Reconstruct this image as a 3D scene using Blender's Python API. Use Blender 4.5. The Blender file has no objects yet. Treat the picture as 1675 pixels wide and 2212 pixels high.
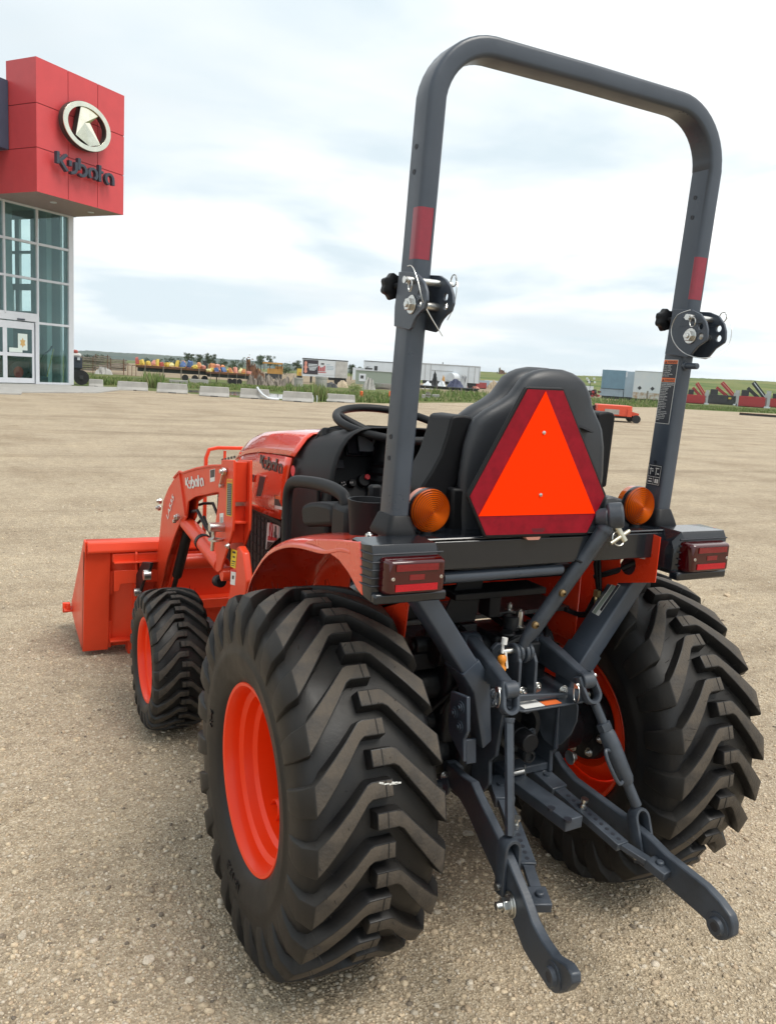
import bpy, bmesh, math, random
import numpy as np
from mathutils import Vector, Matrix, Euler
from mathutils.geometry import tessellate_polygon
R = math.radians
random.seed(7); rng = np.random.default_rng(11)
sc = bpy.context.scene
COL = sc.collection

# ------------------------------------------------------------------ camera
CAM = Vector((-1.4185, -2.0515, 1.6463)); YAW, PITCH, ROLL = R(27.542), R(9.444), R(3.596); FPX = 1766.44
PW, PH = 1675., 2212.
_fw = Vector((math.sin(YAW)*math.cos(PITCH), math.cos(YAW)*math.cos(PITCH), -math.sin(PITCH)))
_r = Vector((math.cos(YAW), -math.sin(YAW), 0)); _u = _r.cross(_fw)
_r, _u = _r*math.cos(ROLL)+_u*math.sin(ROLL), -_r*math.sin(ROLL)+_u*math.cos(ROLL)
cd = bpy.data.cameras.new('camera'); cam = bpy.data.objects.new('camera', cd); COL.objects.link(cam)
cd.sensor_fit = 'HORIZONTAL'; cd.sensor_width = 36.0; cd.lens = 36.0*FPX/PW
cd.clip_start = 0.05; cd.clip_end = 12000
m = Matrix((_r, _u, -_fw)).transposed().to_4x4(); m.translation = CAM
cam.matrix_world = m; sc.camera = cam

# ------------------------------------------------------------------ world, sun, exposure
SUN_AZ, SUN_EL = R(148), R(62)          # clockwise from +Y
w = bpy.data.worlds.new('World'); sc.world = w; w.use_nodes = True
nt = w.node_tree; nt.nodes.clear()
def nn(t, **k):
    n = nt.nodes.new(t)
    for a, b in k.items(): setattr(n, a, b)
    return n
def lk(a, b): nt.links.new(a, b)
def mth(op, a, b=None, clamp=False):
    n = nn('ShaderNodeMath', operation=op, use_clamp=clamp)
    for i, v in enumerate((a, b)):
        if v is None: continue
        if isinstance(v, (int, float)): n.inputs[i].default_value = v
        else: lk(v, n.inputs[i])
    return n.outputs[0]
tc = nn('ShaderNodeTexCoord'); sep = nn('ShaderNodeSeparateXYZ'); lk(tc.outputs['Generated'], sep.inputs[0])
den = mth('ADD', mth('MAXIMUM', sep.outputs[2], 0.0), 0.10)
cmb = nn('ShaderNodeCombineXYZ'); lk(mth('DIVIDE', sep.outputs[0], den), cmb.inputs[0]); lk(mth('DIVIDE', sep.outputs[1], den), cmb.inputs[1])
def cnoise(scale, detail, rough, off, dist=0.0):
    mp = nn('ShaderNodeMapping'); mp.inputs['Location'].default_value = off; mp.inputs['Scale'].default_value = (1, 1, 1)
    mp.inputs['Rotation'].default_value = (0, 0, R(27)); lk(cmb.outputs[0], mp.inputs[0])
    n = nn('ShaderNodeTexNoise'); n.inputs['Scale'].default_value = scale; n.inputs['Detail'].default_value = detail
    n.inputs['Roughness'].default_value = rough; n.inputs['Distortion'].default_value = dist; lk(mp.outputs[0], n.inputs['Vector']); return n.outputs[0]
def ramp(src, pts):
    n = nn('ShaderNodeValToRGB'); e = n.color_ramp.elements
    while len(e) < len(pts): e.new(0.5)
    for q, (p, c) in zip(e, pts): q.position = p; q.color = (*c, 1)
    lk(src, n.inputs[0]); return n.outputs[0]
def mix(f, a, b):
    n = nn('ShaderNodeMix', data_type='RGBA')
    if isinstance(f, (int, float)): n.inputs[0].default_value = f
    else: lk(f, n.inputs[0])
    for i, v in ((6, a), (7, b)):
        if isinstance(v, tuple): n.inputs[i].default_value = (*v, 1)
        else: lk(v, n.inputs[i])
    return n.outputs[2]
sky = nn('ShaderNodeTexSky', sky_type='NISHITA', sun_disc=False, sun_elevation=SUN_EL, sun_rotation=SUN_AZ, air_density=1.0, dust_density=1.5)
skyc = nn('ShaderNodeVectorMath', operation='SCALE'); lk(sky.outputs[0], skyc.inputs[0]); skyc.inputs['Scale'].default_value = 0.11
n1 = cnoise(0.55, 6, 0.48, (1.3, 4.2, 0), 0.5)
n2 = cnoise(1.7, 5, 0.5, (7.1, 2.9, 0), 0.4)
n3 = cnoise(0.32, 4, 0.45, (3.7, 9.4, 0))
body = mth('ADD', mth('MULTIPLY', n1, 0.80), mth('MULTIPLY', n2, 0.20))
shade = mix(ramp(n3, [(0.38, (0, 0, 0)), (0.60, (1, 1, 1))]), (0.47, 0.508, 0.530), (0.80, 0.795, 0.778))
cloud = mix(ramp(body, [(0.40, (0, 0, 0)), (0.55, (1, 1, 1))]), (0.43, 0.497, 0.535), shade)
thin = ramp(n2, [(0.18, (0, 0, 0)), (0.30, (1, 1, 1))])
allc = mix(thin, skyc.outputs[0], cloud)
# towards the horizon the cloud layer pales evenly
hz = ramp(sep.outputs[2], [(0.0, (1, 1, 1)), (0.05, (0.25, 0.25, 0.25)), (0.12, (0, 0, 0))])
allc = mix(hz, allc, (0.52, 0.575, 0.597))
bg = nn('ShaderNodeBackground'); bg.inputs['Strength'].default_value = 1.0; lk(allc, bg.inputs[0])
wo = nn('ShaderNodeOutputWorld'); lk(bg.outputs[0], wo.inputs[0])
sl = bpy.data.lights.new('sun', 'SUN'); sl.energy = 1.5; sl.angle = R(28); sl.color = (1.0, 0.95, 0.87)
sun = bpy.data.objects.new('sun', sl); COL.objects.link(sun)
sun.rotation_euler = Vector((-math.sin(SUN_AZ)*math.cos(SUN_EL), -math.cos(SUN_AZ)*math.cos(SUN_EL), -math.sin(SUN_EL))).to_track_quat('-Z', 'Y').to_euler()
sc.view_settings.view_transform = 'Standard'; sc.view_settings.look = 'None'
sc.view_settings.exposure = 0.86; sc.view_settings.gamma = 1.0; sc.view_settings.use_curve_mapping = False
sc.cycles.max_bounces = 5; sc.cycles.transparent_max_bounces = 10; sc.cycles.use_denoising = True
sc.cycles.sample_clamp_indirect = 4.0

# ------------------------------------------------------------------ measuring helpers (photo pixel -> point on a plane)
def at(px, py, ax, val):
    d = _fw + _r*((px-PW/2)/FPX) + _u*((PH/2-py)/FPX); i = 'xyz'.index(ax)
    return CAM + d*((val-CAM[i])/d[i])
def crop(x0, y0, s): return lambda x, y: ((x0+x/s)/1.05493, (y0+y/s)/1.05493)
def nat(x, y): return (x/1.05493, y/1.05493)
cA = crop(150, 780, 5.0758); cB = crop(470, 780, 5.0758); cC = crop(660, 780, 5.0758); cD = crop(960, 780, 6.2037)
cE = crop(1320, 830, 6.979); cF = crop(1540, 840, 7.379)
cb = crop(340, 980, 4.408); c7 = crop(120, 960, 2.8879); c8 = crop(640, 880, 3.807); c5 = crop(930, 820, 3.418)
c2 = crop(900, 1180, 2.7917); c3 = crop(960, 1600, 2.2635); c4 = crop(930, 1480, 3.418); ce = crop(900, 1240, 3.221); c6 = crop(1280, 1080, 3.988)
cW = crop(440, 1200, 2.087); cK = crop(130, 1180, 4.295); cR = crop(1450, 560, 5.028); cL = crop(850, 580, 6.7)
def P(c, pts, ax, val):                 # list of crop points -> 2-D outline in the plane
    k = [i for i in range(3) if i != 'xyz'.index(ax)]
    o = []
    for p in pts:
        q = at(*c(*p), ax, val); o.append((q[k[0]], q[k[1]]))
    return o

# ------------------------------------------------------------------ materials
MATS = {}
def mat(name, col, rough=0.5, metal=0.0, var=0.0, vscale=8.0, bump=0.0, bscale=60.0, coat=0.0, spec=0.5, rvar=0.0, island=None, col2=None, detail=6.0, trans=0.0):
    if name in MATS: return MATS[name]
    M = bpy.data.materials.new(name); M.use_nodes = True; t = M.node_tree; b = t.nodes['Principled BSDF']
    b.inputs['Base Color'].default_value = (*col, 1); b.inputs['Roughness'].default_value = rough; b.inputs['Metallic'].default_value = metal
    b.inputs['Coat Weight'].default_value = coat; b.inputs['Coat Roughness'].default_value = 0.03; b.inputs['Specular IOR Level'].default_value = spec
    if trans: b.inputs['Transmission Weight'].default_value = trans
    N = lambda k: t.nodes.new(k)
    tcn = N('ShaderNodeTexCoord')
    src = None
    if island:
        g = N('ShaderNodeNewGeometry'); rp = N('ShaderNodeValToRGB'); e = rp.color_ramp.elements
        while len(e) < len(island): e.new(0.5)
        for i, (q, c) in enumerate(zip(e, island)): q.position = i/(len(island)-1); q.color = (*c, 1)
        t.links.new(g.outputs['Random Per Island'], rp.inputs[0]); src = rp.outputs[0]
    if var or rvar or col2:
        n = N('ShaderNodeTexNoise'); n.inputs['Scale'].default_value = vscale; n.inputs['Detail'].default_value = detail; n.inputs['Roughness'].default_value = 0.6
        t.links.new(tcn.outputs['Object'], n.inputs['Vector'])
        if col2:
            rp = N('ShaderNodeValToRGB'); rp.color_ramp.elements[0].position = 0.38; rp.color_ramp.elements[1].position = 0.62
            rp.color_ramp.elements[0].color = (*col, 1); rp.color_ramp.elements[1].color = (*col2, 1)
            t.links.new(n.outputs[0], rp.inputs[0]); src = rp.outputs[0]
        if var:
            mr = N('ShaderNodeMapRange'); mr.inputs['To Min'].default_value = 1-var; mr.inputs['To Max'].default_value = 1+var
            mr.inputs['From Min'].default_value = 0.3; mr.inputs['From Max'].default_value = 0.7
            t.links.new(n.outputs[0], mr.inputs[0])
            vm = N('ShaderNodeVectorMath'); vm.operation = 'SCALE'
            if src: t.links.new(src, vm.inputs[0])
            else: vm.inputs[0].default_value = col
            t.links.new(mr.outputs[0], vm.inputs['Scale']); src = vm.outputs[0]
        if rvar:
            mr = N('ShaderNodeMapRange'); mr.inputs['To Min'].default_value = max(0.03, rough-rvar); mr.inputs['To Max'].default_value = min(1, rough+rvar)
            mr.inputs['From Min'].default_value = 0.3; mr.inputs['From Max'].default_value = 0.7
            t.links.new(n.outputs[0], mr.inputs[0]); t.links.new(mr.outputs[0], b.inputs['Roughness'])
    if src: t.links.new(src, b.inputs['Base Color'])
    if bump:
        n = N('ShaderNodeTexNoise'); n.inputs['Scale'].default_value = bscale; n.inputs['Detail'].default_value = 5
        t.links.new(tcn.outputs['Object'], n.inputs['Vector'])
        bp = N('ShaderNodeBump'); bp.inputs['Strength'].default_value = bump; bp.inputs['Distance'].default_value = 0.01
        t.links.new(n.outputs[0], bp.inputs['Height']); t.links.new(bp.outputs[0], b.inputs['Normal'])
    MATS[name] = M; return M

# ------------------------------------------------------------------ mesh builder
def basis(d):
    d = Vector(d).normalized(); a = Vector((0, 0, 1)) if abs(d.z) < 0.9 else Vector((1, 0, 0))
    x = d.cross(a).normalized(); return x, d.cross(x).normalized(), d
class MB:
    def __init__(s): s.v = []; s.f = []; s.m = []
    def add(s, v, f, mi=0):
        o = len(s.v); s.v += [tuple(p) for p in v]; s.f += [tuple(i+o for i in q) for q in f]; s.m += [mi]*len(f); return s
    def box(s, c, d, rot=None, mi=0):
        x, y, z = (k/2 for k in d)
        v = [Vector(p) for p in ((-x,-y,-z),(x,-y,-z),(x,y,-z),(-x,y,-z),(-x,-y,z),(x,-y,z),(x,y,z),(-x,y,z))]
        if rot is not None:
            M = Euler(rot).to_matrix() if not isinstance(rot, Matrix) else rot
            v = [M@p for p in v]
        c = Vector(c)
        return s.add([p+c for p in v], [(3,2,1,0),(4,5,6,7),(0,1,5,4),(1,2,6,5),(2,3,7,6),(3,0,4,7)], mi)
    def bb(s, x0, x1, y0, y1, z0, z1, mi=0):
        return s.box(((x0+x1)/2,(y0+y1)/2,(z0+z1)/2), (abs(x1-x0),abs(y1-y0),abs(z1-z0)), None, mi)
    def bar(s, p0, p1, w, h, up=(0,0,1), mi=0):        # box beam between points
        p0, p1 = Vector(p0), Vector(p1); d = (p1-p0); L = d.length; d.normalize()
        x = d.cross(Vector(up)).normalized(); z = x.cross(d).normalized()
        return s.box((p0+p1)/2, (w, L, h), Matrix((x, d, z)).transposed(), mi)
    def cyl(s, p0, p1, r0, r1=None, n=16, caps=True, mi=0):
        r1 = r0 if r1 is None else r1; p0, p1 = Vector(p0), Vector(p1); x, y, d = basis(p1-p0); v = []
        for p, r in ((p0, r0), (p1, r1)):
            for i in range(n):
                a = 2*math.pi*i/n; v.append(p+x*(r*math.cos(a))+y*(r*math.sin(a)))
        f = [(i, n+i, n+(i+1)%n, (i+1)%n) for i in range(n)]
        if caps: f += [tuple(range(n)), tuple(range(2*n-1, n-1, -1))]
        return s.add(v, f, mi)
    def tube(s, pts, r, n=8, closed=False, ry=None, up=None, mi=0, sq=False):
        pts = [Vector(p) for p in pts]; k = len(pts); ry = ry or r; v = []; f = []
        rr = r if isinstance(r, (list, tuple)) else [r]*k; rz = ry if isinstance(ry, (list, tuple)) else [ry]*k
        px = None
        for i, p in enumerate(pts):
            a = pts[(i-1) % k] if (closed or i) else p; b = pts[(i+1) % k] if (closed or i < k-1) else p
            d = (b-a).normalized()
            if px is None:
                if up is not None: px = (Vector(up)-d*Vector(up).dot(d)).normalized()
                else: px = basis(d)[0]
            else:
                px = (px-d*px.dot(d)).normalized()
            py = d.cross(px)
            for j in range(n):
                t = 2*math.pi*(j+(0.5 if n == 4 else 0))/n; c_, s_ = math.cos(t), math.sin(t)
                if n == 4: c_, s_ = c_*1.4142, s_*1.4142
                elif sq:
                    c_ = math.copysign(abs(c_)**0.45, c_); s_ = math.copysign(abs(s_)**0.45, s_)
                v.append(p+px*(rr[i]*c_)+py*(rz[i]*s_))
        for i in range(k if closed else k-1):
            for j in range(n):
                a0 = i*n+j; a1 = i*n+(j+1) % n; b0 = ((i+1) % k)*n+j; b1 = ((i+1) % k)*n+(j+1) % n
                f.append((a0, a1, b1, b0))
        if not closed: f += [tuple(range(n-1, -1, -1)), tuple(range((k-1)*n, k*n))]
        return s.add(v, f, mi)
    def prism(s, poly, ax, a, b, holes=(), mi=0):
        def p3(q, h):
            return Vector((h, q[0], q[1])) if ax == 'x' else Vector((q[0], h, q[1])) if ax == 'y' else Vector((q[0], q[1], h))
        loops = [list(poly)]+[list(h) for h in holes]; v = []; f = []
        flat = [q for l in loops for q in l]; n = len(flat)
        tri = tessellate_polygon([[Vector((q[0], q[1], 0)) for q in l] for l in loops])
        v = [p3(q, a) for q in flat]+[p3(q, b) for q in flat]
        if not holes: f = [tuple(range(n)), tuple(range(2*n-1, n-1, -1))]
        else: f = [tuple(t) for t in tri]+[tuple(i+n for i in reversed(t)) for t in tri]
        o = 0
        for l in loops:
            k = len(l)
            for i in range(k): f.append((o+i, o+n+i, o+n+(i+1) % k, o+(i+1) % k))
            o += k
        return s.add(v, f, mi)
    def lathe(s, prof, c, ax='x', n=48, closed=False, mi=0):     # prof: (h along axis, radius)
        c = Vector(c); v = []; f = []; k = len(prof)
        for i in range(n):
            a = 2*math.pi*i/n; ca, sa = math.cos(a), math.sin(a)
            for h, r in prof:
                q = (h, r*ca, r*sa) if ax == 'x' else (r*ca, h, r*sa) if ax == 'y' else (r*ca, r*sa, h)
                v.append(c+Vector(q))
        for i in range(n):
            for j in range(k if closed else k-1):
                a0 = i*k+j; a1 = i*k+(j+1) % k; b0 = ((i+1) % n)*k+j; b1 = ((i+1) % n)*k+(j+1) % k
                f.append((a0, b0, b1, a1))
        return s.add(v, f, mi)
    def loft(s, loops, closed=True, caps=True, mi=0):
        k = len(loops[0]); v = [p for l in loops for p in l]; f = []
        for i in range(len(loops)-1):
            for j in range(k if closed else k-1):
                f.append((i*k+j, i*k+(j+1) % k, (i+1)*k+(j+1) % k, (i+1)*k+j))
        if caps and closed: f += [tuple(range(k-1, -1, -1)), tuple(range((len(loops)-1)*k, len(loops)*k))]
        return s.add(v, f, mi)
    def grid(s, rows, mi=0): return s.loft(rows, closed=False, caps=False, mi=mi)
    def mesh(s, name, mats, smooth=35):
        me = bpy.data.meshes.new(name); me.from_pydata(s.v, [], s.f)
        for q in (mats if isinstance(mats, (list, tuple)) else [mats]): me.materials.append(q)
        if any(s.m): me.polygons.foreach_set('material_index', s.m)
        bm = bmesh.new(); bm.from_mesh(me); bmesh.ops.recalc_face_normals(bm, faces=bm.faces[:]); bm.to_mesh(me); bm.free()
        if smooth:
            me.polygons.foreach_set('use_smooth', [True]*len(me.polygons)); me.set_sharp_from_angle(angle=R(smooth))
        return me
    def build(s, name, mats, parent=None, bevel=0.0, smooth=35, seg=2, solid=0.0, sub=0):
        o = bpy.data.objects.new(name, s.mesh(name, mats, smooth)); COL.objects.link(o)
        if parent is not None: o.parent = parent
        if solid:
            q = o.modifiers.new('solid', 'SOLIDIFY'); q.thickness = solid; q.offset = 0
        if bevel:
            q = o.modifiers.new('bevel', 'BEVEL'); q.width = bevel; q.segments = seg; q.limit_method = 'ANGLE'; q.angle_limit = R(30)
            q.harden_normals = False
            if smooth: o.data.set_sharp_from_angle(angle=R(180)) if False else None
        if sub:
            q = o.modifiers.new('sub', 'SUBSURF'); q.levels = sub; q.render_levels = sub
        return o
def empty(name, loc=(0, 0, 0), rz=0.0):
    o = bpy.data.objects.new(name, None); COL.objects.link(o); o.location = loc; o.rotation_euler = (0, 0, rz); o.empty_display_size = 0.1; return o
def tag(o, label=None, cat=None, group=None, kind=None):
    for k, v in (('label', label), ('category', cat), ('group', group), ('kind', kind)):
        if v: o[k] = v
    return o
def inst(src, name, parent=None, loc=(0, 0, 0), rot=(0, 0, 0)):
    o = bpy.data.objects.new(name, src.data if hasattr(src, 'data') else src); COL.objects.link(o)
    o.location = loc; o.rotation_euler = rot
    if parent is not None: o.parent = parent
    return o
def circle2(cx, cy, r, n=16, rev=False):
    q = [(cx+r*math.cos(2*math.pi*i/n), cy+r*math.sin(2*math.pi*i/n)) for i in range(n)]
    return q[::-1] if rev else q
_fontcache = {}
def text_mesh(txt, align='LEFT', bold=0.0):
    k = (txt, align, bold)
    if k in _fontcache: return _fontcache[k]
    c = bpy.data.curves.new('t', 'FONT'); c.body = txt; c.size = 1; c.align_x = align; c.offset = bold; c.resolution_u = 2
    o = bpy.data.objects.new('t', c); COL.objects.link(o); dg = bpy.context.evaluated_depsgraph_get(); dg.update()
    me = bpy.data.meshes.new_from_object(o.evaluated_get(dg))
    v = [tuple(q.co) for q in me.vertices]; f = [tuple(q.vertices) for q in me.polygons]
    bpy.data.objects.remove(o); bpy.data.curves.remove(c); bpy.data.meshes.remove(me)
    _fontcache[k] = (v, f); return v, f
def put_text(mb, txt, O, U, V, align='LEFT', bold=0.0, fit=None, mi=0):   # U, V: vectors of one em
    v, f = text_mesh(txt, align, bold); O, U, V = Vector(O), Vector(U), Vector(V)
    if fit and v:
        wd = max(p[0] for p in v)-min(p[0] for p in v); U = U.normalized()*(fit/max(wd, 1e-6)) if fit < wd*U.length else U
    mb.add([O+U*p[0]+V*p[1] for p in v], f, mi)
# strokes of the wordmark, unit height 1
def arc(cx, cy, rx, ry, a0, a1, n=9): return [(cx+rx*math.cos(R(a0+(a1-a0)*i/(n-1))), cy+ry*math.sin(R(a0+(a1-a0)*i/(n-1)))) for i in range(n)]
WORD = [
 ('k', 0.0, [[(0, .30), (0, 1)], [(.47, .96), (.13, .52), (.50, .0)]]),
 ('u', 0.66, [[(0, .36), (0, .70)], [(.32, .70), (.32, .22), (.26, .09), (.15, .01), (.02, .0)]]),
 ('b', 1.15, [[(0, 1), (0, .30)], arc(.17, .32, .22, .32, 125, -135, 12)]),
 ('o', 1.72, [arc(.22, .32, .22, .32, 238, -62, 13)]),
 ('t', 2.34, [[(0, 1), (0, .0)], [(.0, .60), (.20, .60)]]),
 ('a', 2.70, [arc(.22, .32, .22, .32, 262, 0, 12)+[(.445, .0)]]),
]
def stroke_poly(pts, w):
    pts = [Vector(p) for p in pts]; L = []; Rr = []
    for i, p in enumerate(pts):
        a = pts[max(0, i-1)]; b = pts[min(len(pts)-1, i+1)]; d = (b-a).normalized(); n = Vector((-d.y, d.x))
        if 0 < i < len(pts)-1:
            d1 = (p-a).normalized(); k = max(0.5, n.dot(Vector((-d1.y, d1.x)))); n = n/k
        L.append(p+n*w/2); Rr.append(p-n*w/2)
    return L+Rr[::-1]
def word_into(mb_for, O, U, V, N, w=0.14, depth=0.01):
    O, U, V, N = Vector(O), Vector(U), Vector(V), Vector(N)
    for nm, off, strokes in WORD:
        mb = mb_for(nm)
        for si, st in enumerate(strokes):
            q = stroke_poly(st, w); k = len(q); h = k//2
            dd = depth*(1+0.02*si)
            v = [O+U*(p.x+off)+V*p.y+N*dd for p in q]+[O+U*(p.x+off)+V*p.y for p in q]
            f = []
            for i in range(h-1): f.append((i, i+1, k-2-i, k-1-i)); f.append((k+i, k+k-1-i, k+k-2-i, k+i+1))
            for i in range(k): f.append((i, k+i, k+(i+1) % k, (i+1) % k))
            mb.add(v, f)
# ------------------------------------------------------------------ ground
def gravel_mat():
    M = bpy.data.materials.new('gravel'); M.use_nodes = True; t = M.node_tree; b = t.nodes['Principled BSDF']
    N = lambda k: t.nodes.new(k); L = t.links.new
    tcn = N('ShaderNodeTexCoord')
    def noise(s, d, r=0.6, vec=None):
        n = N('ShaderNodeTexNoise'); n.inputs['Scale'].default_value = s; n.inputs['Detail'].default_value = d; n.inputs['Roughness'].default_value = r
        L(vec or tcn.outputs['Object'], n.inputs['Vector']); return n.outputs[0]
    def rmp(src, pts):
        n = N('ShaderNodeValToRGB'); e = n.color_ramp.elements
        while len(e) < len(pts): e.new(.5)
        for q, (p, c) in zip(e, pts): q.position = p; q.color = (*c, 1)
        L(src, n.inputs[0]); return n.outputs[0]
    def mx(f, a, bb, mode='MIX'):
        n = N('ShaderNodeMix'); n.data_type = 'RGBA'; n.blend_type = mode
        if isinstance(f, float): n.inputs[0].default_value = f
        else: L(f, n.inputs[0])
        for i, v in ((6, a), (7, bb)):
            if isinstance(v, tuple): n.inputs[i].default_value = (*v, 1)
            else: L(v, n.inputs[i])
        return n.outputs[2]
    vo = N('ShaderNodeTexVoronoi'); vo.inputs['Scale'].default_value = 150; L(tcn.outputs['Object'], vo.inputs['Vector'])
    vo2 = N('ShaderNodeTexVoronoi'); vo2.inputs['Scale'].default_value = 60; L(tcn.outputs['Object'], vo2.inputs['Vector'])
    sepc = N('ShaderNodeSeparateColor'); L(vo.outputs['Color'], sepc.inputs[0])
    grain = rmp(sepc.outputs[0], [(0, (.275, .220, .156)), (.35, (.365, .297, .214)), (.8, (.43, .359, .265)), (1, (.56, .485, .38))])
    fine = rmp(noise(240, 3), [(.35, (.82, .82, .82)), (.65, (1.14, 1.14, 1.14))])
    c = mx(1.0, grain, fine, 'MULTIPLY')
    patch = rmp(noise(.55, 7), [(.34, (.82, .79, .76)), (.5, (1.0, 1, 1)), (.66, (1.10, 1.09, 1.07))])
    c = mx(1.0, c, patch, 'MULTIPLY')
    mid = rmp(noise(4.5, 5), [(.3, (.92, .91, .90)), (.6, (1.07, 1.07, 1.06))])
    c = mx(1.0, c, mid, 'MULTIPLY')
    # long tyre tracks across the yard
    mp = N('ShaderNodeMapping'); mp.inputs['Rotation'].default_value = (0, 0, R(20)); mp.inputs['Scale'].default_value = (.05, .8, 1); L(tcn.outputs['Object'], mp.inputs[0])
    tr = rmp(noise(1.0, 9, .68, mp.outputs[0]), [(.34, (.66, .625, .59)), (.45, (.94, .93, .92)), (.7, (1.05, 1.045, 1.03))])
    c = mx(.85, c, mx(1.0, c, tr, 'MULTIPLY'))
    sp = rmp(noise(16, 9, .72), [(.34, (.78, .77, .76)), (.5, (1, 1, 1)), (.66, (1.13, 1.13, 1.12))]); c = mx(1.0, c, sp, 'MULTIPLY')
    # small damp stains
    st = rmp(noise(1.7, 3), [(.66, (1, 1, 1)), (.74, (.72, .68, .62))])
    c = mx(1.0, c, st, 'MULTIPLY')
    L(c, b.inputs['Base Color']); b.inputs['Roughness'].default_value = .92; b.inputs['Specular IOR Level'].default_value = .25
    h = N('ShaderNodeMath'); h.operation = 'ADD'; L(vo.outputs['Distance'], h.inputs[0])
    h2 = N('ShaderNodeMath'); h2.operation = 'MULTIPLY_ADD'; L(noise(60, 6, .7), h2.inputs[0]); h2.inputs[1].default_value = 1.3; L(vo2.outputs['Distance'], h2.inputs[2]); L(h2.outputs[0], h.inputs[1])
    bp = N('ShaderNodeBump'); bp.inputs['Strength'].default_value = .62; bp.inputs['Distance'].default_value = .009; L(h.outputs[0], bp.inputs['Height'])
    h3 = N('ShaderNodeBump'); h3.inputs['Strength'].default_value = .35; h3.inputs['Distance'].default_value = .12; L(noise(2.2, 4), h3.inputs['Height']); L(h3.outputs[0], bp.inputs['Normal'])
    L(bp.outputs[0], b.inputs['Normal']); return M
M_gravel = gravel_mat()
M_grass = mat('grass_ground', (.075, .115, .035), .95, col2=(.15, .15, .06), vscale=.25, bump=.5, bscale=6, spec=.1)
M_field = mat('field', (.085, .125, .045), .95, col2=(.17, .175, .075), vscale=.018, spec=.05)
M_dirt = mat('dirt', (.30, .24, .165), .95, col2=(.20, .16, .11), vscale=.2, bump=.4, bscale=5, spec=.1)
lotpx = [(60, 879), (150, 879), (272, 888), (333, 890), (424, 896), (470, 901), (612, 910), (710, 916), (800, 917), (894, 920), (960, 918), (1094, 918), (1349, 926), (1506, 929), (1570, 933), (1660, 938), (1767, 943), (1950, 955)]
edge = [at(*nat(*p), 'z', 0) for p in lotpx]
lot = [(p.x, p.y) for p in edge]
# a little irregular along the edge
fine = []
for i in range(len(lot)-1):
    a, b_ = Vector(lot[i]), Vector(lot[i+1])
    for k in range(8): fine.append(tuple(a.lerp(b_, k/8)+Vector((random.uniform(-.25, .25), random.uniform(-.25, .25)))))
fine.append(lot[-1]); rlast = Vector(lot[-1])
poly = fine+[(rlast.x+40, rlast.y-60), (60, -40), (-70, -40), (-70, 60), (lot[0][0]-30, lot[0][1]+12)]
mb = MB(); mb.v = [(x, y, 0) for x, y in poly]; mb.f = [tuple(t) for t in tessellate_polygon([[Vector((x, y, 0)) for x, y in poly]])]; mb.m = [0]*len(mb.f)
o = mb.build('gravel_lot', M_gravel, smooth=0); tag(o, 'pale brown gravel yard the tractor is parked on', kind='structure')
for pl_ in o.data.polygons:
    pass
mb = MB(); n = 96; RR = [0, 60, 200, 600, 2000, 6500]
mb.v = [(CAM.x, CAM.y, -.03)]+[(CAM.x+r_*math.cos(2*math.pi*i/n), CAM.y+r_*math.sin(2*math.pi*i/n), -.03) for r_ in RR[1:] for i in range(n)]
mb.f = [(0, 1+i, 1+(i+1) % n) for i in range(n)]
for k in range(len(RR)-2): mb.f += [(1+k*n+i, 1+(k+1)*n+i, 1+(k+1)*n+(i+1) % n, 1+k*n+(i+1) % n) for i in range(n)]
mb.m = [0]*len(mb.f)
tag(mb.build('ground', M_field, smooth=0), 'green and tan prairie running to the horizon', kind='structure')
def sheet(name, pxs, z, m, label):
    p = [at(*nat(*q), 'z', z) for q in pxs]
    mb = MB(); mb.v = [tuple(q) for q in p]; mb.f = [tuple(t) for t in tessellate_polygon([p])]; mb.m = [0]*len(mb.f)
    return tag(mb.build(name, m, smooth=0), label, kind='structure')
sheet('grass_verge', [(60, 850), (170, 850), (330, 858), (480, 864), (620, 872), (800, 880), (960, 897), (1100, 899), (1350, 910), (1500, 916), (1600, 920), (1767, 927), (1950, 940), (1950, 960), (1767, 950), (1570, 940), (1349, 933), (1094, 925), (894, 928), (710, 924), (470, 909), (272, 896), (60, 888)], -.016, M_grass, 'green grass verge beyond the gravel yard')
sheet('dirt_yard', [(170, 846), (240, 829), (330, 827), (480, 840), (620, 848), (800, 858), (960, 873), (1100, 882), (1350, 897), (1560, 913), (1767, 921), (1767, 927), (1600, 920), (1350, 910), (1100, 899), (960, 897), (800, 880), (620, 872), (480, 864), (330, 858)], -.010, M_dirt, 'bare tan dirt of the storage yard behind the verge')
M_water = mat('pond_water', (.10, .12, .12), .06, spec=.6)
sheet('pond', [(424, 893), (500, 897.5), (560, 903), (645, 909), (648, 899), (600, 895), (500, 891), (430, 888.5)], -.006, M_water, 'small pond behind the concrete barriers')
# ------------------------------------------------------------------ hills along the horizon
def hill(name, top, dist, thick, m, label, jag=0.6):
    mb = MB(); rows = [[], [], []]
    for i in range(len(top)-1):
        for k in range(10):
            x = top[i][0]+(top[i+1][0]-top[i][0])*k/10; y = top[i][1]+(top[i+1][1]-top[i][1])*k/10+random.uniform(-jag, jag)
            px, py = nat(x, y); d = _fw+_r*((px-PW/2)/FPX)+_u*((PH/2-py)/FPX); h = math.hypot(d.x, d.y); q = CAM+d*(dist/h)
            e = Vector((d.x/h, d.y/h, 0))
            rows[0].append(Vector((q.x, q.y, 0))-e*thick+Vector((0, 0, -.05))); rows[1].append(Vector((q.x, q.y, q.z)))
            rows[2].append(Vector((q.x, q.y, -.05))+e*thick)
    mb.grid(rows); return tag(mb.build(name, m, smooth=60), label, kind='structure')
M_hill1 = mat('hill_far', (.045, .07, .058), 1, col2=(.10, .115, .08), vscale=.004, spec=0)
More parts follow.
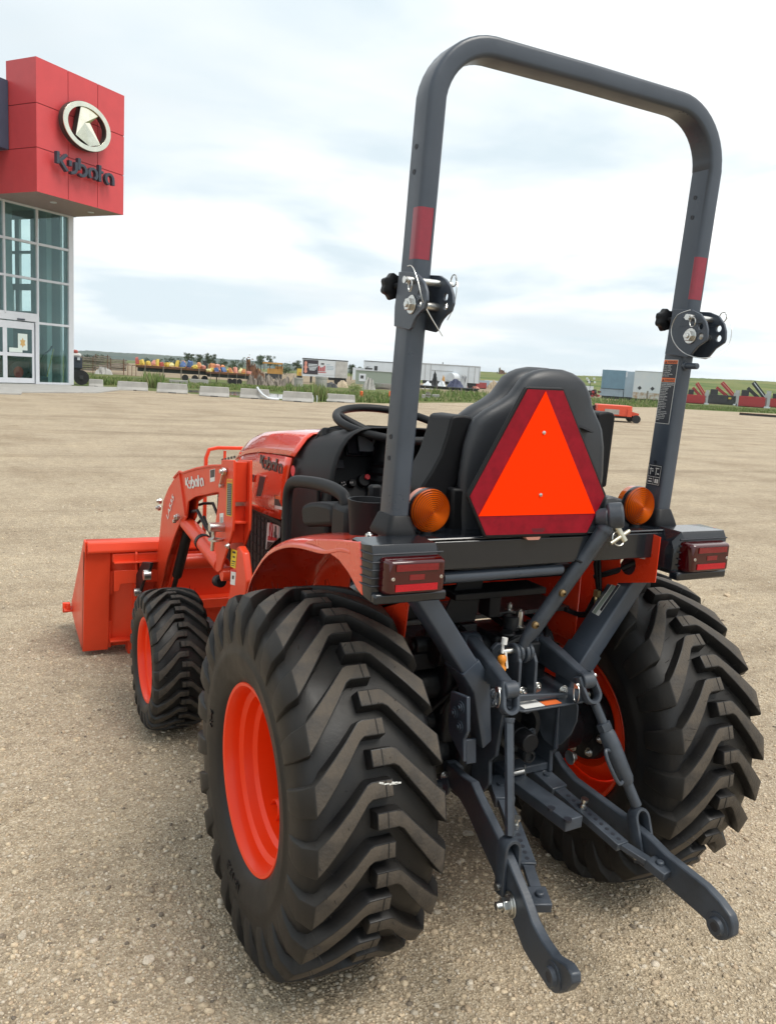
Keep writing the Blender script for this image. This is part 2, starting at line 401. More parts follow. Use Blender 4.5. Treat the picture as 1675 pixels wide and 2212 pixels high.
M_hill2 = mat('hill_near', (.085, .13, .045), 1, col2=(.20, .20, .085), vscale=.02, spec=0, detail=9)
hill('hill', [(-150, 795), (168, 799), (199, 798.5), (268, 803), (327, 806), (406, 811.5), (475, 815.5), (560, 821), (640, 827), (700, 831), (800, 838), (900, 844), (1000, 849)], 3200, 700, M_hill1, 'distant bluish hills on the left horizon', .5)
hill('hill', [(760, 851), (900, 846), (1000, 846), (1089, 846), (1165, 850), (1250, 853), (1320, 855.5), (1370, 857), (1450, 859), (1590, 861.5), (1640, 863.5), (1700, 866), (1767, 870), (1900, 878), (2100, 889)], 900, 420, M_hill2, 'low green grassy hill on the right horizon', .45)
# ------------------------------------------------------------------ loose stones on the yard (uncountable)
ico = [(0, 0, 1), (.894, 0, .447), (.276, .851, .447), (-.724, .526, .447), (-.724, -.526, .447), (.276, -.851, .447), (.724, .526, -.447), (-.276, .851, -.447), (-.894, 0, -.447), (-.276, -.851, -.447), (.724, -.526, -.447)]
icf = [(0,1,2),(0,2,3),(0,3,4),(0,4,5),(0,5,1),(1,6,2),(2,6,7),(2,7,3),(3,7,8),(3,8,4),(4,8,9),(4,9,5),(5,9,10),(5,10,1),(1,10,6)]
def stones(name, n, r0, r1, smin, smax, power, m, label):
    u = rng.random(n); k = .42; rr = (r0**k+u*(r1**k-r0**k))**(1/k)
    th = YAW+R(-42)+rng.random(n)*R(84); x = CAM.x+rr*np.sin(th); y = CAM.y+rr*np.cos(th)
    s = smin*(1-rng.random(n)*(1-(smin/smax)**power))**(-1/power)
    V = np.array(ico)[None]*(1+.28*(rng.random((n, 11, 1))-.5)); sx = s*(.8+.6*rng.random(n)); sy = s*(.7+.4*rng.random(n)); sz = s*(.35+.4*rng.random(n))
    V = V*np.stack([sx, sy, sz], -1)[:, None]; a = rng.random(n)*6.283; ca, sa = np.cos(a)[:, None], np.sin(a)[:, None]
    X = V[..., 0]*ca-V[..., 1]*sa+x[:, None]; Y = V[..., 0]*sa+V[..., 1]*ca+y[:, None]; Z = V[..., 2]+(sz*.25)[:, None]
    co = np.stack([X, Y, Z], -1).reshape(-1, 3); F = (np.array(icf)[None]+(np.arange(n)*11)[:, None, None]).reshape(-1, 3)
    me = bpy.data.meshes.new(name); me.vertices.add(len(co)); me.vertices.foreach_set('co', co.astype(np.float32).ravel())
    me.loops.add(F.size); me.loops.foreach_set('vertex_index', F.astype(np.int32).ravel())
    me.polygons.add(len(F)); me.polygons.foreach_set('loop_start', np.arange(0, F.size, 3, dtype=np.int32)); me.polygons.foreach_set('loop_total', np.full(len(F), 3, np.int32))
    me.update(); me.validate(); me.materials.append(m); o = bpy.data.objects.new(name, me); COL.objects.link(o); return tag(o, label, 'gravel', kind='stuff')
M_stone = mat('stone', (.3, .25, .18), .85, var=.25, vscale=120, bump=.4, bscale=300, spec=.3, island=[(.15, .125, .10), (.43, .34, .235), (.54, .435, .30), (.60, .49, .345), (.46, .35, .24), (.58, .49, .37), (.46, .40, .315), (.62, .54, .43)])
stones('loose_gravel', 105000, .9, 10, .0027, .013, 2.4, M_stone, 'fine loose gravel scattered over the yard surface')
stones('scattered_stones', 160, 1.6, 24, .008, .017, 3.4, M_stone, 'larger loose stones lying here and there on the gravel')
for lb_, (nx, ny), s_ in (('flat angular brown rock lying on the gravel left of the rear tyre', (338, 2192), .017), ('small dark blue grey stone left of the front tyre', (152, 1785), .011), ('pale flat stone lying in the shade behind the hitch drawbar', (1066, 1902), .019), ('light brown flat stone at the bottom left edge', (50, 2136), .013), ('long pale stone on the gravel right of the tractor', (1655, 1358), .03)):
    q = at(*nat(nx, ny), 'z', 0); mb = MB(); v = [Vector(p)*random.uniform(.8, 1.2) for p in ico]; mb.add([(p.x*s_*1.5, p.y*s_, p.z*s_*.55) for p in v]+[(0, 0, -s_*.5)], icf+[(6, 10, 11), (7, 6, 11), (8, 7, 11), (9, 8, 11), (10, 9, 11)])
    o = mb.build('rock', M_stone, smooth=0, bevel=.002); o.location = (q.x, q.y, s_*.2); o.rotation_euler = (0, 0, random.random()*3); tag(o, lb_, 'rock', 'single rocks on the gravel')
# ------------------------------------------------------------------ grass along the verge (uncountable)
def blades(name, regions, m, label, wid=.05):
    vs = []; fs = []
    for (pa, pb, depth, n, h0, h1) in regions:
        for i in range(n):
            t = random.random(); px = pa[0]+(pb[0]-pa[0])*t; py = pa[1]+(pb[1]-pa[1])*t
            p = at(*nat(px, py), 'z', 0); e = Vector((p.x-CAM.x, p.y-CAM.y, 0)); D = e.length; e.normalize(); p = p+e*(depth*random.random()**1.3)+Vector((0, 0, -.02))
            a = random.random()*6.283; s = Vector((math.cos(a), math.sin(a), 0))*(wid*random.uniform(.5, 1.4)); hh = random.uniform(h0, h1)*random.uniform(.5, 1)
            ln = Vector((random.uniform(-.3, .3), random.uniform(-.3, .3), 1))*hh
            o_ = len(vs); vs += [p-s, p+s, p+ln*.6+s*.6, p+ln*.6-s*.6, p+ln]; fs += [(o_, o_+1, o_+2, o_+3), (o_+3, o_+2, o_+4)]
    mb = MB(); mb.v = [tuple(q) for q in vs]; mb.f = fs; mb.m = [0]*len(fs)
    me = bpy.data.meshes.new(name); me.from_pydata(mb.v, [], fs); me.materials.append(m); o = bpy.data.objects.new(name, me); COL.objects.link(o)
    return tag(o, label, 'grass', kind='stuff')
M_blade = mat('grass_blade', (.08, .15, .03), .7, island=[(.085, .145, .035), (.13, .205, .055), (.17, .235, .075), (.15, .195, .07), (.25, .26, .11), (.30, .28, .15)], spec=.2)
blades('tall_grass', [((185, 874), (300, 879), 14, 3000, .15, .5), ((330, 882), (372, 886), 7, 900, .4, 1.2), ((300, 880), (430, 884), 14, 2600, .12, .4), ((430, 884), (650, 893), 16, 3600, .08, .28), ((650, 893), (720, 899), 12, 700, .3, .8), ((708, 913), (745, 915), 7, 700, .4, 1.2), ((785, 915), (905, 919), 10, 2400, .12, .5), ((720, 903), (905, 910), 14, 2000, .15, .45)], M_blade, 'tall reedy grass growing behind the concrete barriers', .045)
blades('verge_grass', [((950, 914), (1110, 915), 30, 4200, .10, .32), ((950, 908), (1110, 906), 30, 900, .3, .9), ((1110, 916), (1350, 925), 30, 1500, .15, .4), ((1345, 924), (1520, 928), 30, 4200, .10, .42), ((1560, 931), (1790, 943), 36, 5200, .10, .36), ((1345, 916), (1520, 921), 20, 500, .4, 1.0)], M_blade, 'green grass strip along the far side of the yard', .07)
# ------------------------------------------------------------------ showroom building
M_red = mat('sign_red', (.58, .068, .075), .36, var=.05, vscale=1.5, spec=.4)
M_joint = mat('panel_joint', (.20, .012, .02), .8)
M_alu = mat('white_aluminium', (.60, .62, .66), .4, var=.04, vscale=3)
M_navy = mat('navy_cladding', (.045, .06, .10), .5, var=.08, vscale=2)
M_siding = mat('grey_siding', (.36, .38, .42), .5, metal=.2, var=.05, vscale=2)
M_head = mat('grey_header', (.27, .28, .31), .5, var=.06, vscale=2)
M_soffit = mat('soffit', (.30, .22, .21), .6, var=.05)
M_inner = mat('interior_wall', (.42, .47, .48), .9, var=.05, vscale=1)
M_dark = mat('dark_interior', (.06, .075, .09), .8)
M_chrome = mat('emblem_metal', (.82, .80, .66), .22, metal=1.0, var=.1, vscale=2)
M_emback = mat('emblem_edge', (.05, .055, .05), .4, metal=.3)
M_letter = mat('sign_letter', (.035, .045, .065), .4)
M_conc = mat('concrete', (.36, .35, .33), .9, var=.14, vscale=2.5, bump=.25, bscale=30, spec=.2)
def glass_mat():
    M = bpy.data.materials.new('window_glass'); M.use_nodes = True; t = M.node_tree; t.nodes.clear()
    o = t.nodes.new('ShaderNodeOutputMaterial'); mixn = t.nodes.new('ShaderNodeMixShader'); tr = t.nodes.new('ShaderNodeBsdfTransparent'); gl = t.nodes.new('ShaderNodeBsdfGlossy'); fr = t.nodes.new('ShaderNodeLayerWeight'); pw = t.nodes.new('ShaderNodeMath'); ma = t.nodes.new('ShaderNodeMath')
    tr.inputs[0].default_value = (.74, .86, .85, 1); gl.inputs['Roughness'].default_value = .02; gl.inputs['Color'].default_value = (.9, 1, 1, 1); fr.inputs[0].default_value = .5; pw.operation = 'POWER'; pw.inputs[1].default_value = 3.0; ma.operation = 'MULTIPLY_ADD'; ma.inputs[1].default_value = .55; ma.inputs[2].default_value = .05; t.links.new(fr.outputs['Facing'], pw.inputs[0]); t.links.new(pw.outputs[0], ma.inputs[0])
    t.links.new(ma.outputs[0], mixn.inputs[0]); t.links.new(tr.outputs[0], mixn.inputs[1]); t.links.new(gl.outputs[0], mixn.inputs[2]); t.links.new(mixn.outputs[0], o.inputs[0]); return M
M_glass = glass_mat()
BT = R(53.8296); bcorner = Vector((3.905, 47.11, 0))
bld = empty('showroom_building', bcorner, math.pi/2-BT)
tag(bld, 'dealership showroom with tall glass front and a projecting red sign box', 'building')
def bpart(name, m, *boxes, par=bld, bevel=0):
    mb = MB()
    for b in boxes: mb.bb(*b)
    return mb.build(name, m, par, bevel=bevel, smooth=0)
# shell: header over the glass, siding, parapet, roof, floor, interior walls
bpart('header_beam', M_head, (-12, 0.16, -.10, .30, 9.06, 9.50))
hd = bpart('siding_wall', M_siding, (-12, -.02, -.02, .25, 9.50, 14.0))
for i in range(26):
    bpart('siding_rib', M_siding, (-12+i*.42, -11.9+i*.42+.12, -.065, -.02, 9.51, 13.9), par=hd)
bpart('parapet', M_navy, (-13, -5.34, -1.72, -1.40, 11.02, 14.05), (-13, -5.34, -1.40, .0, 13.7, 14.05), (-13, -5.34, -1.40, .0, 11.02, 11.12))
bpart('roof', M_head, (-12, 0, .25, 12, 13.2, 13.4))
bpart('ceiling', M_inner, (-12, -.05, .30, 12, 9.45, 9.50))
bpart('showroom_floor', M_conc, (-12, -.02, .02, 12, .012, .05))
bpart('back_wall', M_inner, (-12, 0, 12, 12.2, 0, 13.2))
bpart('side_wall', M_inner, (-12.2, -12, -.02, 12.2, 0, 13.2))
ew = bpart('end_wall', M_inner, (-.16, 0, .16, .52, .05, 13.2), (-.16, 0, .76, 2.42, .05, 13.2), (-.16, 0, 2.70, 3.08, .05, 9.4), (-.16, 0, 4.0, 4.35, .05, 9.4), (-.16, 0, 5.3, 12, .05, 13.2), (-.16, 0, 2.42, 5.3, 9.02, 13.2), (-.155, -.005, 2.70, 5.3, 5.15, 5.50), (-.155, -.005, 2.70, 5.3, 0.05, 3.45), (-.15, -.01, 2.70, 5.3, 7.15, 7.3), (-.15, -.01, 4.6, 4.7, 3.45, 5.15), (-.15, -.01, 2.42, 5.3, 3.7, 4.0))
bpart('pillar', M_inner, (-.95, -.62, .9, 1.25, .05, 9.4))
bpart('pillar', M_inner, (-2.15, -1.75, 2.6, 3.0, .05, 9.4))
# glass front
XS = [-.30, -2.36, -4.35, -6.40, -8.40, -10.4]
bpart('corner_post', M_alu, (-.33, -.005, -.09, .14, .06, 9.06))
for x in XS[1:]: bpart('mullion', M_alu, (x-.055, x+.055, -.085, .12, 3.62 if x < -2.4 else .06, 9.06))
ROW = [9.06, 7.26, 5.46, 3.60]
for i in range(len(XS)-1):
    x0, x1 = XS[i+1]+.055, XS[i]-(.055 if i else .03)
    rows = list(ROW)
    if i == 0: rows = [9.06, 7.26, 5.46, 3.24, .06]
    for j, z in enumerate(rows):
        if j in (0, len(rows)-1): bpart('transom', M_alu, (x0, x1, -.075, .11, z-.09 if j == 0 else z, z-.005 if j == 0 else z+.10))
        else: bpart('transom', M_alu, (x0, x1, -.075, .11, z-.06, z+.06))
    for j in range(len(rows)-1):
        bpart('window_pane', M_glass, (x0+.005, x1-.005, .01, .025, rows[j+1]+.07, rows[j]-.07))
bpart('door_header', M_alu, (-8.4, -2.42, -.10, .13, 3.28, 3.60)); bpart('door_jamb', M_alu, (-2.56, -2.42, -.12, .13, .06, 3.27)); 
for x0 in (-4.42, -6.24):
    x1 = x0+1.78; y0, y1 = (-.10, -.04) if x0 > -5 else (-.17, -.11)
    d = bpart('sliding_door', M_alu, (x0, x0+.13, y0, y1, .10, 3.22), (x1-.13, x1, y0, y1, .10, 3.22), (x0+.13, x1-.13, y0, y1, 2.86, 3.22), (x0+.13, x1-.13, y0, y1, 1.46, 1.64), (x0+.13, x1-.13, y0, y1, .10, .36))
    bpart('door_pane', M_glass, (x0+.13, x1-.13, y0+.02, y0+.03, 1.64, 2.86), par=d); bpart('door_pane', M_glass, (x0+.13, x1-.13, y0+.02, y0+.03, .36, 1.46), par=d)
    if x0 > -5:
        bpart('door_sensor', M_letter, (x0+.75, x0+1.18, -.15, -.10, 3.30, 3.38), par=d)
        M_paper = mat('paper', (.62, .70, .66), .8); M_star = mat('poster_orange', (.55, .36, .14), .7)
        bpart('poster', M_paper, (x0+.78, x0+1.36, y0+.005, y0+.012, 1.78, 2.62), par=d)
        mb = MB(); mb.prism([(x0+1.07+(.19 if k % 2 else .11)*math.cos(k*math.pi/6), 2.16+(.26 if k % 2 else .16)*math.sin(k*math.pi/6)) for k in range(12)], 'y', y0-.001, y0+.005); mb.build('poster_star', M_star, d, smooth=0)
        bpart('notice_strip', M_paper, (x0+.25, x0+1.05, y0+.004, y0+.012, 1.66, 1.88), par=d)
# things in the showroom seen through the glass
vac = empty('floor_cleaner', bcorner); vac.rotation_euler.z = bld.rotation_euler.z
tag(vac, 'dark floor cleaner with a black hose behind the corner window', 'vacuum')
def loc(x, y, z): return Vector((x, y, z))
mb = MB(); mb.box((-1.75, .62, .27), (.85, .5, .34)); mb.box((-2.0, .62, .5), (.3, .4, .14)); mb.build('body', M_dark, vac, bevel=.05)
mb = MB(); mb.tube([(-1.75, .6, .5), (-1.72, .6, 1.1), (-1.5, .55, 1.6), (-1.1, .5, 1.9), (-.98, .5, 2.1)], .045, 8); mb.build('hose', M_dark, vac)
brm = empty('broom', bcorner); brm.rotation_euler.z = bld.rotation_euler.z; tag(brm, 'pale wooden broom leaning behind the corner window', 'broom')
mb = MB(); mb.cyl((-1.45, .45, .15), (-.95, .4, 1.95), .025, n=8); mb.build('handle', mat('broom_wood', (.45, .38, .17), .7), brm)
mb = MB(); mb.box((-1.46, .45, .10), (.4, .12, .12)); mb.build('head', M_dark, brm)
dt = empty('display_machine', bcorner); dt.rotation_euler.z = bld.rotation_euler.z; tag(dt, 'dark machine with a red wheel parked inside behind the sliding door', 'machine')
mb = MB(); mb.box((-3.0, 1.6, .95), (2.3, 1.0, .7)); mb.box((-2.6, 1.6, 1.5), (.9, .8, .5)); mb.build('body', M_dark, dt, bevel=.08)
mb = MB(); mb.cyl((-2.75, 1.0, .62), (-2.75, 1.35, .62), .56, n=28); mb.build('tyre', M_dark, dt); mb = MB(); mb.cyl((-2.75, .97, .62), (-2.75, 1.0, .62), .3, n=24); mb.build('rim', mat('dull_red', (.4, .06, .05), .6), dt)
# ------------------------------------------------------------------ red sign box
SD, Z0, Z1, SL, SR = -3.53, 9.075, 14.916, -5.30, .14
sb = MB(); sb.bb(SL+.03, SR-.03, SD+.03, -1.56, Z0+.03, Z1-.03); sb.bb(SL+.03, SR-.03, -1.56, -.11, Z0+.03, 11.0); sbox = sb.build('sign_box', M_joint, bld, smooth=0)
bpart('sign_soffit', M_soffit, (SL+.01, SR-.01, SD+.01, -.105, Z0+.005, Z0+.029), par=sbox)
for (lx, ly) in ((-.8, -2.2), (-3.2, -2.2)):
    mb = MB(); mb.cyl((lx, ly, Z0-.03), (lx, ly, Z0+.01), .16, n=20); mb.build('soffit_lamp', M_alu, sbox)
xv = [SL, -3.47, -1.63, SR]; zv = [Z0, 11.03, 12.96, Z1]; g = .018
for i in range(3):
    for j in range(3):
        mb = MB(); mb.bb(xv[i]+g*(i > 0), xv[i+1]-g*(i < 2), SD, SD+.028, zv[j]+g*(j > 0), zv[j+1]-g*(j < 2)); mb.build('sign_panel', M_red, sbox, smooth=0)
for j in range(3):
    mb = MB(); mb.bb(SL, SL+.028, SD+.0295, -1.55 if j else -.12, zv[j]+g*(j > 0), zv[j+1]-g*(j < 2)); mb.build('sign_panel', M_red, sbox, smooth=0)
    mb = MB(); mb.bb(SR-.028, SR, SD+.0295, -1.55 if j else -.12, zv[j]+g*(j > 0), zv[j+1]-g*(j < 2)); mb.build('sign_panel', M_red, sbox, smooth=0)
# emblem: oval ring with a faceted K
EX, EZ, EA, EB = -2.70, 12.60, 1.50, 1.10
ring = lambda a, b, n=56: [(EX+a*math.cos(2*math.pi*i/n), EZ+b*math.sin(2*math.pi*i/n)) for i in range(n)]
mb = MB(); mb.prism(ring(EA, EB), 'y', SD-.42, SD-.16, [ring(EA-.32, EB-.25)]); eb = mb.build('emblem_ring', M_emback, sbox, bevel=.02)
mb = MB(); mb.prism(ring(EA-.02, EB-.02), 'y', SD-.47, SD-.425, [ring(EA-.30, EB-.24)]); mb.build('emblem_face', M_chrome, eb, bevel=.06, seg=3)
K = [(x_-.33, z_-.04) for x_, z_ in [(-3.04, 12.10), (-2.72, 13.54), (-2.40, 13.56), (-1.56, 13.38), (-2.18, 12.86), (-1.50, 12.02), (-2.2, 11.80)]]
mb = MB(); n_ = len(K); cx, cz = -2.92, 12.72
mb.v = [(x, SD-.40, z) for x, z in K]+[(x, SD-.10, z) for x, z in K]+[(cx, SD-.50, cz)]
mb.f = [(i, (i+1) % n_, 2*n_) for i in range(n_)]+[(i, n_+i, n_+(i+1) % n_, (i+1) % n_) for i in range(n_)]; mb.m = [0]*n_+[1]*n_
mb.build('emblem_letter', [M_chrome, M_emback], eb, smooth=0)
# raised word under the emblem, one object per letter
LM = {}
word_into(lambda k: LM.setdefault(k, MB()), (-4.42, SD-.22, 10.27), Vector((1.10, 0, 0)), Vector((0, 0, .78)), Vector((0, -1, 0)), w=.155, depth=.20)
for k, q in LM.items(): q.build('sign_letter', M_letter, sbox, smooth=0, bevel=.015)
# concrete apron and walk by the doors
kk = crop(0, 450, 4.706)
p = [at(*kk(*q), 'z', .06) for q in [(-500, 2090), (0, 2093), (225, 2100), (240, 2080), (1040, 2086), (1290, 2056), (1560, 2062), (1565, 2052), (1280, 2032), (775, 2018)]]+[bld.matrix_world@Vector((0, 0, 0))]
bpy.context.view_layer.update()
p = p[:-1]+[bld.matrix_world@Vector((-.02, .2, 0)), bld.matrix_world@Vector((-12, .2, 0))]
mb = MB(); mb.prism([(q.x, q.y) for q in p], 'z', -.05, .055); tag(mb.build('pavement', M_conc, smooth=0, bevel=.01), 'concrete apron in front of the showroom doors', kind='structure')
# ------------------------------------------------------------------ yard and junk beyond the gravel
class Far:
    def __init__(s, name, label, cat, c, x0, x1, yt, yb, group=None, turn=0.0, back=0.0):
        px, py = c((x0+x1)/2, yb); p = at(px, py, 'z', 0); e = Vector((p.x-CAM.x, p.y-CAM.y, 0)); p = p+e.normalized()*back; D = e.length+back
        a = c(x0, yb); b = c(x1, yb); k = D/_depth(e)   # metres per pixel at that range
        s.W = abs(b[0]-a[0])*k; s.H = abs(c(x0, yb)[1]-c(x0, yt)[1])*k; s.k = k
        s.o = empty(name, (p.x, p.y, 0), math.atan2(e.y, e.x)-math.pi/2+R(turn)); tag(s.o, label, cat, group)
    def box(s, name, m, x0, x1, z0, z1, y0=0, y1=2.4, par=None, bevel=0.0, rot=None):    # x, z as fractions of the size; y in metres
        mb = MB(); W, H = s.W, s.H
        mb.box(((x0+x1-1)/2*W, (y0+y1)/2, (z0+z1)/2*H), ((x1-x0)*W, y1-y0, (z1-z0)*H), rot); return mb.build(name, m, par or s.o, bevel=bevel, smooth=0)
    def wheel(s, x, r, y=0.2, name='wheel', w=.3):
        mb = MB(); mb.cyl(((x-.5)*s.W, y, r), ((x-.5)*s.W, y+w, r), r, n=18); return mb.build(name, M_tyrefar, s.o)
def _depth(e):
    d = _fw.copy(); f2 = Vector((d.x, d.y, 0)).normalized(); return FPX*1.0*e.normalized().dot(f2)*1.0
M_tyrefar = mat('far_tyre', (.025, .025, .027), .8)
M_wht = mat('trailer_white', (.62, .66, .70), .5, var=.08, vscale=.6)
M_dk = mat('far_dark', (.045, .047, .05), .7, var=.3, vscale=1)
M_rust = mat('rust', (.17, .075, .035), .85, col2=(.10, .055, .035), vscale=3)
M_yel = mat('yellow_paint', (.58, .42, .07), .55, var=.1); M_org = mat('orange_plastic', (.58, .24, .10), .55, var=.1); M_rdp = mat('red_plastic', (.42, .09, .07), .55, var=.1)
M_blu = mat('blue_plastic', (.09, .16, .34), .5); M_pnk = mat('faded_pink', (.62, .27, .21), .6, var=.1); M_pale = mat('pale_yellow', (.68, .62, .30), .6)
M_wood = mat('weathered_wood', (.22, .19, .16), .9, var=.25, vscale=3); M_tan = mat('tan_cloth', (.42, .34, .24), .9, var=.15, vscale=2)
M_oche = mat('ochre_paint', (.45, .24, .06), .6, var=.2, vscale=1); M_crane = mat('crane_red', (.40, .04, .045), .35, var=.08); M_steel = mat('galvanised', (.45, .46, .47), .45, metal=.5, var=.1)
M_blue2 = mat('faded_blue', (.16, .27, .35), .6, var=.1, vscale=.8); M_blue3 = mat('pale_blue', (.34, .43, .50), .6, var=.08, vscale=.8); M_shed = mat('sage_siding', (.27, .32, .27), .7, var=.05)
M_orangeb = mat('bollard_orange', (.75, .14, .03), .5)
# concrete barriers along the edge
def barrier(c, x0, x1, yt, yb, label):
    F = Far('concrete_barrier', label, 'barrier', c, x0, x1, yt, yb, 'concrete barriers along the yard edge'); W, H = F.W/2, F.H
    prof = [(-.30, 0), (-.30, .12*H), (-.16, .38*H), (-.11, H), (.11, H), (.16, .38*H), (.30, .12*H), (.30, 0)]
    mb = MB(); mb.loft([[(x*(1 if abs(z) < 0.5*H else .955), y, z) for y, z in prof] for x in (-W, W)]); mb.build('block', M_conc, F.o, bevel=.03)
    mb = MB(); mb.box((0, -.19, .05*H), (W*.5, .25, .05)); mb.build('lifting_slot', M_dk, F.o)
barrier(cA, 280, 418, 438, 512, 'short weathered concrete barrier beside the showroom corner')
barrier(cA, 618, 925, 466, 556, 'first long concrete barrier right of the showroom')
barrier(cA, 1070, 1390, 483, 588, 'second long concrete barrier right of the showroom')
barrier(cB, -70, 252, 520, 628, 'third long concrete barrier, left of the pond gap')
barrier(cB, 395, 720, 543, 652, 'concrete barrier with a white hose lying over it')
barrier(cB, 882, 1225, 575, 688, 'concrete barrier left of two white stakes')
barrier(cC, 425, 750, 602, 693, 'concrete barrier left of the orange bollards')
for (c, x0, x1, yt, yb, lb) in ((cA, 1205, 1400, 442, 492, 'left pale concrete block in the grass behind the barriers'), (cA, 1435, 1640, 432, 478, 'right pale concrete block in the grass behind the barriers'), (cD, 0, 46, 738, 815, 'upright pale concrete block on the verge beside the roll bar post'), (cD, 120, 250, 737, 792, 'low pale concrete block on the verge right of the stacked slabs')):
    F = Far('concrete_block', lb, 'concrete block', c, x0, x1, yt, yb, 'pale concrete blocks'); F.box('block', M_conc, 0, 1, 0, 1, 0, .6, bevel=.02); F.box('foot', M_conc, .04, .96, -.02, .12, -.05, .65)
F = Far('slab_stack', 'small stack of grey slabs between two concrete blocks', 'slab stack', cD, 50, 118, 700, 800)
for i in range(5): F.box('slab', M_conc if i % 2 else M_wood, .02*(i % 2), 1-.03*(i % 3), i*.2, i*.2+.15, 0, .9)
for x0, x1, lb in ((808, 842, 'left orange bollard post in the grass'), (1140, 1168, 'right orange bollard post in the grass next to the roll bar')):
    F = Far('bollard', lb, 'bollard', cC, x0, x1, 565, 655, 'orange bollards'); mb = MB(); mb.lathe([(0, F.W*.5), (F.H*.92, F.W*.5), (F.H, F.W*.32), (F.H, .001)], (0, 0, 0), 'z', 16); mb.build('sleeve', M_orangeb, F.o); mb = MB(); mb.lathe([(-.05, F.W*.6), (.06, F.W*.6), (.06, .001)], (0, 0, 0), 'z', 16); mb.build('footing', M_conc, F.o)
for x0, lb in ((258, 'left white stake beside the last barriers'), (303, 'right white stake beside the last barriers')):
    F = Far('stake', lb, 'stake', cC, x0, x0+18, 615, 690, 'white stakes'); mb = MB(); mb.tube([(0, 0, -.05), (F.W*.1, 0, F.H*.5), (-F.W*.2, 0, F.H)], [F.W*.3, F.W*.4, F.W*.3], 6); mb.build('stake_body', M_wht, F.o)
F = Far('hose', 'white hose draped over a concrete barrier', 'hose', cB, 590, 830, 540, 660); W, H = F.W, F.H
mb = MB(); mb.tube([(-W*.5, -.1, H*1.05), (-W*.42, -.3, H*.8), (-W*.25, -.42, H*.45), (0, -.5, H*.15), (W*.25, -.5, .05), (W*.5, -.4, .05)], .06, 8); mb.build('hose_body', M_wht, F.o)
# utility tractor half hidden by the showroom corner
F = Far('parked_tractor', 'small red and white machine with a black tyre behind the showroom corner', 'tractor', cA, 30, 245, 150, 497, back=1.0)
F.wheel(.66, F.H*.21, 0, w=.45); F.box('hub', M_dk, .58, .74, .16, .27, -.03, 0); F.box('fender', M_letter, .2, .7, .46, .78, .1, 1.2, bevel=.05); F.box('chassis', M_dk, .0, .62, .22, .48, .2, 1.1); F.box('hood', mat('hood_white', (.7, .68, .66), .3), .05, .66, .78, .90, .2, 1.1, bevel=.12); F.box('hood_stripe', M_rdp, .1, .52, .885, .99, .25, 1.05, bevel=.1); F.box('lamp', M_wht, .48, .6, .70, .78, -.02, .1)
# timber stacks and steel racks
for i, (x0, x1, yt, yb) in enumerate(((180, 330, 195, 335), (335, 500, 180, 325), (505, 690, 215, 325))):
    F = Far('timber_stack', ('grey weathered timber stack nearest the showroom', 'grey timber stack with dark ends in the middle', 'low grey timber stack right of the other two')[i], 'timber stack', cA, x0, x1, yt, yb+40, 'weathered timber stacks', back=1)
    n = 7
    for j in range(n): F.box('timber', M_wood, random.uniform(-.02, .04), random.uniform(.95, 1.03), .22+j*.78/n, .22+(j+.72)*.78/n, random.uniform(0, .2), 2)
    F.box('upright', M_rust, .12, .16, 0, 1.05, -.1, 0); F.box('upright', M_rust, .80, .84, 0, 1.05, -.1, 0)
F = Far('steel_rack', 'rusty steel rack of bent frames in the grass', 'rack', cA, 680, 840, 255, 385)
for x in (0, .25, .5, .75): F.box('frame_post', M_rust, x, x+.04, 0, .85+.15*(x < .4), 0, .1); F.box('frame_top', M_rust, x+.04, x+.21, .80, .85, 0, .1)
F = Far('tarp_heap', 'pale crumpled tarp heap below the timber stack', 'tarp heap', cA, 350, 525, 300, 365); W, H = F.W, F.H
def heap(F, m, n=26, name='heap', rough=.3, base=1.0, zf=None):
    W, H = F.W, F.H; rows = []
    zf = zf or (lambda t: math.sin(math.pi*t)**.6)
    for j in range(7):
        v = j/6; row = []
        for i in range(n):
            t = i/(n-1); z = H*zf(t)*math.sin(math.pi*v)**.7*(1+random.uniform(-rough, rough)); row.append(((t-.5)*W, base*(v-.5)*max(1.5, W*.4)+random.uniform(-.05, .05)*W, z if 0 < j < 6 else -.05))
        rows.append(row)
    mb = MB(); mb.grid(rows); return mb.build(name, m, F.o, smooth=0)
heap(F, M_conc)
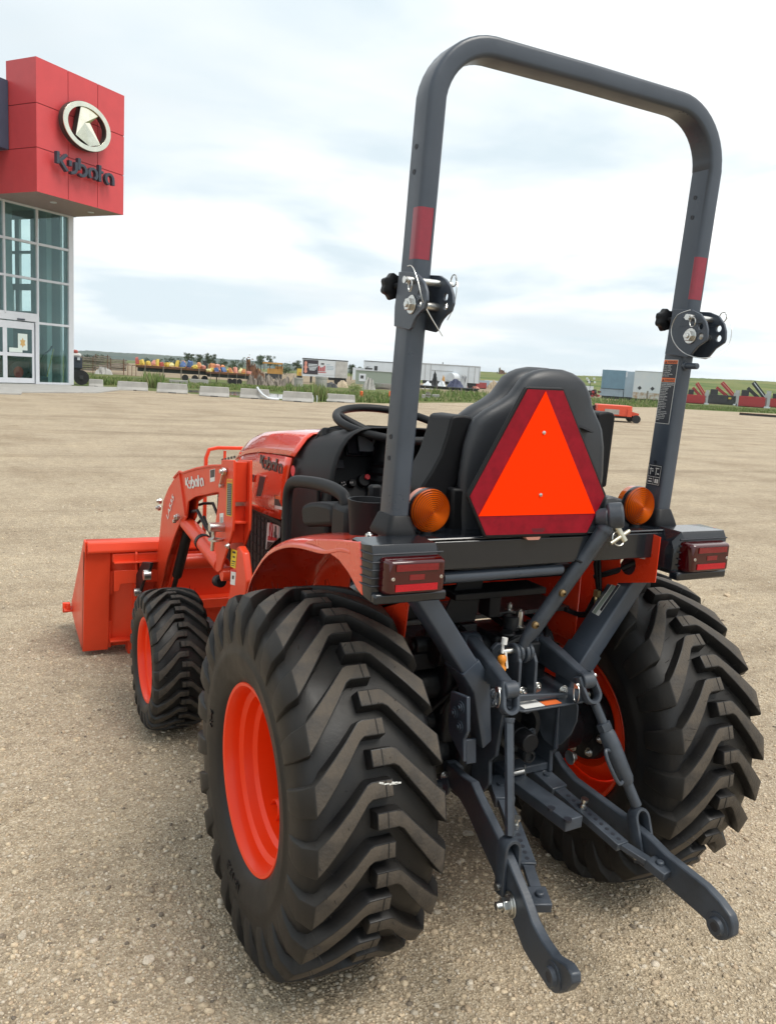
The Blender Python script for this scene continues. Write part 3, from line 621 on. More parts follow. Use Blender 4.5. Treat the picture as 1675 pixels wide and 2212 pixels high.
# two long flatbed trailers
tally = {}
for i, (c, x0, x1, yt, yb, lb) in enumerate(((cA, 862, 1790, 300, 420, 'long rusty flatbed trailer carrying bright plastic tubs on its left half'), (cB, 10, 480, 355, 455, 'shorter rusty flatbed trailer behind the concrete barriers'), (cD, -40, 800, 628, 695, 'long dark flatbed trailer under the white trailer'))):
    F = Far('flatbed_trailer', lb, 'flatbed trailer', c, x0, x1, yt, yb+25, turn=(-1.5, -1.5, 0)[i])
    F.box('deck', M_rust if i < 2 else M_dk, 0, 1, .80, .95, 0, 2.4); F.box('frame_rail', M_dk, .02, .98, .52, .80, .2, .5)
    for x in (.1, .3, .5, .7, .9): F.box('side_post', M_wood, x, x+.012, .05, .98, -.06, -.01)
    for x in (.55, .66, .77): F.wheel(x, F.H*.24, .1)
    FL = F
    if i < 2:
        tubs = []
        n = 19 if i == 0 else 11
        for k in range(n):
            tubs.append((k+.5+random.uniform(-.3, .3))/n)
        cols = [('red', M_rdp), ('yellow', M_yel), ('yellow', M_yel), ('pale pink', M_pnk), ('yellow', M_yel), ('red', M_rdp), ('yellow', M_yel), ('pale yellow', M_pale), ('yellow', M_yel), ('blue', M_blu), ('orange', M_org), ('blue', M_blu), ('yellow', M_yel), ('orange', M_org), ('pale pink', M_pnk), ('pale yellow', M_pale), ('orange', M_org), ('pale pink', M_pnk), ('orange', M_org)]
        for k, t in enumerate(tubs):
            nm, mm = cols[(k+i*7) % len(cols)]
            nm2 = ('long', 'shorter')[i]; seen = tally.setdefault((i, nm), 0); tally[(i, nm)] += 1; tot = sum(1 for j in range(n) if cols[(j+i*7) % len(cols)][0] == nm); od = ('first', 'second', 'third', 'fourth', 'fifth', 'sixth')[seen]
            T = empty('plastic_tub', F.o.matrix_basis@Vector(((t-.5)*F.W, random.uniform(.5, 1.6), F.H*.955)), F.o.rotation_euler.z+random.uniform(-.5, .5))
            T.location = (Matrix.Translation(F.o.location)@Matrix.Rotation(F.o.rotation_euler.z, 4, 'Z'))@Vector(((t-.5)*F.W, random.uniform(.5, 1.6), F.H*.955))
            tag(T, f'{nm} plastic tub, {od} {nm} one from the left on the {nm2} flatbed trailer' if tot > 1 else f'only {nm} plastic tub on the {nm2} flatbed trailer', 'tub', f'plastic tubs on the {nm2} flatbed')
            r_ = F.W/n*random.uniform(.38, .8); h_ = F.H*random.uniform(.22, .58)
            mb = MB(); ng = random.choice([4, 5, 6, 7]); tp = random.uniform(.55, .95); mb.loft([[(r_*a_*math.cos(q*2*math.pi/ng+.4)*random.uniform(.8, 1.2), r_*a_*math.sin(q*2*math.pi/ng+.4), z*random.uniform(.85, 1.1)) for q in range(ng)] for a_, z in ((.9, 0), (1.0, h_*.35), ((1+tp)/2, h_*.75), (tp, h_))]); mb.build('shell', mm, T, smooth=0).rotation_euler = (random.uniform(-.35, .35), random.uniform(-.35, .35), 0)
            mb = MB(); mb.lathe([(0, r_*1.06), (h_*.08, r_*1.06), (h_*.08, r_*.9)], (0, 0, .01), 'z', 8); mb.build('rim', (M_yel, M_org, M_pnk)[k % 3], T, smooth=0)
F = Far('loader_bucket', 'dark rusty bucket standing on the flatbed trailer', 'bucket', cA, 1575, 1650, 225, 420); mb = MB(); W, H = F.W, F.H; mb.prism([(-W/2, H), (W*.1, H*.95), (W*.5, H*.45), (W*.2, H*.4), (-W*.2, H*.7)], 'y', .3, 1.6); mb.build('shell', M_dk, F.o, smooth=0); F.box('foot', M_rust, .2, .8, .36, .45, .3, 1.6)
# brown scrap machine and ochre dozer with canopy
def scrap(F, mats, n=60, zf=None):
    W, H = F.W, F.H; zf = zf or (lambda t: math.sin(math.pi*t)**.7)
    heap(F, mats[0], 22, 'heap_core', .35, 1, lambda t: .75*zf(t))
    for i in range(n):
        t = random.random(); y = random.uniform(-.8, .6)*W*.25; z = H*zf(t)*random.uniform(.25, 1)
        mb = MB(); L = W*random.uniform(.05, .16); mb.box((0, 0, 0), (L, L*random.uniform(.08, .5), L*random.uniform(.05, .3)), (random.random()*3, random.random()*3, random.random()*3)); mb.v = [(p[0]+(t-.5)*W, p[1]+y, max(.02, p[2]+z)) for p in mb.v]; mb.build('scrap_piece', random.choice(mats), F.o, smooth=0)
scrap(Far('scrap_heap', 'tall brown heap of scrap iron behind the flatbed trailers', 'scrap heap', cB, 462, 665, 130, 430), [M_rust, M_oche, M_dk, M_wood], 50, lambda t: 1-.75*t if t > .1 else .9)
scrap(Far('scrap_heap', 'heap of rusty and yellow scrap left of the seat', 'scrap heap', cD, 815, 1200, 350, 590), [M_rust, M_oche, M_dk, M_tan], 70, lambda t: .35+.65*math.exp(-((t-.78)/.16)**2) if t < .97 else .3)
F = Far('bulldozer', 'ochre yellow bulldozer with a flat canopy on posts', 'bulldozer', cB, 645, 880, 240, 420)
F.box('body', M_oche, .25, .98, .3, .62, .2, 2); F.box('hood', M_oche, .62, .98, .62, .78, .4, 1.8, bevel=.05); F.box('track', M_dk, .15, .95, 0, .3, 0, .5); F.box('track', M_dk, .15, .95, 0, .3, 1.7, 2.2); F.box('canopy', M_oche, .02, .96, .90, .99, .1, 2.1)
for x in (.08, .35, .72, .9): F.box('canopy_post', M_rust, x, x+.03, .5, .9, .2, .3)
F = Far('yellow_crate', 'bright yellow box left of the banner trailer', 'crate', cB, 1045, 1112, 308, 420); F.box('shell', M_yel, 0, 1, .3, 1, 0, 1); F.box('skid', M_dk, .1, .9, 0, .3, .1, .9); F.box('door', M_oche, .3, .8, .35, .65, -.04, 0)
# banner trailer
F = Far('box_trailer', 'white box trailer with a black and white advertising banner', 'trailer', cB, 1112, 1620, 207, 478, turn=4)
F.box('box', M_wht, 0, 1, .27, 1, 0, 2.5); F.box('roof_edge', M_dk, -.003, 1.003, .965, 1.005, -.03, 2.53)
F.box('rear_doors', mat('dirty_white', (.45, .44, .42), .7, var=.2, vscale=1.2), .725, .995, .28, .955, -.05, 0)
bn = F.box('banner', mat('banner_black', (.04, .035, .045), .6), .01, .34, .36, .94, -.04, 0); F.box('banner', mat('banner_white', (.60, .63, .66), .6), .34, .71, .36, .94, -.04, 0)
for z, a, b in ((.75, .12, .32), (.69, .12, .33), (.63, .12, .31), (.57, .14, .3), (.52, .15, .27)): F.box('banner_print', M_wht, a, b, z, z+.03, -.055, -.04, par=bn)
for z, a, b in ((.78, .52, .6), (.71, .52, .68), (.65, .52, .69), (.59, .53, .68)): F.box('banner_print', M_blue3, a, b, z, z+.025, -.055, -.04, par=bn)
for a, z0, z1 in ((.345, .5, .72), (.385, .5, .66), (.425, .5, .68), (.465, .5, .74)): F.box('banner_print', M_crane, a, a+.03, z0, z1, -.055, -.04, par=bn)
F.box('banner_print', M_dk, .40, .47, .78, .84, -.055, -.04, par=bn); F.box('banner_print', M_crane, .345, .52, .44, .47, -.055, -.04, par=bn)
mb = MB(); W, H = F.W, F.H; mb.prism([((.065-.5)*W+dx*W*.055, H*(.64+dz*.26)) for dx, dz in ((0, 1), (.6, .7), (.4, .3), (.8, 0), (.4, -.3), (.7, -.75), (0, -1), (-.7, -.75), (-.4, -.3), (-.8, 0), (-.4, .3), (-.6, .7))], 'y', -.055, -.04); mb.build('banner_mark', M_pnk, bn, smooth=0)
F.box('landing_leg', M_dk, .19, .22, 0, .27, .3, .5); F.box('landing_leg', M_dk, .19, .22, 0, .27, 2, 2.2); F.box('under_frame', M_dk, .6, .98, .16, .27, .2, 2.3)
for x in (.78, .92): F.wheel(x, F.H*.13, .1)
for c, x0, x1, yt, yb, lb in ((cB, 1000, 1112, 412, 512, 'left grey concrete culvert pipe standing on end'), (cB, 1260, 1390, 400, 530, 'taller grey concrete culvert pipe below the banner trailer')):
    F = Far('culvert_pipe', lb, 'culvert pipe', c, x0, x1, yt, yb, 'concrete culvert pipes'); W, H = F.W/2, F.H; mb = MB(); mb.lathe([(0, W), (H*.8, W), (H*.82, W*1.06), (H, W*1.06), (H, W*.8), (0, W*.8)], (0, 0, 0), 'z', 24); mb.build('pipe', M_conc, F.o)
    mb = MB(); mb.cyl((0, 0, H*.4), (0, 0, H*.42), W*.79, n=20); mb.build('fill', M_dk, F.o)
heap(Far('tarp_heap', 'tan cloth covered heap right of the culvert pipe', 'tarp heap', cB, 1500, 1640, 440, 520), M_tan, 14, 'heap', .12)
heap(Far('debris_heap', 'dark flat debris heap in front of the banner trailer', 'debris heap', cB, 1360, 1520, 468, 520), M_dk, 16, 'heap', .4)
heap(Far('debris_heap', 'long tangle of grey debris behind the culvert pipes', 'debris heap', cB, 480, 1000, 400, 500), M_wood, 40, 'heap', .6, zf=lambda t: .55+.45*math.sin(t*17)**2)
heap(Far('debris_heap', 'pale grey rubble heap beside the sage green shed', 'debris heap', cC, 830, 990, 445, 545), M_conc, 16, 'heap', .5)
F = Far('site_office', 'long white site trailer with a dark logo and small window', 'trailer', cC, 722, 1330, 240, 500, back=12); F.box('box', M_wht, .2, 1, .15, 1, 0, 3); F.box('box_end', M_wht, 0, .2, .15, .68, .3, 3); F.box('roof_edge', M_dk, .2, 1, .985, 1.01, -.05, 3.05); F.box('window', M_dk, .40, .46, .60, .80, -.04, 0); F.box('logo_bar', M_dk, .225, .365, .64, .70, -.04, 0)
mb = MB(); W, H = F.W, F.H; mb.prism([(W*(x-.5), H*z) for x, z in ((.24, .72), (.29, .73), (.34, .80), (.30, .75), (.27, .755), (.25, .745))], 'y', -.04, 0); mb.build('logo_wing', M_dk, F.o, smooth=0); F.box('window_frame', M_wht, .39, .47, .57, .60, -.05, 0)
for x in (.3, .6, .9): F.box('support', M_dk, x, x+.03, 0, .15, .2, .5)
F = Far('storage_shed', 'low sage green shed in front of the white site trailer', 'shed', cC, 758, 1330, 335, 500); F.box('wall', M_shed, 0, 1, 0, .96, 0, 3); F.box('roof', M_wht, -.01, 1.01, .96, 1, -.1, 3.1); F.box('door', M_dk, .72, .79, .1, .9, -.03, 0); F.box('poster', M_wht, .07, .205, .22, .74, -.04, 0); F.box('poster_print', M_dk, .10, .16, .4, .62, -.05, -.04)
heap(Far('covered_machine', 'dark covered machine in front of the sage green shed', 'covered machine', cC, 988, 1100, 410, 480), M_dk, 12, 'cover', .08)
F = Far('boat_hull', 'grey boat hull lying in the grass in front of the shed', 'boat', cC, 975, 1180, 475, 542); mb = MB(); W, H = F.W, F.H; mb.loft([[((x-.5)*W, y*W*.17*sx, z*H) for y, z in ((-1, 1), (-.75, .35), (0, 0), (.75, .35), (1, 1), (.8, .95), (0, .3), (-.8, .95))] for x, sx in ((0, .5), (.15, .9), (.5, 1), (.85, .9), (1, .3))]); mb.build('hull', M_steel, F.o); F.box('seat', M_wood, .4, .5, .7, .8, -.6, .6)
# white semi trailer, tank, red boxes and strewn junk behind the seat
F = Far('semi_trailer', 'long white semi trailer behind the tank and red boxes', 'trailer', cD, -30, 802, 332, 640, back=6)
F.box('box', M_wht, 0, 1, .25, 1, 0, 2.6); F.box('top_rail', M_steel, 0, 1.002, .965, 1.01, -.05, 2.65)
for x in (.0, .08, .17, .80, .905, .985): F.box('side_rib', M_steel, x, x+.012, .26, .965, -.06, 0)
F.box('rub_rail', M_steel, .19, .55, .70, .73, -.05, 0); F.box('stack', M_dk, .36, .375, 1.0, 1.1, 1, 1.2); F.box('under_frame', M_dk, .05, .95, .12, .25, .3, 2.3)
for x in (.75, .85): F.wheel(x, F.H*.12, .1)
F = Far('water_tank', 'white cylindrical tank lying on a stand before the semi trailer', 'tank', cD, 350, 515, 438, 640); W, H = F.W, F.H; mb = MB(); mb.cyl((-W*.2, -.2, H*.70), (W*.25, 1.6, H*.70), W*.36, n=28); mb.build('shell', M_wht, F.o); F.box('stand', M_steel, .2, .85, 0, .45, .0, .8)
F = Far('red_box', 'upright faded red steel box right of the white tank', 'steel box', cD, 668, 800, 498, 640); F.box('shell', mat('faded_red', (.36, .07, .07), .6, var=.12), 0, 1, .3, 1, 0, 1.6, bevel=.04); F.box('lid', M_crane, -.02, 1.02, .96, 1.03, -.05, 1.65); F.box('skid', M_dk, .1, .9, 0, .3, .1, 1.5)
F = Far('red_skip', 'low dark red steel bin below the upright red box', 'steel bin', cD, 690, 910, 568, 655); F.box('shell', MATS['faded_red'], 0, 1, .1, 1, 0, 1.6, bevel=.03); F.box('rib', M_crane, .1, .14, .1, .98, -.06, 0); F.box('rib', M_crane, .35, .39, .1, .98, -.06, 0); F.box('skid', M_dk, .02, .98, 0, .1, .1, 1.5)
for i, (x0, x1, yt, m, lb) in enumerate(((0, 150, 560, M_wht, 'white sheet junk pile at the left of the dark flatbed'), (120, 230, 470, M_dk, 'dark spiky junk pile on the dark flatbed'), (210, 345, 545, M_wht, 'pale sheet junk pile in the middle of the dark flatbed'), (260, 330, 498, M_oche, 'small ochre machine part on the dark flatbed'), (340, 600, 545, mat('navy_tarp', (.06, .07, .13), .7), 'navy tarp covered junk pile under the white tank'), (590, 820, 608, M_pnk, 'faded pink panel pile at the right of the dark flatbed'), (520, 640, 480, M_steel, 'grey pipe frame pile right of the white tank'), (920, 1100, 560, M_tan, 'tan and white sheet pile by the seat'))):
    heap(Far('junk_pile', lb, 'junk pile', cD, x0, x1, yt, 655, back=1), m, 14, 'heap', .55 if i in (1, 6) else .3)
F = Far('grey_container', 'low grey container behind the red bins', 'container', cD, 800, 1100, 525, 640, back=3); F.box('box', M_blue3, 0, .5, .1, .8, 0, 2); F.box('box', M_wht, .3, 1, .45, .85, .5, 2.5); F.box('skid', M_dk, 0, 1, 0, .1, .1, 2)
# right side: containers, orange implement, cranes
F = Far('blue_container', 'faded blue shipping container with a lower step-in half', 'container', cE, 335, 895, 140, 560, turn=-8)
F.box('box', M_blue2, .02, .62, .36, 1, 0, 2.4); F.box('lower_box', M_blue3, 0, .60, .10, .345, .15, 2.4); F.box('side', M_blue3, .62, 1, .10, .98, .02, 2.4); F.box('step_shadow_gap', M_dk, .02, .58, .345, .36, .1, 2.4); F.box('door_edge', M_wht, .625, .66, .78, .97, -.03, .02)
for x in (.06, .44, .9): F.box('post', M_blue3, x, x+.025, .10, .345, .05, .15)
F.box('under_frame', M_dk, .05, .97, .0, .10, .3, 2)
F = Far('white_container', 'rust-streaked white container with hazard diamonds', 'container', cE, 868, 1420, 172, 600, turn=-4)
F.box('box', mat('container_white', (.58, .62, .66), .5, col2=(.62, .64, .66), vscale=.9), 0, 1, .09, 1, 0, 2.5); F.box('kick_strip', mat('rusty_white', (.56, .57, .56), .7, col2=(.36, .25, .16), vscale=2.0), .0, 1, .085, .30, -.02, 0); F.box('top_rail', M_steel, 0, 1, .985, 1.005, -.03, 2.53)
for x in (.16, .48): 
    mb = MB(); W, H = F.W, F.H; r_ = H*.07; mb.prism([((x-.5)*W+a, H*.44+b) for a, b in ((0, r_), (r_, 0), (0, -r_), (-r_, 0))], 'y', -.03, 0); mb.build('hazard_diamond', M_dk, F.o, smooth=0)
F.box('under_frame', M_dk, .1, .95, 0, .09, .2, 2.2); 
F = Far('fence_post', 'thin grey fence post in front of the white container', 'post', cE, 1050, 1072, 445, 605); F.box('post', M_wood, 0, 1, 0, 1, 0, .12); F.box('cap', M_steel, -.1, 1.1, 1, 1.03, -.02, .14)
F = Far('lamp_stand', 'white work lamps on a stand beside the blue container', 'lamp stand', cE, 90, 235, 232, 470); F.box('pole', M_dk, .4, .46, 0, .9, 0, .1); F.box('crossbar', M_dk, .05, .9, .72, .76, 0, .1)
for x, z in ((.05, .93), (.2, .82), (.75, .95), (.85, .72), (.3, .7)): F.box('lamp', M_wht, x-.08, x+.12, z-.05, z+.06, -.15, 0, bevel=.05)
F.box('base_box', M_wht, .05, .8, .2, .48, .0, .8)
F = Far('scrap_parts', 'white and rusty machine parts left of the blue container', 'scrap parts', cE, 140, 340, 385, 540)
for i in range(14): F.box('machine_part', random.choice([M_wht, M_rust, M_dk, M_crane]), *(lambda x, z: (x, x+random.uniform(.1, .3), z, z+random.uniform(.1, .3)))(random.uniform(0, .75), random.uniform(0, .55)), random.uniform(0, 1), random.uniform(1.1, 2), rot=(0, random.uniform(-.3, .3), random.uniform(-.5, .5)))
F = Far('orange_implement', 'low orange implement with wheels standing on the gravel', 'implement', cE, 258, 905, 672, 920, turn=6)
F.box('deck', mat('implement_orange', (.66, .085, .04), .45, var=.06), .05, .82, .36, .98, 0, 2.0, bevel=.04); F.box('plate', M_conc, .22, .54, .45, .74, -.03, 0); F.box('side_rail', MATS['implement_orange'], .82, .98, .40, .62, .1, 1.8, rot=(0, R(12), 0)); F.box('hitch_box', MATS['implement_orange'], .72, .82, .36, .8, -.06, 0)
F.box('underside', M_dk, .1, .9, .24, .36, .2, 1.8)
F.wheel(.93, F.H*.24, -.1); F.wheel(.06, F.H*.45, 1.2); F.wheel(.88, F.H*.22, 1.7)
def crane(c, x0, x1, yt, yb, label, red_boom, red_base):
    F = Far('truck_crane', label, 'crane', c, x0, x1, yt, yb, 'folded truck cranes on the verge', back=1)
    bm = M_crane if red_base else M_dk; am = M_crane if red_boom else M_dk
    F.box('base', bm, .03, .88, .02, .42, 0, 2.0, bevel=.04); F.box('subframe', M_dk, 0, .97, .0, .1, .2, 1.8)
    for k in range(4): F.box('base_panel', bm, .06+.2*k, .23+.2*k, .08, .38, -.05, 0)
    F.box('pedestal', M_dk, .12, .34, .42, .66, .4, 1.4, bevel=.06)
    W, H = F.W, F.H
    mb = MB(); mb.bar(((-.08)*W, .6, H*.98), ((.30)*W, .6, H*.42), .5, H*.17); mb.build('main_boom', am, F.o, bevel=.03)
    mb = MB(); mb.bar(((-.22)*W, .9, H*.75), ((.12)*W, .9, H*.38), .4, H*.13); mb.build('lift_cylinder', am if red_boom else M_dk, F.o, bevel=.03)
    mb = MB(); mb.bar(((-.06)*W, .25, H*.97), ((.30)*W, .25, H*.44), .08, H*.03); mb.build('boom_edge', M_wht if not red_boom else M_pnk, F.o)
    F.box('outrigger', M_steel, .80, .95, .0, .55, .0, .3); F.box('outrigger', M_steel, .03, .07, .0, .5, -.1, .1); F.box('control_box', M_steel, .84, .97, .42, .68, .4, 1.2); F.box('foot_pad', M_wht, .82, .99, 0, .06, -.1, .4)
    return F
crane(cF, 165, 505, 285, 590, 'red truck crane partly hidden by the right roll bar post', True, True)
q = crane(cF, 535, 1000, 285, 603, 'red boomed truck crane on a dark base with a yellow lamp', True, False); q.box('beacon', M_yel, .66, .74, .26, .34, -.15, -.05)
crane(cF, 1060, 1510, 298, 650, 'truck crane with a black boom on a dark red base', False, True)
crane(cF, 1600, 2050, 380, 665, 'dark red based truck crane cut by the right picture edge', False, True)
F = Far('pallet_frame', 'tan crate and silver parts behind the red crane', 'crate', cF, 380, 565, 205, 420, back=4); F.box('crate', M_wood, .45, .95, .1, .8, 0, 1.5); F.box('post', M_dk, .93, .98, 0, .88, 0, .1); F.box('silver_part', M_steel, .1, .4, .3, .95, 0, .5, bevel=.1); F.box('silver_foot', M_steel, .15, .35, 0, .3, .1, .4)
F = Far('steel_beam', 'long dark steel beam lying at the edge of the gravel', 'beam', cF, 1130, 1612, 772, 800); F.box('web', M_dk, 0, 1, 0, 1, 0, .25); F.box('flange', M_rust, 0, 1, .95, 1.2, -.05, .3)
# ------------------------------------------------------------------ trees and bushes
M_leaf = mat('leaf', (.05, .08, .03), .7, island=[(.035, .055, .026), (.055, .083, .037), (.075, .105, .048), (.10, .13, .065)], spec=.1)
M_bark = mat('bark', (.09, .075, .06), .9)
def tree(c, x0, x1, yt, base_px, dist, label, name='tree', grp='trees behind the storage yard', n=2200, open_=.0):
    px, py = c((x0+x1)/2, yt); d = _fw+_r*((px-PW/2)/FPX)+_u*((PH/2-py)/FPX); h = math.hypot(d.x, d.y); q = CAM+d*(dist/h); H = q.z
    k = dist/FPX; W = abs(c(x1, 0)[0]-c(x0, 0)[0])*k
    T = empty(name, (q.x, q.y, 0), random.random()*6); tag(T, label, 'tree' if name == 'tree' else 'bush', grp)
    if name == 'tree':
        mb = MB(); mb.tube([(0, 0, -.1), (W*.02, 0, H*.3), (-W*.03, .1, H*.6), (0, 0, H*.9)], [W*.035, W*.028, W*.016, W*.006], 8)
        for a in range(7):
            t = a*2.4; z0 = H*random.uniform(.3, .7); mb.tube([(0, 0, z0), (math.cos(t)*W*.22, math.sin(t)*W*.22, z0+H*.16), (math.cos(t)*W*.36, math.sin(t)*W*.36, z0+H*.22)], [W*.014, W*.009, W*.003], 5)
        mb.build('trunk', M_bark, T)
    vs = []; fs = []
    cl = [(Vector((max(-.42, min(.42, random.gauss(0, .22)))*W, random.gauss(0, .2)*W, H*((.42+.46*random.random()) if name == 'tree' else random.uniform(.1, .85)))), W*random.uniform(.12, .24)) for _ in range(22)]
    for i in range(n):
        cc, r_ = random.choice(cl); v_ = Vector((random.gauss(0, 1), random.gauss(0, 1), random.gauss(0, .8))).normalized()*r_*random.random()**.4
        p = cc+v_; s = W*random.uniform(.02, .042); a = Vector((random.gauss(0, 1), random.gauss(0, 1), random.gauss(0, 1))).normalized(); b = a.orthogonal().normalized()
        o_ = len(vs); vs += [p-a*s, p+b*s*.6, p+a*s, p-b*s*.6]; fs.append((o_, o_+1, o_+2, o_+3))
    me = bpy.data.meshes.new('crown'); me.from_pydata([tuple(v_) for v_ in vs], [], fs); me.materials.append(M_leaf); o = bpy.data.objects.new('crown', me); COL.objects.link(o); o.parent = T
tree(cA, 1370, 1480, 105, 0, 210, 'thin leafy tree standing left of the flatbed trees')
tree(cA, 1500, 1600, 125, 0, 220, 'second tree from the left above the flatbed trailer')
tree(cA, 1590, 1700, 105, 0, 215, 'bushy tree above the dark bucket on the flatbed')
tree(cB, 40, 125, 120, 0, 205, 'dark round tree just right of the dark bucket')
tree(cB, 575, 700, 118, 0, 225, 'tree directly behind the brown scrap heap')
tree(cB, 690, 785, 130, 0, 230, 'tree above the bulldozer canopy')
tree(cB, 405, 450, 145, 0, 220, 'small thin tree left of the brown scrap heap')
tree(cB, 1000, 1112, 198, 0, 190, 'broad dark tree left of the banner trailer')
tree(cC, 660, 770, 245, 0, 200, 'tree right of the banner trailer')
tree(cC, 770, 850, 268, 0, 205, 'low tree left of the white site trailer')
for i, (c, x0, x1, yt) in enumerate(((cA, 170, 330, 145), (cA, 300, 450, 135), (cA, 900, 1020, 185), (cA, 1010, 1130, 170), (cA, 1120, 1210, 175), (cA, 1200, 1380, 165), (cB, 120, 260, 178), (cB, 240, 420, 195), (cB, 780, 1000, 235))):
    tree(c, x0, x1, yt, 0, 240, ('dark bushes left above the timber stacks', 'dark bushes right above the timber stacks', 'round bush above the left end of the flatbed', 'dark bush above the yellow tubs', 'low bush left of the thin leafy tree', 'wide bush beneath the thin leafy tree', 'bush right of the dark round tree', 'wide low bush left of the scrap heap', 'wide low bush right of the bulldozer canopy')[i], 'bush', 'bushes behind the storage yard', 1200)
F = Far('shrub', 'green shrub growing in front of the sage green shed', 'shrub', cC, 660, 845, 470, 565)
vs = []; fs = []
for i in range(900):
    p = Vector((random.gauss(0, .22)*F.W, random.gauss(0, .2)*F.W, abs(random.gauss(.4, .25))*F.H)); s = F.W*.035; a = Vector((random.gauss(0, 1), random.gauss(0, 1), random.gauss(0, 1))).normalized(); b = a.orthogonal().normalized(); o_ = len(vs); vs += [p-a*s, p+b*s*.5, p+a*s, p-b*s*.5]; fs.append((o_, o_+1, o_+2, o_+3))
me = bpy.data.meshes.new('foliage'); me.from_pydata([tuple(v_) for v_ in vs], [], fs); me.materials.append(M_blade); o = bpy.data.objects.new('foliage', me); COL.objects.link(o); o.parent = F.o
mb = MB(); mb.tube([(0, 0, -.05), (.05, 0, F.H*.4), (0, .05, F.H*.7)], [.05, .04, .02], 6); mb.build('stem', M_bark, F.o)
# ================================================================== the tractor
M_or = mat('tractor_orange', (.74, .046, .012), .28, var=.03, vscale=6, coat=1.0, spec=.5, rvar=.04)
M_or2 = mat('loader_orange', (.72, .056, .016), .44, var=.05, vscale=5, coat=.12, spec=.4, rvar=.08, bump=.03, bscale=40)
M_rim = mat('rim_orange', (.88, .043, .002), .38, var=.03, vscale=4, coat=.12, spec=.35)
M_gr = mat('frame_grey', (.047, .059, .079), .36, var=.10, vscale=9, rvar=.10, bump=.02, bscale=90)
M_gl = mat('link_grey', (.041, .050, .064), .42, var=.28, vscale=14, rvar=.12, bump=.05, bscale=120)
M_bk = mat('black_plastic', (.008, .0085, .0102), .50, var=.08, vscale=10, bump=.03, bscale=400, spec=.26)
M_bk2 = mat('gloss_black', (.010, .0125, .017), .20, coat=.25)
M_cast = mat('cast_iron_black', (.009, .0105, .013), .50, var=.35, vscale=22, bump=.25, bscale=70, rvar=.15)
M_rub = mat('tyre_rubber', (.0085, .0085, .0095), .48, col2=(.0165, .0148, .013), vscale=5, rvar=.18, bump=.05, bscale=160, spec=.36)
M_dust = mat('tread_face', (.033, .028, .0235), .74, col2=(.072, .058, .044), vscale=13, rvar=.1, bump=.25, bscale=120)
M_zinc = mat('zinc', (.62, .62, .60), .3, metal=1.0, var=.1, vscale=40)
M_seat = mat('seat_vinyl', (.026, .029, .035), .42, var=.06, vscale=5, bump=.06, bscale=350)
M_smv = mat('fluorescent_orange', (1.0, .036, .000), .6, spec=.05, var=.05, vscale=500, bump=.05, bscale=600)
M_smvr = mat('reflective_red', (.24, .004, .014), .4, var=.2, vscale=40, spec=.2, bump=.04, bscale=300)
M_refl = mat('reflector_red', (.24, .010, .026), .3, coat=.4, var=.08, vscale=60)
M_lens = mat('tail_lens', (.045, .0005, .002), .10, coat=.4, var=.15, vscale=30)
M_lensb = mat('tail_reflector', (.17, .002, .006), .25, var=.3, vscale=400, coat=.5)
M_amber = mat('amber_lens', (.58, .105, .006), .12, coat=.7, var=.12, vscale=15)
M_lensc = mat('lower_reflector', (.42, .004, .012), .3, var=.35, vscale=500); M_amber2 = mat('amber_groove_shade', (.17, .022, .002), .3); M_white = mat('label_white', (.72, .72, .70), .5); M_lblk = mat('label_black', (.02, .022, .03), .45); M_lor = mat('label_orange', (.75, .16, .04), .5); M_lyel = mat('label_yellow', (.75, .55, .03), .5); M_lred = mat('label_red', (.60, .03, .04), .5)
M_mesh = mat('grille_mesh', (.020, .020, .022), .6)
M_int = mat('display_glass', (.36, .39, .42), .25)
M_tan2 = mat('orange_plug', (.70, .24, .02), .4)
TR = empty('compact_tractor', (0, 0, 0)); tag(TR, 'orange compact tractor with front loader, roll bar and rear hitch parked on gravel', 'tractor')
def atp(px, py, p0, n):
    d = _fw+_r*((px-PW/2)/FPX)+_u*((PH/2-py)/FPX); p0, n = Vector(p0), Vector(n); return CAM+d*((p0-CAM).dot(n)/d.dot(n))
def plate(name, c, pts, p0, n, th, m, par=TR, bevel=.003):
    n = Vector(n).normalized(); q = [atp(*c(*p), p0, n) for p in pts]; k = len(q); mb = MB()
    mb.v = [tuple(a+n*th/2) for a in q]+[tuple(a-n*th/2) for a in q]; mb.f = [tuple(range(k)), tuple(range(2*k-1, k-1, -1))]+[(i, k+i, k+(i+1) % k, (i+1) % k) for i in range(k)]; mb.m = [0]*len(mb.f)
    return mb.build(name, m, par, bevel=bevel)
def bolt(p, ax, r=.011, h=.012, par=TR, m=None, name='bolt', washer=True):
    p = Vector(p); a = Vector(ax).normalized(); mb = MB(); mb.cyl(p, p+a*h, r, n=6)
    if washer: mb.cyl(p-a*.001, p+a*.003, r*1.45, n=14)
    mb.cyl(p+a*h, p+a*(h+.004), r*.5, n=10); return mb.build(name, m or M_zinc, par, bevel=.0012, seg=1)
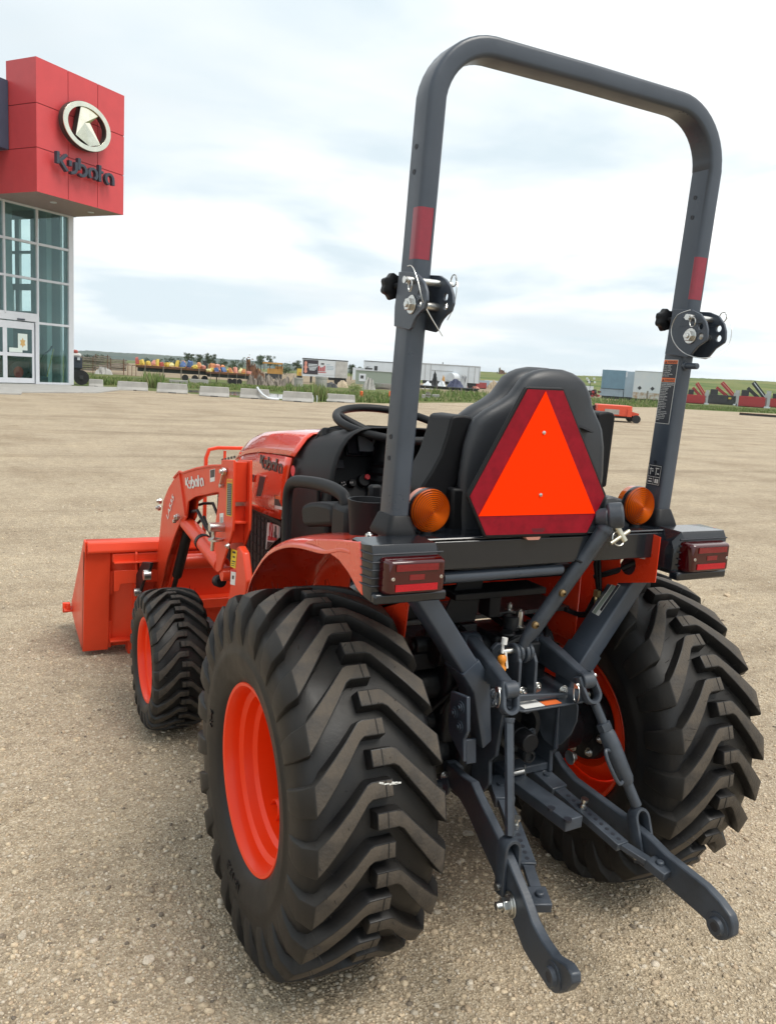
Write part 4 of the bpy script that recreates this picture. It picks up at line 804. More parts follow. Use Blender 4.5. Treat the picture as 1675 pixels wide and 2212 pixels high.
# ------------------------------------------------------------------ tyres
M_lblk0 = mat('seam_black', (.006, .006, .006), .8)
def lug_mesh(name, st, side, Rref):
    v = []; f = []; mi = []
    for (sb, rb, stp, rt, t, hwb, hwt) in st:
        for (s, r, w) in ((sb, rb, -hwb), (stp, rt, -hwt), (stp, rt, hwt), (sb, rb, hwb)):
            a = -(t+w)/Rref; v.append((side*s, r*math.cos(a), r*math.sin(a)))
    n = len(st)
    for i in range(n-1):
        for j in range(4):
            f.append((i*4+j, i*4+(j+1) % 4, (i+1)*4+(j+1) % 4, (i+1)*4+j)); mi.append(1 if j == 1 and st[i+1][3] > Rref*.955 else 0)
    f += [(3, 2, 1, 0), tuple((n-1)*4+j for j in range(4))]; mi += [0, 0]
    me = bpy.data.meshes.new(name); me.from_pydata(v, [], f); me.materials.append(M_rub); me.materials.append(M_dust); me.polygons.foreach_set('material_index', mi)
    bm = bmesh.new(); bm.from_mesh(me); bmesh.ops.recalc_face_normals(bm, faces=bm.faces[:])
    ed = [e for e in bm.edges if len(e.link_faces) == 2 and e.calc_face_angle(0) > R(28)]
    bmesh.ops.bevel(bm, geom=ed, offset=.0028*Rref/.52, segments=2, affect='EDGES', profile=.5, clamp_overlap=True); bm.to_mesh(me); bm.free()
    me.polygons.foreach_set('use_smooth', [True]*len(me.polygons)); me.set_sharp_from_angle(angle=R(40)); return me
def tyre(name, c, Rt, hw, rr, nl, lug_h, whisk=0, a0=0.0, label=None):
    q = hw/.19; Rc = Rt-lug_h
    k = lambda f: rr+(Rc-rr)*f        # radial fraction
    prof = [(-.150*q, rr-.004), (-.166*q, rr+.006), (-.181*q, k(.14)), (-.189*q, k(.34)), (-.1915*q, k(.40)), (-.1875*q, k(.43)), (-.1885*q, k(.55)), (-.186*q, k(.72)), (-.176*q, k(.87)), (-.158*q, k(.95)), (-.12*q, k(.975)), (-.06*q, k(.995)), (0, k(1))]
    prof = prof+[(-h, r) for h, r in prof[-2::-1]]
    mb = MB(); mb.lathe(prof, (0, 0, 0), 'x', 110); T = mb.build(name, M_rub, TR, smooth=50); T.location = c
    e = .006; Rr = Rt
    hb = lug_h+e
    w5 = Rr/.527
    ln = lambda s_: -.006-(s_-.042)*1.14
    st = [(-.026, Rr-hb, -.024, Rr, 0, .026, .0205), (.032, Rr-hb, .032, Rr, 0, .026, .0205), (.044, Rr-hb, .044, Rr, -.006, .0275, .022)]
    st += [(s_, Rr-hb-d_, s_, Rr-d_*.75, ln(s_), .0275+(s_-.044)*.135, .022+(s_-.044)*.125) for s_, d_ in ((.08, .002), (.115, .006), (.145, .012))]
    st += [(.155, Rr-hb-.018, .169, Rr-.014, ln(.167), .0445, .0375), (.172, Rr-.080*w5, .192, Rr-.055*w5, ln(.172), .044, .0365), (.181, Rr-.130*w5, .1955, Rr-.105*w5, ln(.174), .042, .034), (.183, Rr-.160*w5, .1915, Rr-.138*w5, ln(.175), .040, .031), (.182, Rr-.172*w5, .183, Rr-.165*w5, ln(.175), .037, .027)]
    sc_t = Rr/.527 if nl > 20 else 1
    st = [(a*q, b, c_*q, d, t*sc_t, e1*sc_t, e2*sc_t) for a, b, c_, d, t, e1, e2 in st]
    ML = lug_mesh(name+'_lug', st, -1, Rr); MR = lug_mesh(name+'_lug', st, 1, Rr)
    for i in range(nl):
        for me, off in ((ML, 0), (MR, .5)):
            o = bpy.data.objects.new('tread_lug', me); COL.objects.link(o); o.parent = T; o.rotation_euler = (a0+2*math.pi*(i+off)/nl, 0, 0)
    SM = MB(); SM.tube([(0.004*q, (Rr+.0002)*math.cos(w_/Rr*sc_t), (Rr+.0002)*math.sin(w_/Rr*sc_t)) for w_ in (-.019, -.01, 0, .01, .019)], .0009, 4); SMm = SM.mesh('seam', M_lblk0, 0)
    for i in range(nl):
        for off in (0, .5):
            o = bpy.data.objects.new('mould_seam', SMm); COL.objects.link(o); o.parent = T; o.rotation_euler = (a0+2*math.pi*(i+off)/nl, 0, 0)
    if whisk:
        mb = MB()
        for i in range(whisk):
            a = random.random()*6.283; s = random.choice([-1, 1])*random.uniform(.02, .17)*q; r_ = Rr-.004-(.012 if abs(s) > .14*q else 0); d = Vector((random.uniform(-.4, .4), math.cos(a), math.sin(a))); p = Vector((s, r_*math.cos(a), r_*math.sin(a))); L = random.uniform(.008, .022)
            mb.tube([p-d*.004, p+d*L], .0007, 3)
        o = mb.build('moulding_hairs', M_rub, T, smooth=0); o['kind'] = 'stuff'
    return T
def rim_lathe(mb, side, q, rr, dz):     # side -1: outer face towards -x
    pr_ = [(-.146, rr-.002), (-.160, rr+.006), (-.166, rr+.002), (-.164, rr-.007), (-.154, rr-.014), (-.140, rr-.018), (-.122, rr-.020), (-.112, rr-.036), (-.085, rr-.042), (-.074, rr-.056), (-.02, rr-.062), (.04, rr-.060), (.07, rr-.045), (.10, rr-.026), (.14, rr-.018), (.158, rr-.012), (.164, rr+.001), (.158, rr+.006), (.146, rr-.002)]
    mb.lathe([(h*q*-side, r) for h, r in pr_], (0, 0, 0), 'x', 72, closed=False)
    pd = [(.062, rr-.052), (dz, rr-.075), (dz+.012, rr*.60), (dz-.006, rr*.52), (dz-.006, .001)]
    mb.lathe([(h*q*-side, r) for h, r in pd], (0, 0, 0), 'x', 64)
RW = [tyre('rear_tyre', (-.568, 0, .511), .527, .19, .262, 23, .036, 240, .05), tyre('rear_tyre', (.568, 0, .511), .527, .19, .262, 23, .036, 160, .11)]
def side_text(T, txt, phi, rc, size, xs):
    v, f = text_mesh(txt, 'CENTER', .01); mb = MB(); o_ = []
    for p in v:
        a = phi+p[0]*size/rc; r_ = rc+p[1]*size; o_.append((xs, -r_*math.sin(a), r_*math.cos(a)))
    mb.add(o_, f); mb.build('sidewall_lettering', M_rub, T, smooth=0, solid=.004)
side_text(RW[0], '15-19.5', R(188), .318, .040, -.1885); side_text(RW[0], 'R-4', R(278), .318, .040, -.1885)
mb = MB()
for k in range(9):
    q = at(*cW(892+k*11+random.uniform(-3, 3), 1222+random.uniform(-5, 5)), 'y', -.5295); mb.box((q.x, q.y, q.z), (random.uniform(.004, .011), .0015, random.uniform(.002, .006)), (0, random.uniform(-.6, .6), 0))
o = mb.build('paint_scuff', mat('chalk', (.75, .75, .72), .8), TR, smooth=0); o['kind'] = 'stuff'
FWY = 1.562
FW = [tyre('front_tyre', (-.612, FWY, .313), .320, .125, .190, 23, .020, 130, .03), tyre('front_tyre', (.612, FWY, .313), .320, .125, .190, 23, .020, 0, .07)]
for side in (-1, 1):
    mb = MB(); rim_lathe(mb, side, 1, .262, .088); o = mb.build('rear_rim', M_rim, TR, smooth=30); o.location = (side*.568, 0, .511)
    mb = MB(); mb.cyl((-side*.082, 0, 0), (-side*.115, 0, 0), .135, .13, n=36); mb.cyl((-side*.115, 0, 0), (-side*.20, 0, 0), .075, n=28); mb.build('hub', M_cast, o, bevel=.004)
    for i in range(8):
        a = i*math.pi/4+.2; b = bolt((-side*.116, .108*math.cos(a), .108*math.sin(a)), (-side, 0, 0), .011, .012, o, name='wheel_bolt')
    if side < 0:      # valve guard inside the dish
        a = R(-62); mb = MB(); 
        g0 = Vector((-.02, .2*math.cos(a), .2*math.sin(a))); tx = Vector((0, -math.sin(a), math.cos(a))); rn = Vector((0, -math.cos(a), -math.sin(a)))
        loop = [g0+tx*(-.028), g0+tx*(-.028)+rn*.03, g0+tx*(-.015)+rn*.048, g0+tx*.008+rn*.048, g0+tx*.024+rn*.03, g0+tx*.028]
        mb.grid([[p+Vector((-.035, 0, 0)) for p in loop], [p+Vector((.05, 0, 0)) for p in loop]]); mb.build('valve_guard', M_rim, o, solid=.004)
        bolt(g0+rn*.02+Vector((0, 0, 0)), (-1, 0, 0), .006, .02, o, name='valve')
    mb = MB(); rim_lathe(mb, side, .66, .190, .075); o = mb.build('front_rim', M_rim, TR, smooth=30); o.location = (side*.612, FWY, .313)
    mb = MB(); mb.cyl((-side*.05, 0, 0), (-side*.13, 0, 0), .09, .07, n=28); mb.build('hub', M_cast, o, bevel=.004)
mb = MB(); mb.cyl((-.40, 0, .511), (.40, 0, .511), .085, n=28); mb.cyl((-.30, 0, .511), (-.20, 0, .511), .13, n=28); mb.cyl((.2, 0, .511), (.30, 0, .511), .13, n=28); mb.build('rear_axle', M_cast, TR, bevel=.006)
mb = MB(); mb.tube([(-.50, FWY, .313), (-.3, FWY, .36), (.3, FWY, .36), (.50, FWY, .313)], .065, 14); mb.box((-.46, FWY, .36), (.10, .16, .22)); mb.box((.46, FWY, .36), (.10, .16, .22)); mb.build('front_axle', M_cast, TR, bevel=.008)
# ------------------------------------------------------------------ driveline
def smooth_pts0(p, n=6):
    p = [Vector(q) for q in p]; o = []
    for i in range(len(p)-1):
        a, b, c_, d = p[max(0, i-1)], p[i], p[i+1], p[min(len(p)-1, i+2)]
        for k in range(n):
            t = k/n; o.append(.5*((2*b)+(-a+c_)*t+(2*a-5*b+4*c_-d)*t*t+(-a+3*b-3*c_+d)*t**3))
    return o+[p[-1]]
mb = MB(); mb.bb(-.13, .17, -.14, .55, .40, .80); mb.bb(-.10, .14, .55, 2.05, .42, .74); mb.bb(-.17, .20, -.10, .12, .56, .86); mb.build('transmission', M_cast, TR, bevel=.02, seg=3)
for i in range(7): mb = MB(); mb.bb(-.19, -.13, .02+i*.04, .033+i*.04, .44, .70); mb.build('casting_rib', M_cast, TR, bevel=.003)
for (x, y, z, r_, l_) in ((-.20, -.02, .73, .045, .1), (-.24, .12, .66, .055, .12), (-.23, -.03, .62, .03, .12), (-.26, .10, .82, .03, .08), (-.22, .20, .78, .05, .1), (-.2, .0, .85, .028, .07), (-.27, .05, .70, .02, .12), (-.3, .2, .6, .06, .12)):
    mb = MB(); mb.cyl((x-l_/2, y, z), (x+l_/2, y, z), r_, n=16); mb.cyl((x-l_/2-.01, y, z), (x-l_/2, y, z), r_*.6, n=6); mb.build('axle_fitting', M_cast, TR, bevel=.004)
for k in range(9):
    y0, z0 = random.uniform(-.1, .2), random.uniform(.45, .6); mb = MB(); mb.tube([(-.14, y0+.2, z0+.1), (-.24, y0+.1, z0+.05+.02*k), (-.30, y0, z0), (-.20, y0-.1, z0-.04)], .007, 6); mb.build('hose', M_bk, TR)
mb = MB()
for i in range(14): mb.cyl((-.32, .02+.0*i, .74-.008*i), (-.22, .02, .74-.008*i), .034 if i % 2 else .028, n=16)
mb.build('spring_boot', M_bk, TR)
for i in range(8): mb = MB(); mb.bb(-.36, -.22, -.02, .06, .505+.012*i, .511+.012*i); mb.build('cooler_fin', M_cast, TR)
for k in range(34):      # castings and pipe fittings crowding the axle
    x, y, z = random.uniform(-.30, .26), random.uniform(-.12, .10), random.uniform(.50, .92); L = random.uniform(.02, .07); ax_ = random.choice([(1, 0, 0), (0, 1, 0), (0, 0, 1)]); mb = MB()
    if k % 3: mb.cyl((x, y, z), Vector((x, y, z))+Vector(ax_)*L, random.uniform(.008, .028), n=12)
    else: mb.box((x, y, z), (L*1.3, L, L*.9))
    mb.build('casting_boss', M_cast, TR, bevel=.003)
for k in range(12):
    bolt((random.uniform(-.26, .24), -.142 if k % 2 else -.13, random.uniform(.46, .80)), (0, -1, 0), .009, .009, TR, M_gl if k % 3 else M_zinc)
for k in range(7):
    x0 = random.uniform(-.25, .2); mb = MB(); mb.tube(smooth_pts0([(x0, .05, .93), (x0+random.uniform(-.05, .05), -.09, .90), (x0+random.uniform(-.06, .06), -.13, random.uniform(.74, .84)), (x0+random.uniform(-.1, .1), -.08, .66)]), random.choice([.005, .007, .009]), 8); mb.build('hydraulic_hose', M_bk, TR, smooth=60)
# deck plate, rockshaft housing and hydraulic block
mb = MB(); mb.bb(-.30, .33, -.06, .10, .935, .95); mb.build('deck_plate', mat('bare_deck', (.06, .06, .06), .38, var=.4, vscale=9, rvar=.2), TR, bevel=.003)
mb = MB(); mb.bb(-.02, .15, -.12, .05, .80, .895); mb.bb(.0, .05, -.145, -.11, .83, .88); mb.bb(.08, .13, -.15, -.11, .81, .875); mb.cyl((.02, -.12, .895), (.02, -.12, .91), .025, n=16); mb.cyl((.1, -.07, .895), (.1, -.07, .915), .03, n=16); mb.build('hydraulic_block', M_cast, TR, bevel=.012, seg=3)
mb = MB(); mb.tube([(-.01, -.13, .86), (-.01, -.16, .885), (.03, -.165, .90), (.05, -.14, .88)], .008, 8); mb.build('pipe', M_cast, TR)
for x, y in ((-.12, -.03), (-.075, -.04), (.075, -.045)): bolt((x, y, .95), (0, 0, 1), .010, .022, TR)
bolt((.075, -.10, .915), (0, 0, 1), .013, .05, TR)
mb = MB(); mb.cyl((-.20, -.06, .845), (.22, -.06, .845), .042, n=20); mb.build('rockshaft', M_cast, TR, bevel=.004)
# ------------------------------------------------------------------ seat
def sup(cx, cy, a, b, z, n=28, e=3.0):
    o = []
    for i in range(n):
        t = 2*math.pi*i/n; c_, s_ = math.cos(t), math.sin(t); o.append((cx+a*math.copysign(abs(c_)**(2/e), c_), cy+b*math.copysign(abs(s_)**(2/e), s_), z))
    return o
hz_ = [(1.22, .235), (1.30, .246), (1.40, .248), (1.48, .240), (1.53, .226), (1.55, .214), (1.572, .190), (1.595, .160), (1.616, .141), (1.635, .128), (1.66, .109), (1.675, .088), (1.685, .066), (1.693, .03)]
scx = lambda z: -.004+.034*max(0, min(1, (z-1.56)/.06))
mb = MB(); mb.loft([sup(scx(z), -.208, w_, .034 if z < 1.66 else .034*max(.35, w_/.11), z, e=2.6) for z, w_ in hz_]); mb.build('seat_shell', M_seat, TR, smooth=60)
mb = MB(); mb.loft([sup(scx(z), -.135, w_*.985+.004, .05 if z < 1.66 else .05*max(.35, w_/.11), z+.003, e=2.6) for z, w_ in hz_]); mb.build('seat_back_cushion', M_seat, TR, smooth=60)
mb = MB(); mb.loft([sup(0, .10, a, b, z, e=3.4) for z, a, b in ((1.10, .22, .22), (1.13, .24, .24), (1.19, .245, .245), (1.215, .22, .22))]); mb.build('seat_cushion', M_seat, TR, smooth=60)
arm_l = [(335, 450), (360, 436), (430, 430), (485, 440), (503, 470), (495, 560), (440, 760), (375, 990), (345, 1010), (330, 1340), (150, 1340), (90, 1040), (105, 985), (180, 870), (250, 740), (300, 590)]
arm_r = [(1478, 425), (1500, 410), (1560, 404), (1600, 412), (1615, 440), (1600, 560), (1545, 990), (1500, 1000), (1440, 800), (1470, 600)]
for pts, y0, y1 in ((arm_l, -.19, -.07), (arm_r, -.17, -.06)):
    mb = MB(); mb.prism(P(c5, pts, 'y', y0), 'y', y0, y1); mb.build('folded_armrest', M_bk, TR, bevel=.014, seg=3)
mb = MB(); mb.prism(P(c5, [(345, 1000), (560, 1010), (600, 1370), (530, 1345), (330, 1345)], 'y', -.22), 'y', -.22, -.02); mb.build('seat_bracket', M_bk, TR, bevel=.008)
mb = MB(); mb.prism(P(c5, [(1130, 480), (1345, 510), (1440, 556), (1440, 570), (1345, 528), (1130, 496)], 'y', -.262), 'y', -.262, -.235); mb.build('seat_seam', M_lblk, TR)
# under-seat pan, frame tube and rear cross beam
mb = MB(); mb.grid([[(x, y, z-.012*math.sin(math.pi*(x+.33)/.38)) for x in (-.33, -.24, -.15, -.05, .05)] for y, z in ((-.27, 1.222), (-.285, 1.20), (-.27, 1.16), (-.2, 1.145))]); mb.build('seat_pan', M_gr, TR, solid=.006)
mb = MB(); mb.tube([(-.335, -.30, 1.142), (-.15, -.30, 1.143), (.045, -.30, 1.145), (.055, -.25, 1.14)], .016, 12); mb.build('frame_tube', M_gr, TR)
mb = MB(); mb.bb(-.41, .41, -.325, -.295, 1.168, 1.243); mb.bb(-.41, .41, -.325, -.05, 1.245, 1.252); mb.build('rear_cross_panel', M_bk2, TR, bevel=.004)
mb = MB(); mb.bb(-.30, .30, -.06, .30, 1.05, 1.09); mb.bb(-.3, -.25, -.06, .3, .95, 1.05); mb.build('seat_base', M_bk, TR, bevel=.01)
mb = MB(); mb.bb(-.2, .12, -.16, -.06, 1.03, 1.05); mb.bb(-.06, -.02, -.13, -.07, .96, 1.03); mb.build('seat_slide', M_bk, TR, bevel=.003)
mb = MB(); mb.prism([(-.22, .95), (-.10, .95), (-.08, 1.08), (-.16, 1.10)], 'y', -.12, -.112); mb.build('seat_support', M_bk, TR, bevel=.003)
# ------------------------------------------------------------------ slow-vehicle emblem
yS = -.335
def smv(pts, m, y0, y1, name, par=TR, bevel=.0): mb = MB(); mb.prism(P(c5, pts, 'y', y0), 'y', y0, y1); return mb.build(name, m, par, bevel=bevel)
S0 = smv([(922, 205), (1212, 218), (1540, 1045), (1538, 1075), (1390, 1360), (1375, 1368), (600, 1390), (585, 1378), (458, 1075), (460, 1045), (905, 218)], M_bk, yS, yS+.010, 'slow_vehicle_sign', bevel=.004)
S0['label'] = 'orange triangle sign with dark red border on the seat back'
cx_, cz_ = 0, 0
smv([(930, 228), (1205, 240), (1526, 1062), (1388, 1345), (605, 1366), (478, 1065)], M_smvr, yS-.0012, yS-.0002, 'sign_border', S0)
smv([(1070, 243), (1453, 1197), (546, 1219)], M_smv, yS-.0026, yS-.0014, 'sign_triangle', S0)
for p in ((1055, 567), (1029, 1052)):
    q = at(*c5(*p), 'y', yS-.003); mb = MB(); mb.lathe([(0, .0055), (-.002, .0045), (-.003, .001)], q, 'y', 14); mb.build('rivet', M_zinc, S0)
mb = MB()
for k, (x0, x1) in enumerate(((958, 1062), (962, 1058), (970, 1050))):
    a_, b_ = at(*c5(x0, 1318+k*11), 'y', yS-.0016), at(*c5(x1, 1317+k*11), 'y', yS-.0016); mb.bar(a_, b_, .0004, .0013)
mb.build('sign_print', M_lblk, S0, smooth=0)
mb = MB(); mb.prism(P(c5, [(915, 1385), (1030, 1380), (1015, 1402), (930, 1404)], 'y', yS-.002), 'y', yS-.002, yS+.03); mb.build('sign_clip', mat('clip', (.45, .2, .15), .5), S0)
mb = MB(); mb.bb(-.08, .0, yS+.011, -.235, 1.42, 1.50); mb.bb(-.06, -.02, yS+.011, -.24, 1.20, 1.42); mb.build('sign_bracket', M_bk, TR, bevel=.003)
# ------------------------------------------------------------------ fenders
LIPX = .595
lip = P(cW, [(250, 330), (275, 230), (300, 190), (340, 120), (400, 80), (460, 65), (530, 72)], 'x', -LIPX)
lip = [(lip[0][0]+.035, lip[0][1]-.16), (lip[0][0]+.02, lip[0][1]-.07)]+lip+[(-.14, lip[-1][1]+.012), (-.22, 1.228), (-.30, 1.232)]
skirt = P(cW, [(530, 74), (585, 60), (700, 62), (800, 72), (812, 330), (790, 305), (745, 222), (700, 162), (640, 118), (590, 92)], 'x', -LIPX+.004)
for s in (-1, 1):
    mb = MB(); rows = []
    for x, dz in ((-LIPX-.001, -.020), (-LIPX, -.008), (-LIPX+.010, .004), (-LIPX+.045, .014), (-.46, .020), (-.40, .018), (-.372, .012), (-.362, -.01)):
        rows.append([(-s*x, y, z+dz) for i, (y, z) in enumerate(lip)])
    mb.grid(rows); fo = mb.build('fender', M_or, TR, smooth=50, solid=.004, sub=2)
    mb = MB(); mb.prism(skirt, 'x', s*(LIPX+.001), s*(LIPX-.006)); mb.build('fender_skirt', M_or, fo, bevel=.003)
    iy = [(y, z+.008) for y, z in lip]
    iy = iy+[(-.352, 1.235), (-.352, 1.10), (-.20, 1.06), (-.16, .95), (-.13, .86), (.10, .80), (iy[0][0], .78)] if s > 0 else iy[:-1]+[(-.25, 1.235), (-.22, 1.10), (-.18, 1.05), (-.16, .90), (-.13, .84), (.10, .80), (iy[0][0], .78)]
    mb = MB(); mb.prism(iy, 'x', s*.3585, s*.3615, [circle2(-.235, 1.128, .034, 14)] if s > 0 else []); w_ = mb.build('fender_wall', M_or, fo)
    if s < 0:
        q = at(*cW(835, 50), 'z', 1.252); bolt((q.x, q.y, 1.247), (0, 0, 1), .010, .013, TR)
        q = at(*cW(503, 187), 'x', -.363); bolt((-.3625, q.y, q.z), (-1, 0, 0), .006, .006, fo)
    mb = MB(); mb.bb(s*.345, s*.357, -.13, .34, .79, .83); mb.build('fender_flange', M_or, fo, bevel=.004)
mb = MB(); mb.bb(.30, .305, -.10, .42, .84, 1.10); mb.build('side_panel', M_or, TR, bevel=.01)
mb = MB(); mb.bb(-.31, .31, .38, .40, .78, 1.06); mb.build('front_panel', M_or, TR, bevel=.01)
# serial plate and sticker on the right fender
plate('serial_plate', c6, [(598, 705), (752, 728), (750, 775), (595, 748)], (.356, 0, 0), (1, 0, 0), .002, M_white, TR, .0)
mb = MB()
for k in range(14):
    if k in (5, 9): continue
    a_ = at(*c6(612+k*9.6, 722+k*1.4), 'x', .3545); mb.box((a_.x, a_.y, a_.z-.004), (.0008, .0014, .006))
mb.build('serial_print', M_lblk, TR, smooth=0)
# wiring along the right fender
for pts, r_ in (([(.35, -.13, 1.19), (.34, -.12, 1.10), (.345, -.14, 1.02), (.34, -.10, .93), (.33, .0, .90), (.30, .1, .92)], .010), ([(.34, -.12, 1.06), (.36, -.20, 1.10), (.40, -.24, 1.14), (.42, -.22, 1.18)], .009), ([(.34, -.13, 1.13), (.335, -.15, 1.06), (.345, -.15, 1.0), (.335, -.11, .95)], .005), ([(.25, -.1, .955), (.30, -.1, .935), (.34, -.09, .93)], .008)):
    mb = MB(); mb.tube(pts, r_, 8); mb.build('wiring', M_bk, TR, smooth=60)
mb = MB(); mb.tube([(.33, -.14, 1.02), (.325, -.15, 1.0), (.33, -.15, .97)], .005, 6); mb.box((.328, -.15, 1.015), (.012, .02, .02)); mb.build('connector', mat('brass', (.5, .4, .2), .4, metal=.8), TR)
# ------------------------------------------------------------------ tail lights
for s in (-1, 1):
    X = lambda a: s*a-(.010 if s > 0 else 0)
    zt, zb, yb = 1.256, 1.122, -.398
    # housing: outer (fender side) end tapers forward
    mb = MB()
    sec = []
    for x, y, top, bot in ((.574, -.302, 1.24, 1.155), (.590, -.335, 1.248, 1.142), (.595, -.365, 1.252, 1.132), (.587, yb, zt, zb), (.50, yb, zt, zb), (.415, yb, zt, zb+.004), (.392, yb+.012, zt-.03, zb+.02), (.380, -.33, zt-.06, zb+.03)):
        sec.append([(X(x), y, bot), (X(x), y, bot+(top-bot)*.15), (X(x), y, top-.022), (X(x), y+.012, top), (X(x), -.295+.0001*len(sec), top+.001), (X(x), -.295+.0001*len(sec), bot)])
    mb.loft(sec); h_ = mb.build('tail_light_housing', M_bk2, TR, bevel=.004)
    for k in range(5):
        z = 1.236-k*.019; mb = MB(); mb.tube([(X(.592), -.335, z), (X(.597), -.366, z), (X(.588), yb-.001, z), (X(.40), yb-.001, z)], .0022, 6); mb.build('housing_groove', M_lblk, h_)
    mb = MB(); mb.bb(X(.586), X(.390), yb-.016, yb+.02, zb-.004, zb+.022); mb.build('housing_lip', M_bk2, h_, bevel=.006)
    x0, x1 = .568, .408
    mb = MB(); mb.loft([[(X((x0+x1)/2+(x-.5)*(x0-x1)*g), y, 1.187+z*.042*g) for x, z in ((0.03, -1), (.97, -1), (1, -.88), (1, .88), (.97, 1), (.03, 1), (0, .88), (0, -.88))] for y, g in ((yb+.005, 1.02), (yb-.018, 1.0), (yb-.034, .94), (yb-.040, .86))]); L_ = mb.build('tail_lens', M_lens, h_, bevel=.003)
    for z in (1.211, 1.163): mb = MB(); mb.bb(X(.546), X(.434), yb-.0425, yb-.038, z-.008, z+.008); mb.build('reflector_strip', M_lensb if z > 1.2 else M_lensc, L_)
    for x in (.552, .424): mb = MB(); mb.lathe([(0, .005), (-.002, .004), (-.002, .001)], (X(x), yb-.039, 1.185), 'y', 12); mb.build('screw', M_zinc, L_)
    mb = MB(); mb.bb(X(.51), X(.47), yb-.0415, yb-.0385, 1.181, 1.194); mb.build('lens_window', M_lensb, L_)
    # amber lamp on its stalk
    ax = -.367 if s < 0 else .346; az = 1.3125
    mb = MB(); mb.lathe([(.030, .040), (.030, .056), (.008, .0575), (.0, .0575)], (ax, -.262, az), 'y', 40); am = mb.build('amber_lamp', M_amber, TR, smooth=30)
    prof = [(-.001, .058)]
    for k in range(11):
        r_ = .056*(1-k/11); d = -.004-.020*math.sqrt(max(0, 1-(r_/.058)**2)); prof += [(d, r_), (d-.0030, r_-.0014), (d+.0012, r_-.0038)]
    prof.append((-.026, .0008)); mb = MB(); mb.lathe(prof, (ax, -.262, az), 'y', 44); k_ = len(prof)-1; mb.m = [(1 if (i % k_) % 3 == 0 else 0) for i in range(len(mb.f))]; mb.build('lens', [M_amber, M_amber2], am, smooth=30)  # groove faces get a darker amber: ring shading put into the colour
    mb = MB(); mb.lathe([(-.2, .001), (-.2, .057)], (ax, -.060, az), 'y', 30); mb.lathe([(.028, .03), (.034, .03), (.034, .001)], (ax, -.262, az), 'y', 20)
    mb = MB(); mb.lathe([(-.004, .0575), (.004, .0595), (.010, .0575)], (ax, -.262, az), 'y', 40); mb.build('lens_ring', M_bk2, am)
    mb = MB(); mb.cyl((ax, -.255, 1.252), (ax, -.255, 1.272), .019, .016, n=14); mb.cyl((ax, -.255, 1.268), (ax, -.25, 1.29), .012, n=12); mb.build('stalk', M_bk, am)
# ------------------------------------------------------------------ roll bar
def shx(z): return -.009+.0375*(z-1.3)
def half(z): return .449+.009*(z-1.3)
YR = -.2425
def rrect(w, h, r, n=3):
    o = []
    for cx, cy, a0 in ((w/2-r, h/2-r, 0), (-w/2+r, h/2-r, 90), (-w/2+r, -h/2+r, 180), (w/2-r, -h/2+r, 270)):
        for i in range(n+1): a = R(a0+90*i/n); o.append((cx+r*math.cos(a), cy+r*math.sin(a)))
    return o
def hoop(path, name, m, w=.050, d=.075, r=.011):      # path of (x, z) with in-plane normal
    loops = []
    for i, (x, z) in enumerate(path):
        a = path[max(0, i-1)]; b = path[min(len(path)-1, i+1)]; t = Vector((b[0]-a[0], 0, b[1]-a[1])).normalized(); nrm = Vector((t.z, 0, -t.x))
        loops.append([Vector((x, YR, z))+nrm*p+Vector((0, q, 0)) for p, q in rrect(w, d, r)])
    mb = MB(); mb.loft(loops); return mb.build(name, m, TR, smooth=40)
ZT, RB = 2.432, .155
xl, xr = -half(2.25)+shx(2.25), half(2.25)+shx(2.25)
path = [(-half(1.803)+shx(1.803), 1.803)]+[(-half(z)+shx(z), z) for z in (1.95, 2.1, ZT-RB)]
path += [(xl+RB-RB*math.cos(R(a)), ZT-RB+RB*math.sin(R(a))) for a in range(8, 90, 8)]+[(xl+RB, ZT), (0, ZT+.002), (xr-RB, ZT)]
path += [(xr-RB+RB*math.sin(R(a)), ZT-RB+RB*math.cos(R(a))) for a in range(8, 90, 8)]+[(half(z)+shx(z), z) for z in (ZT-RB, 2.1, 1.95, 1.803)]
UP = hoop(path, 'roll_bar_hoop', M_gr)
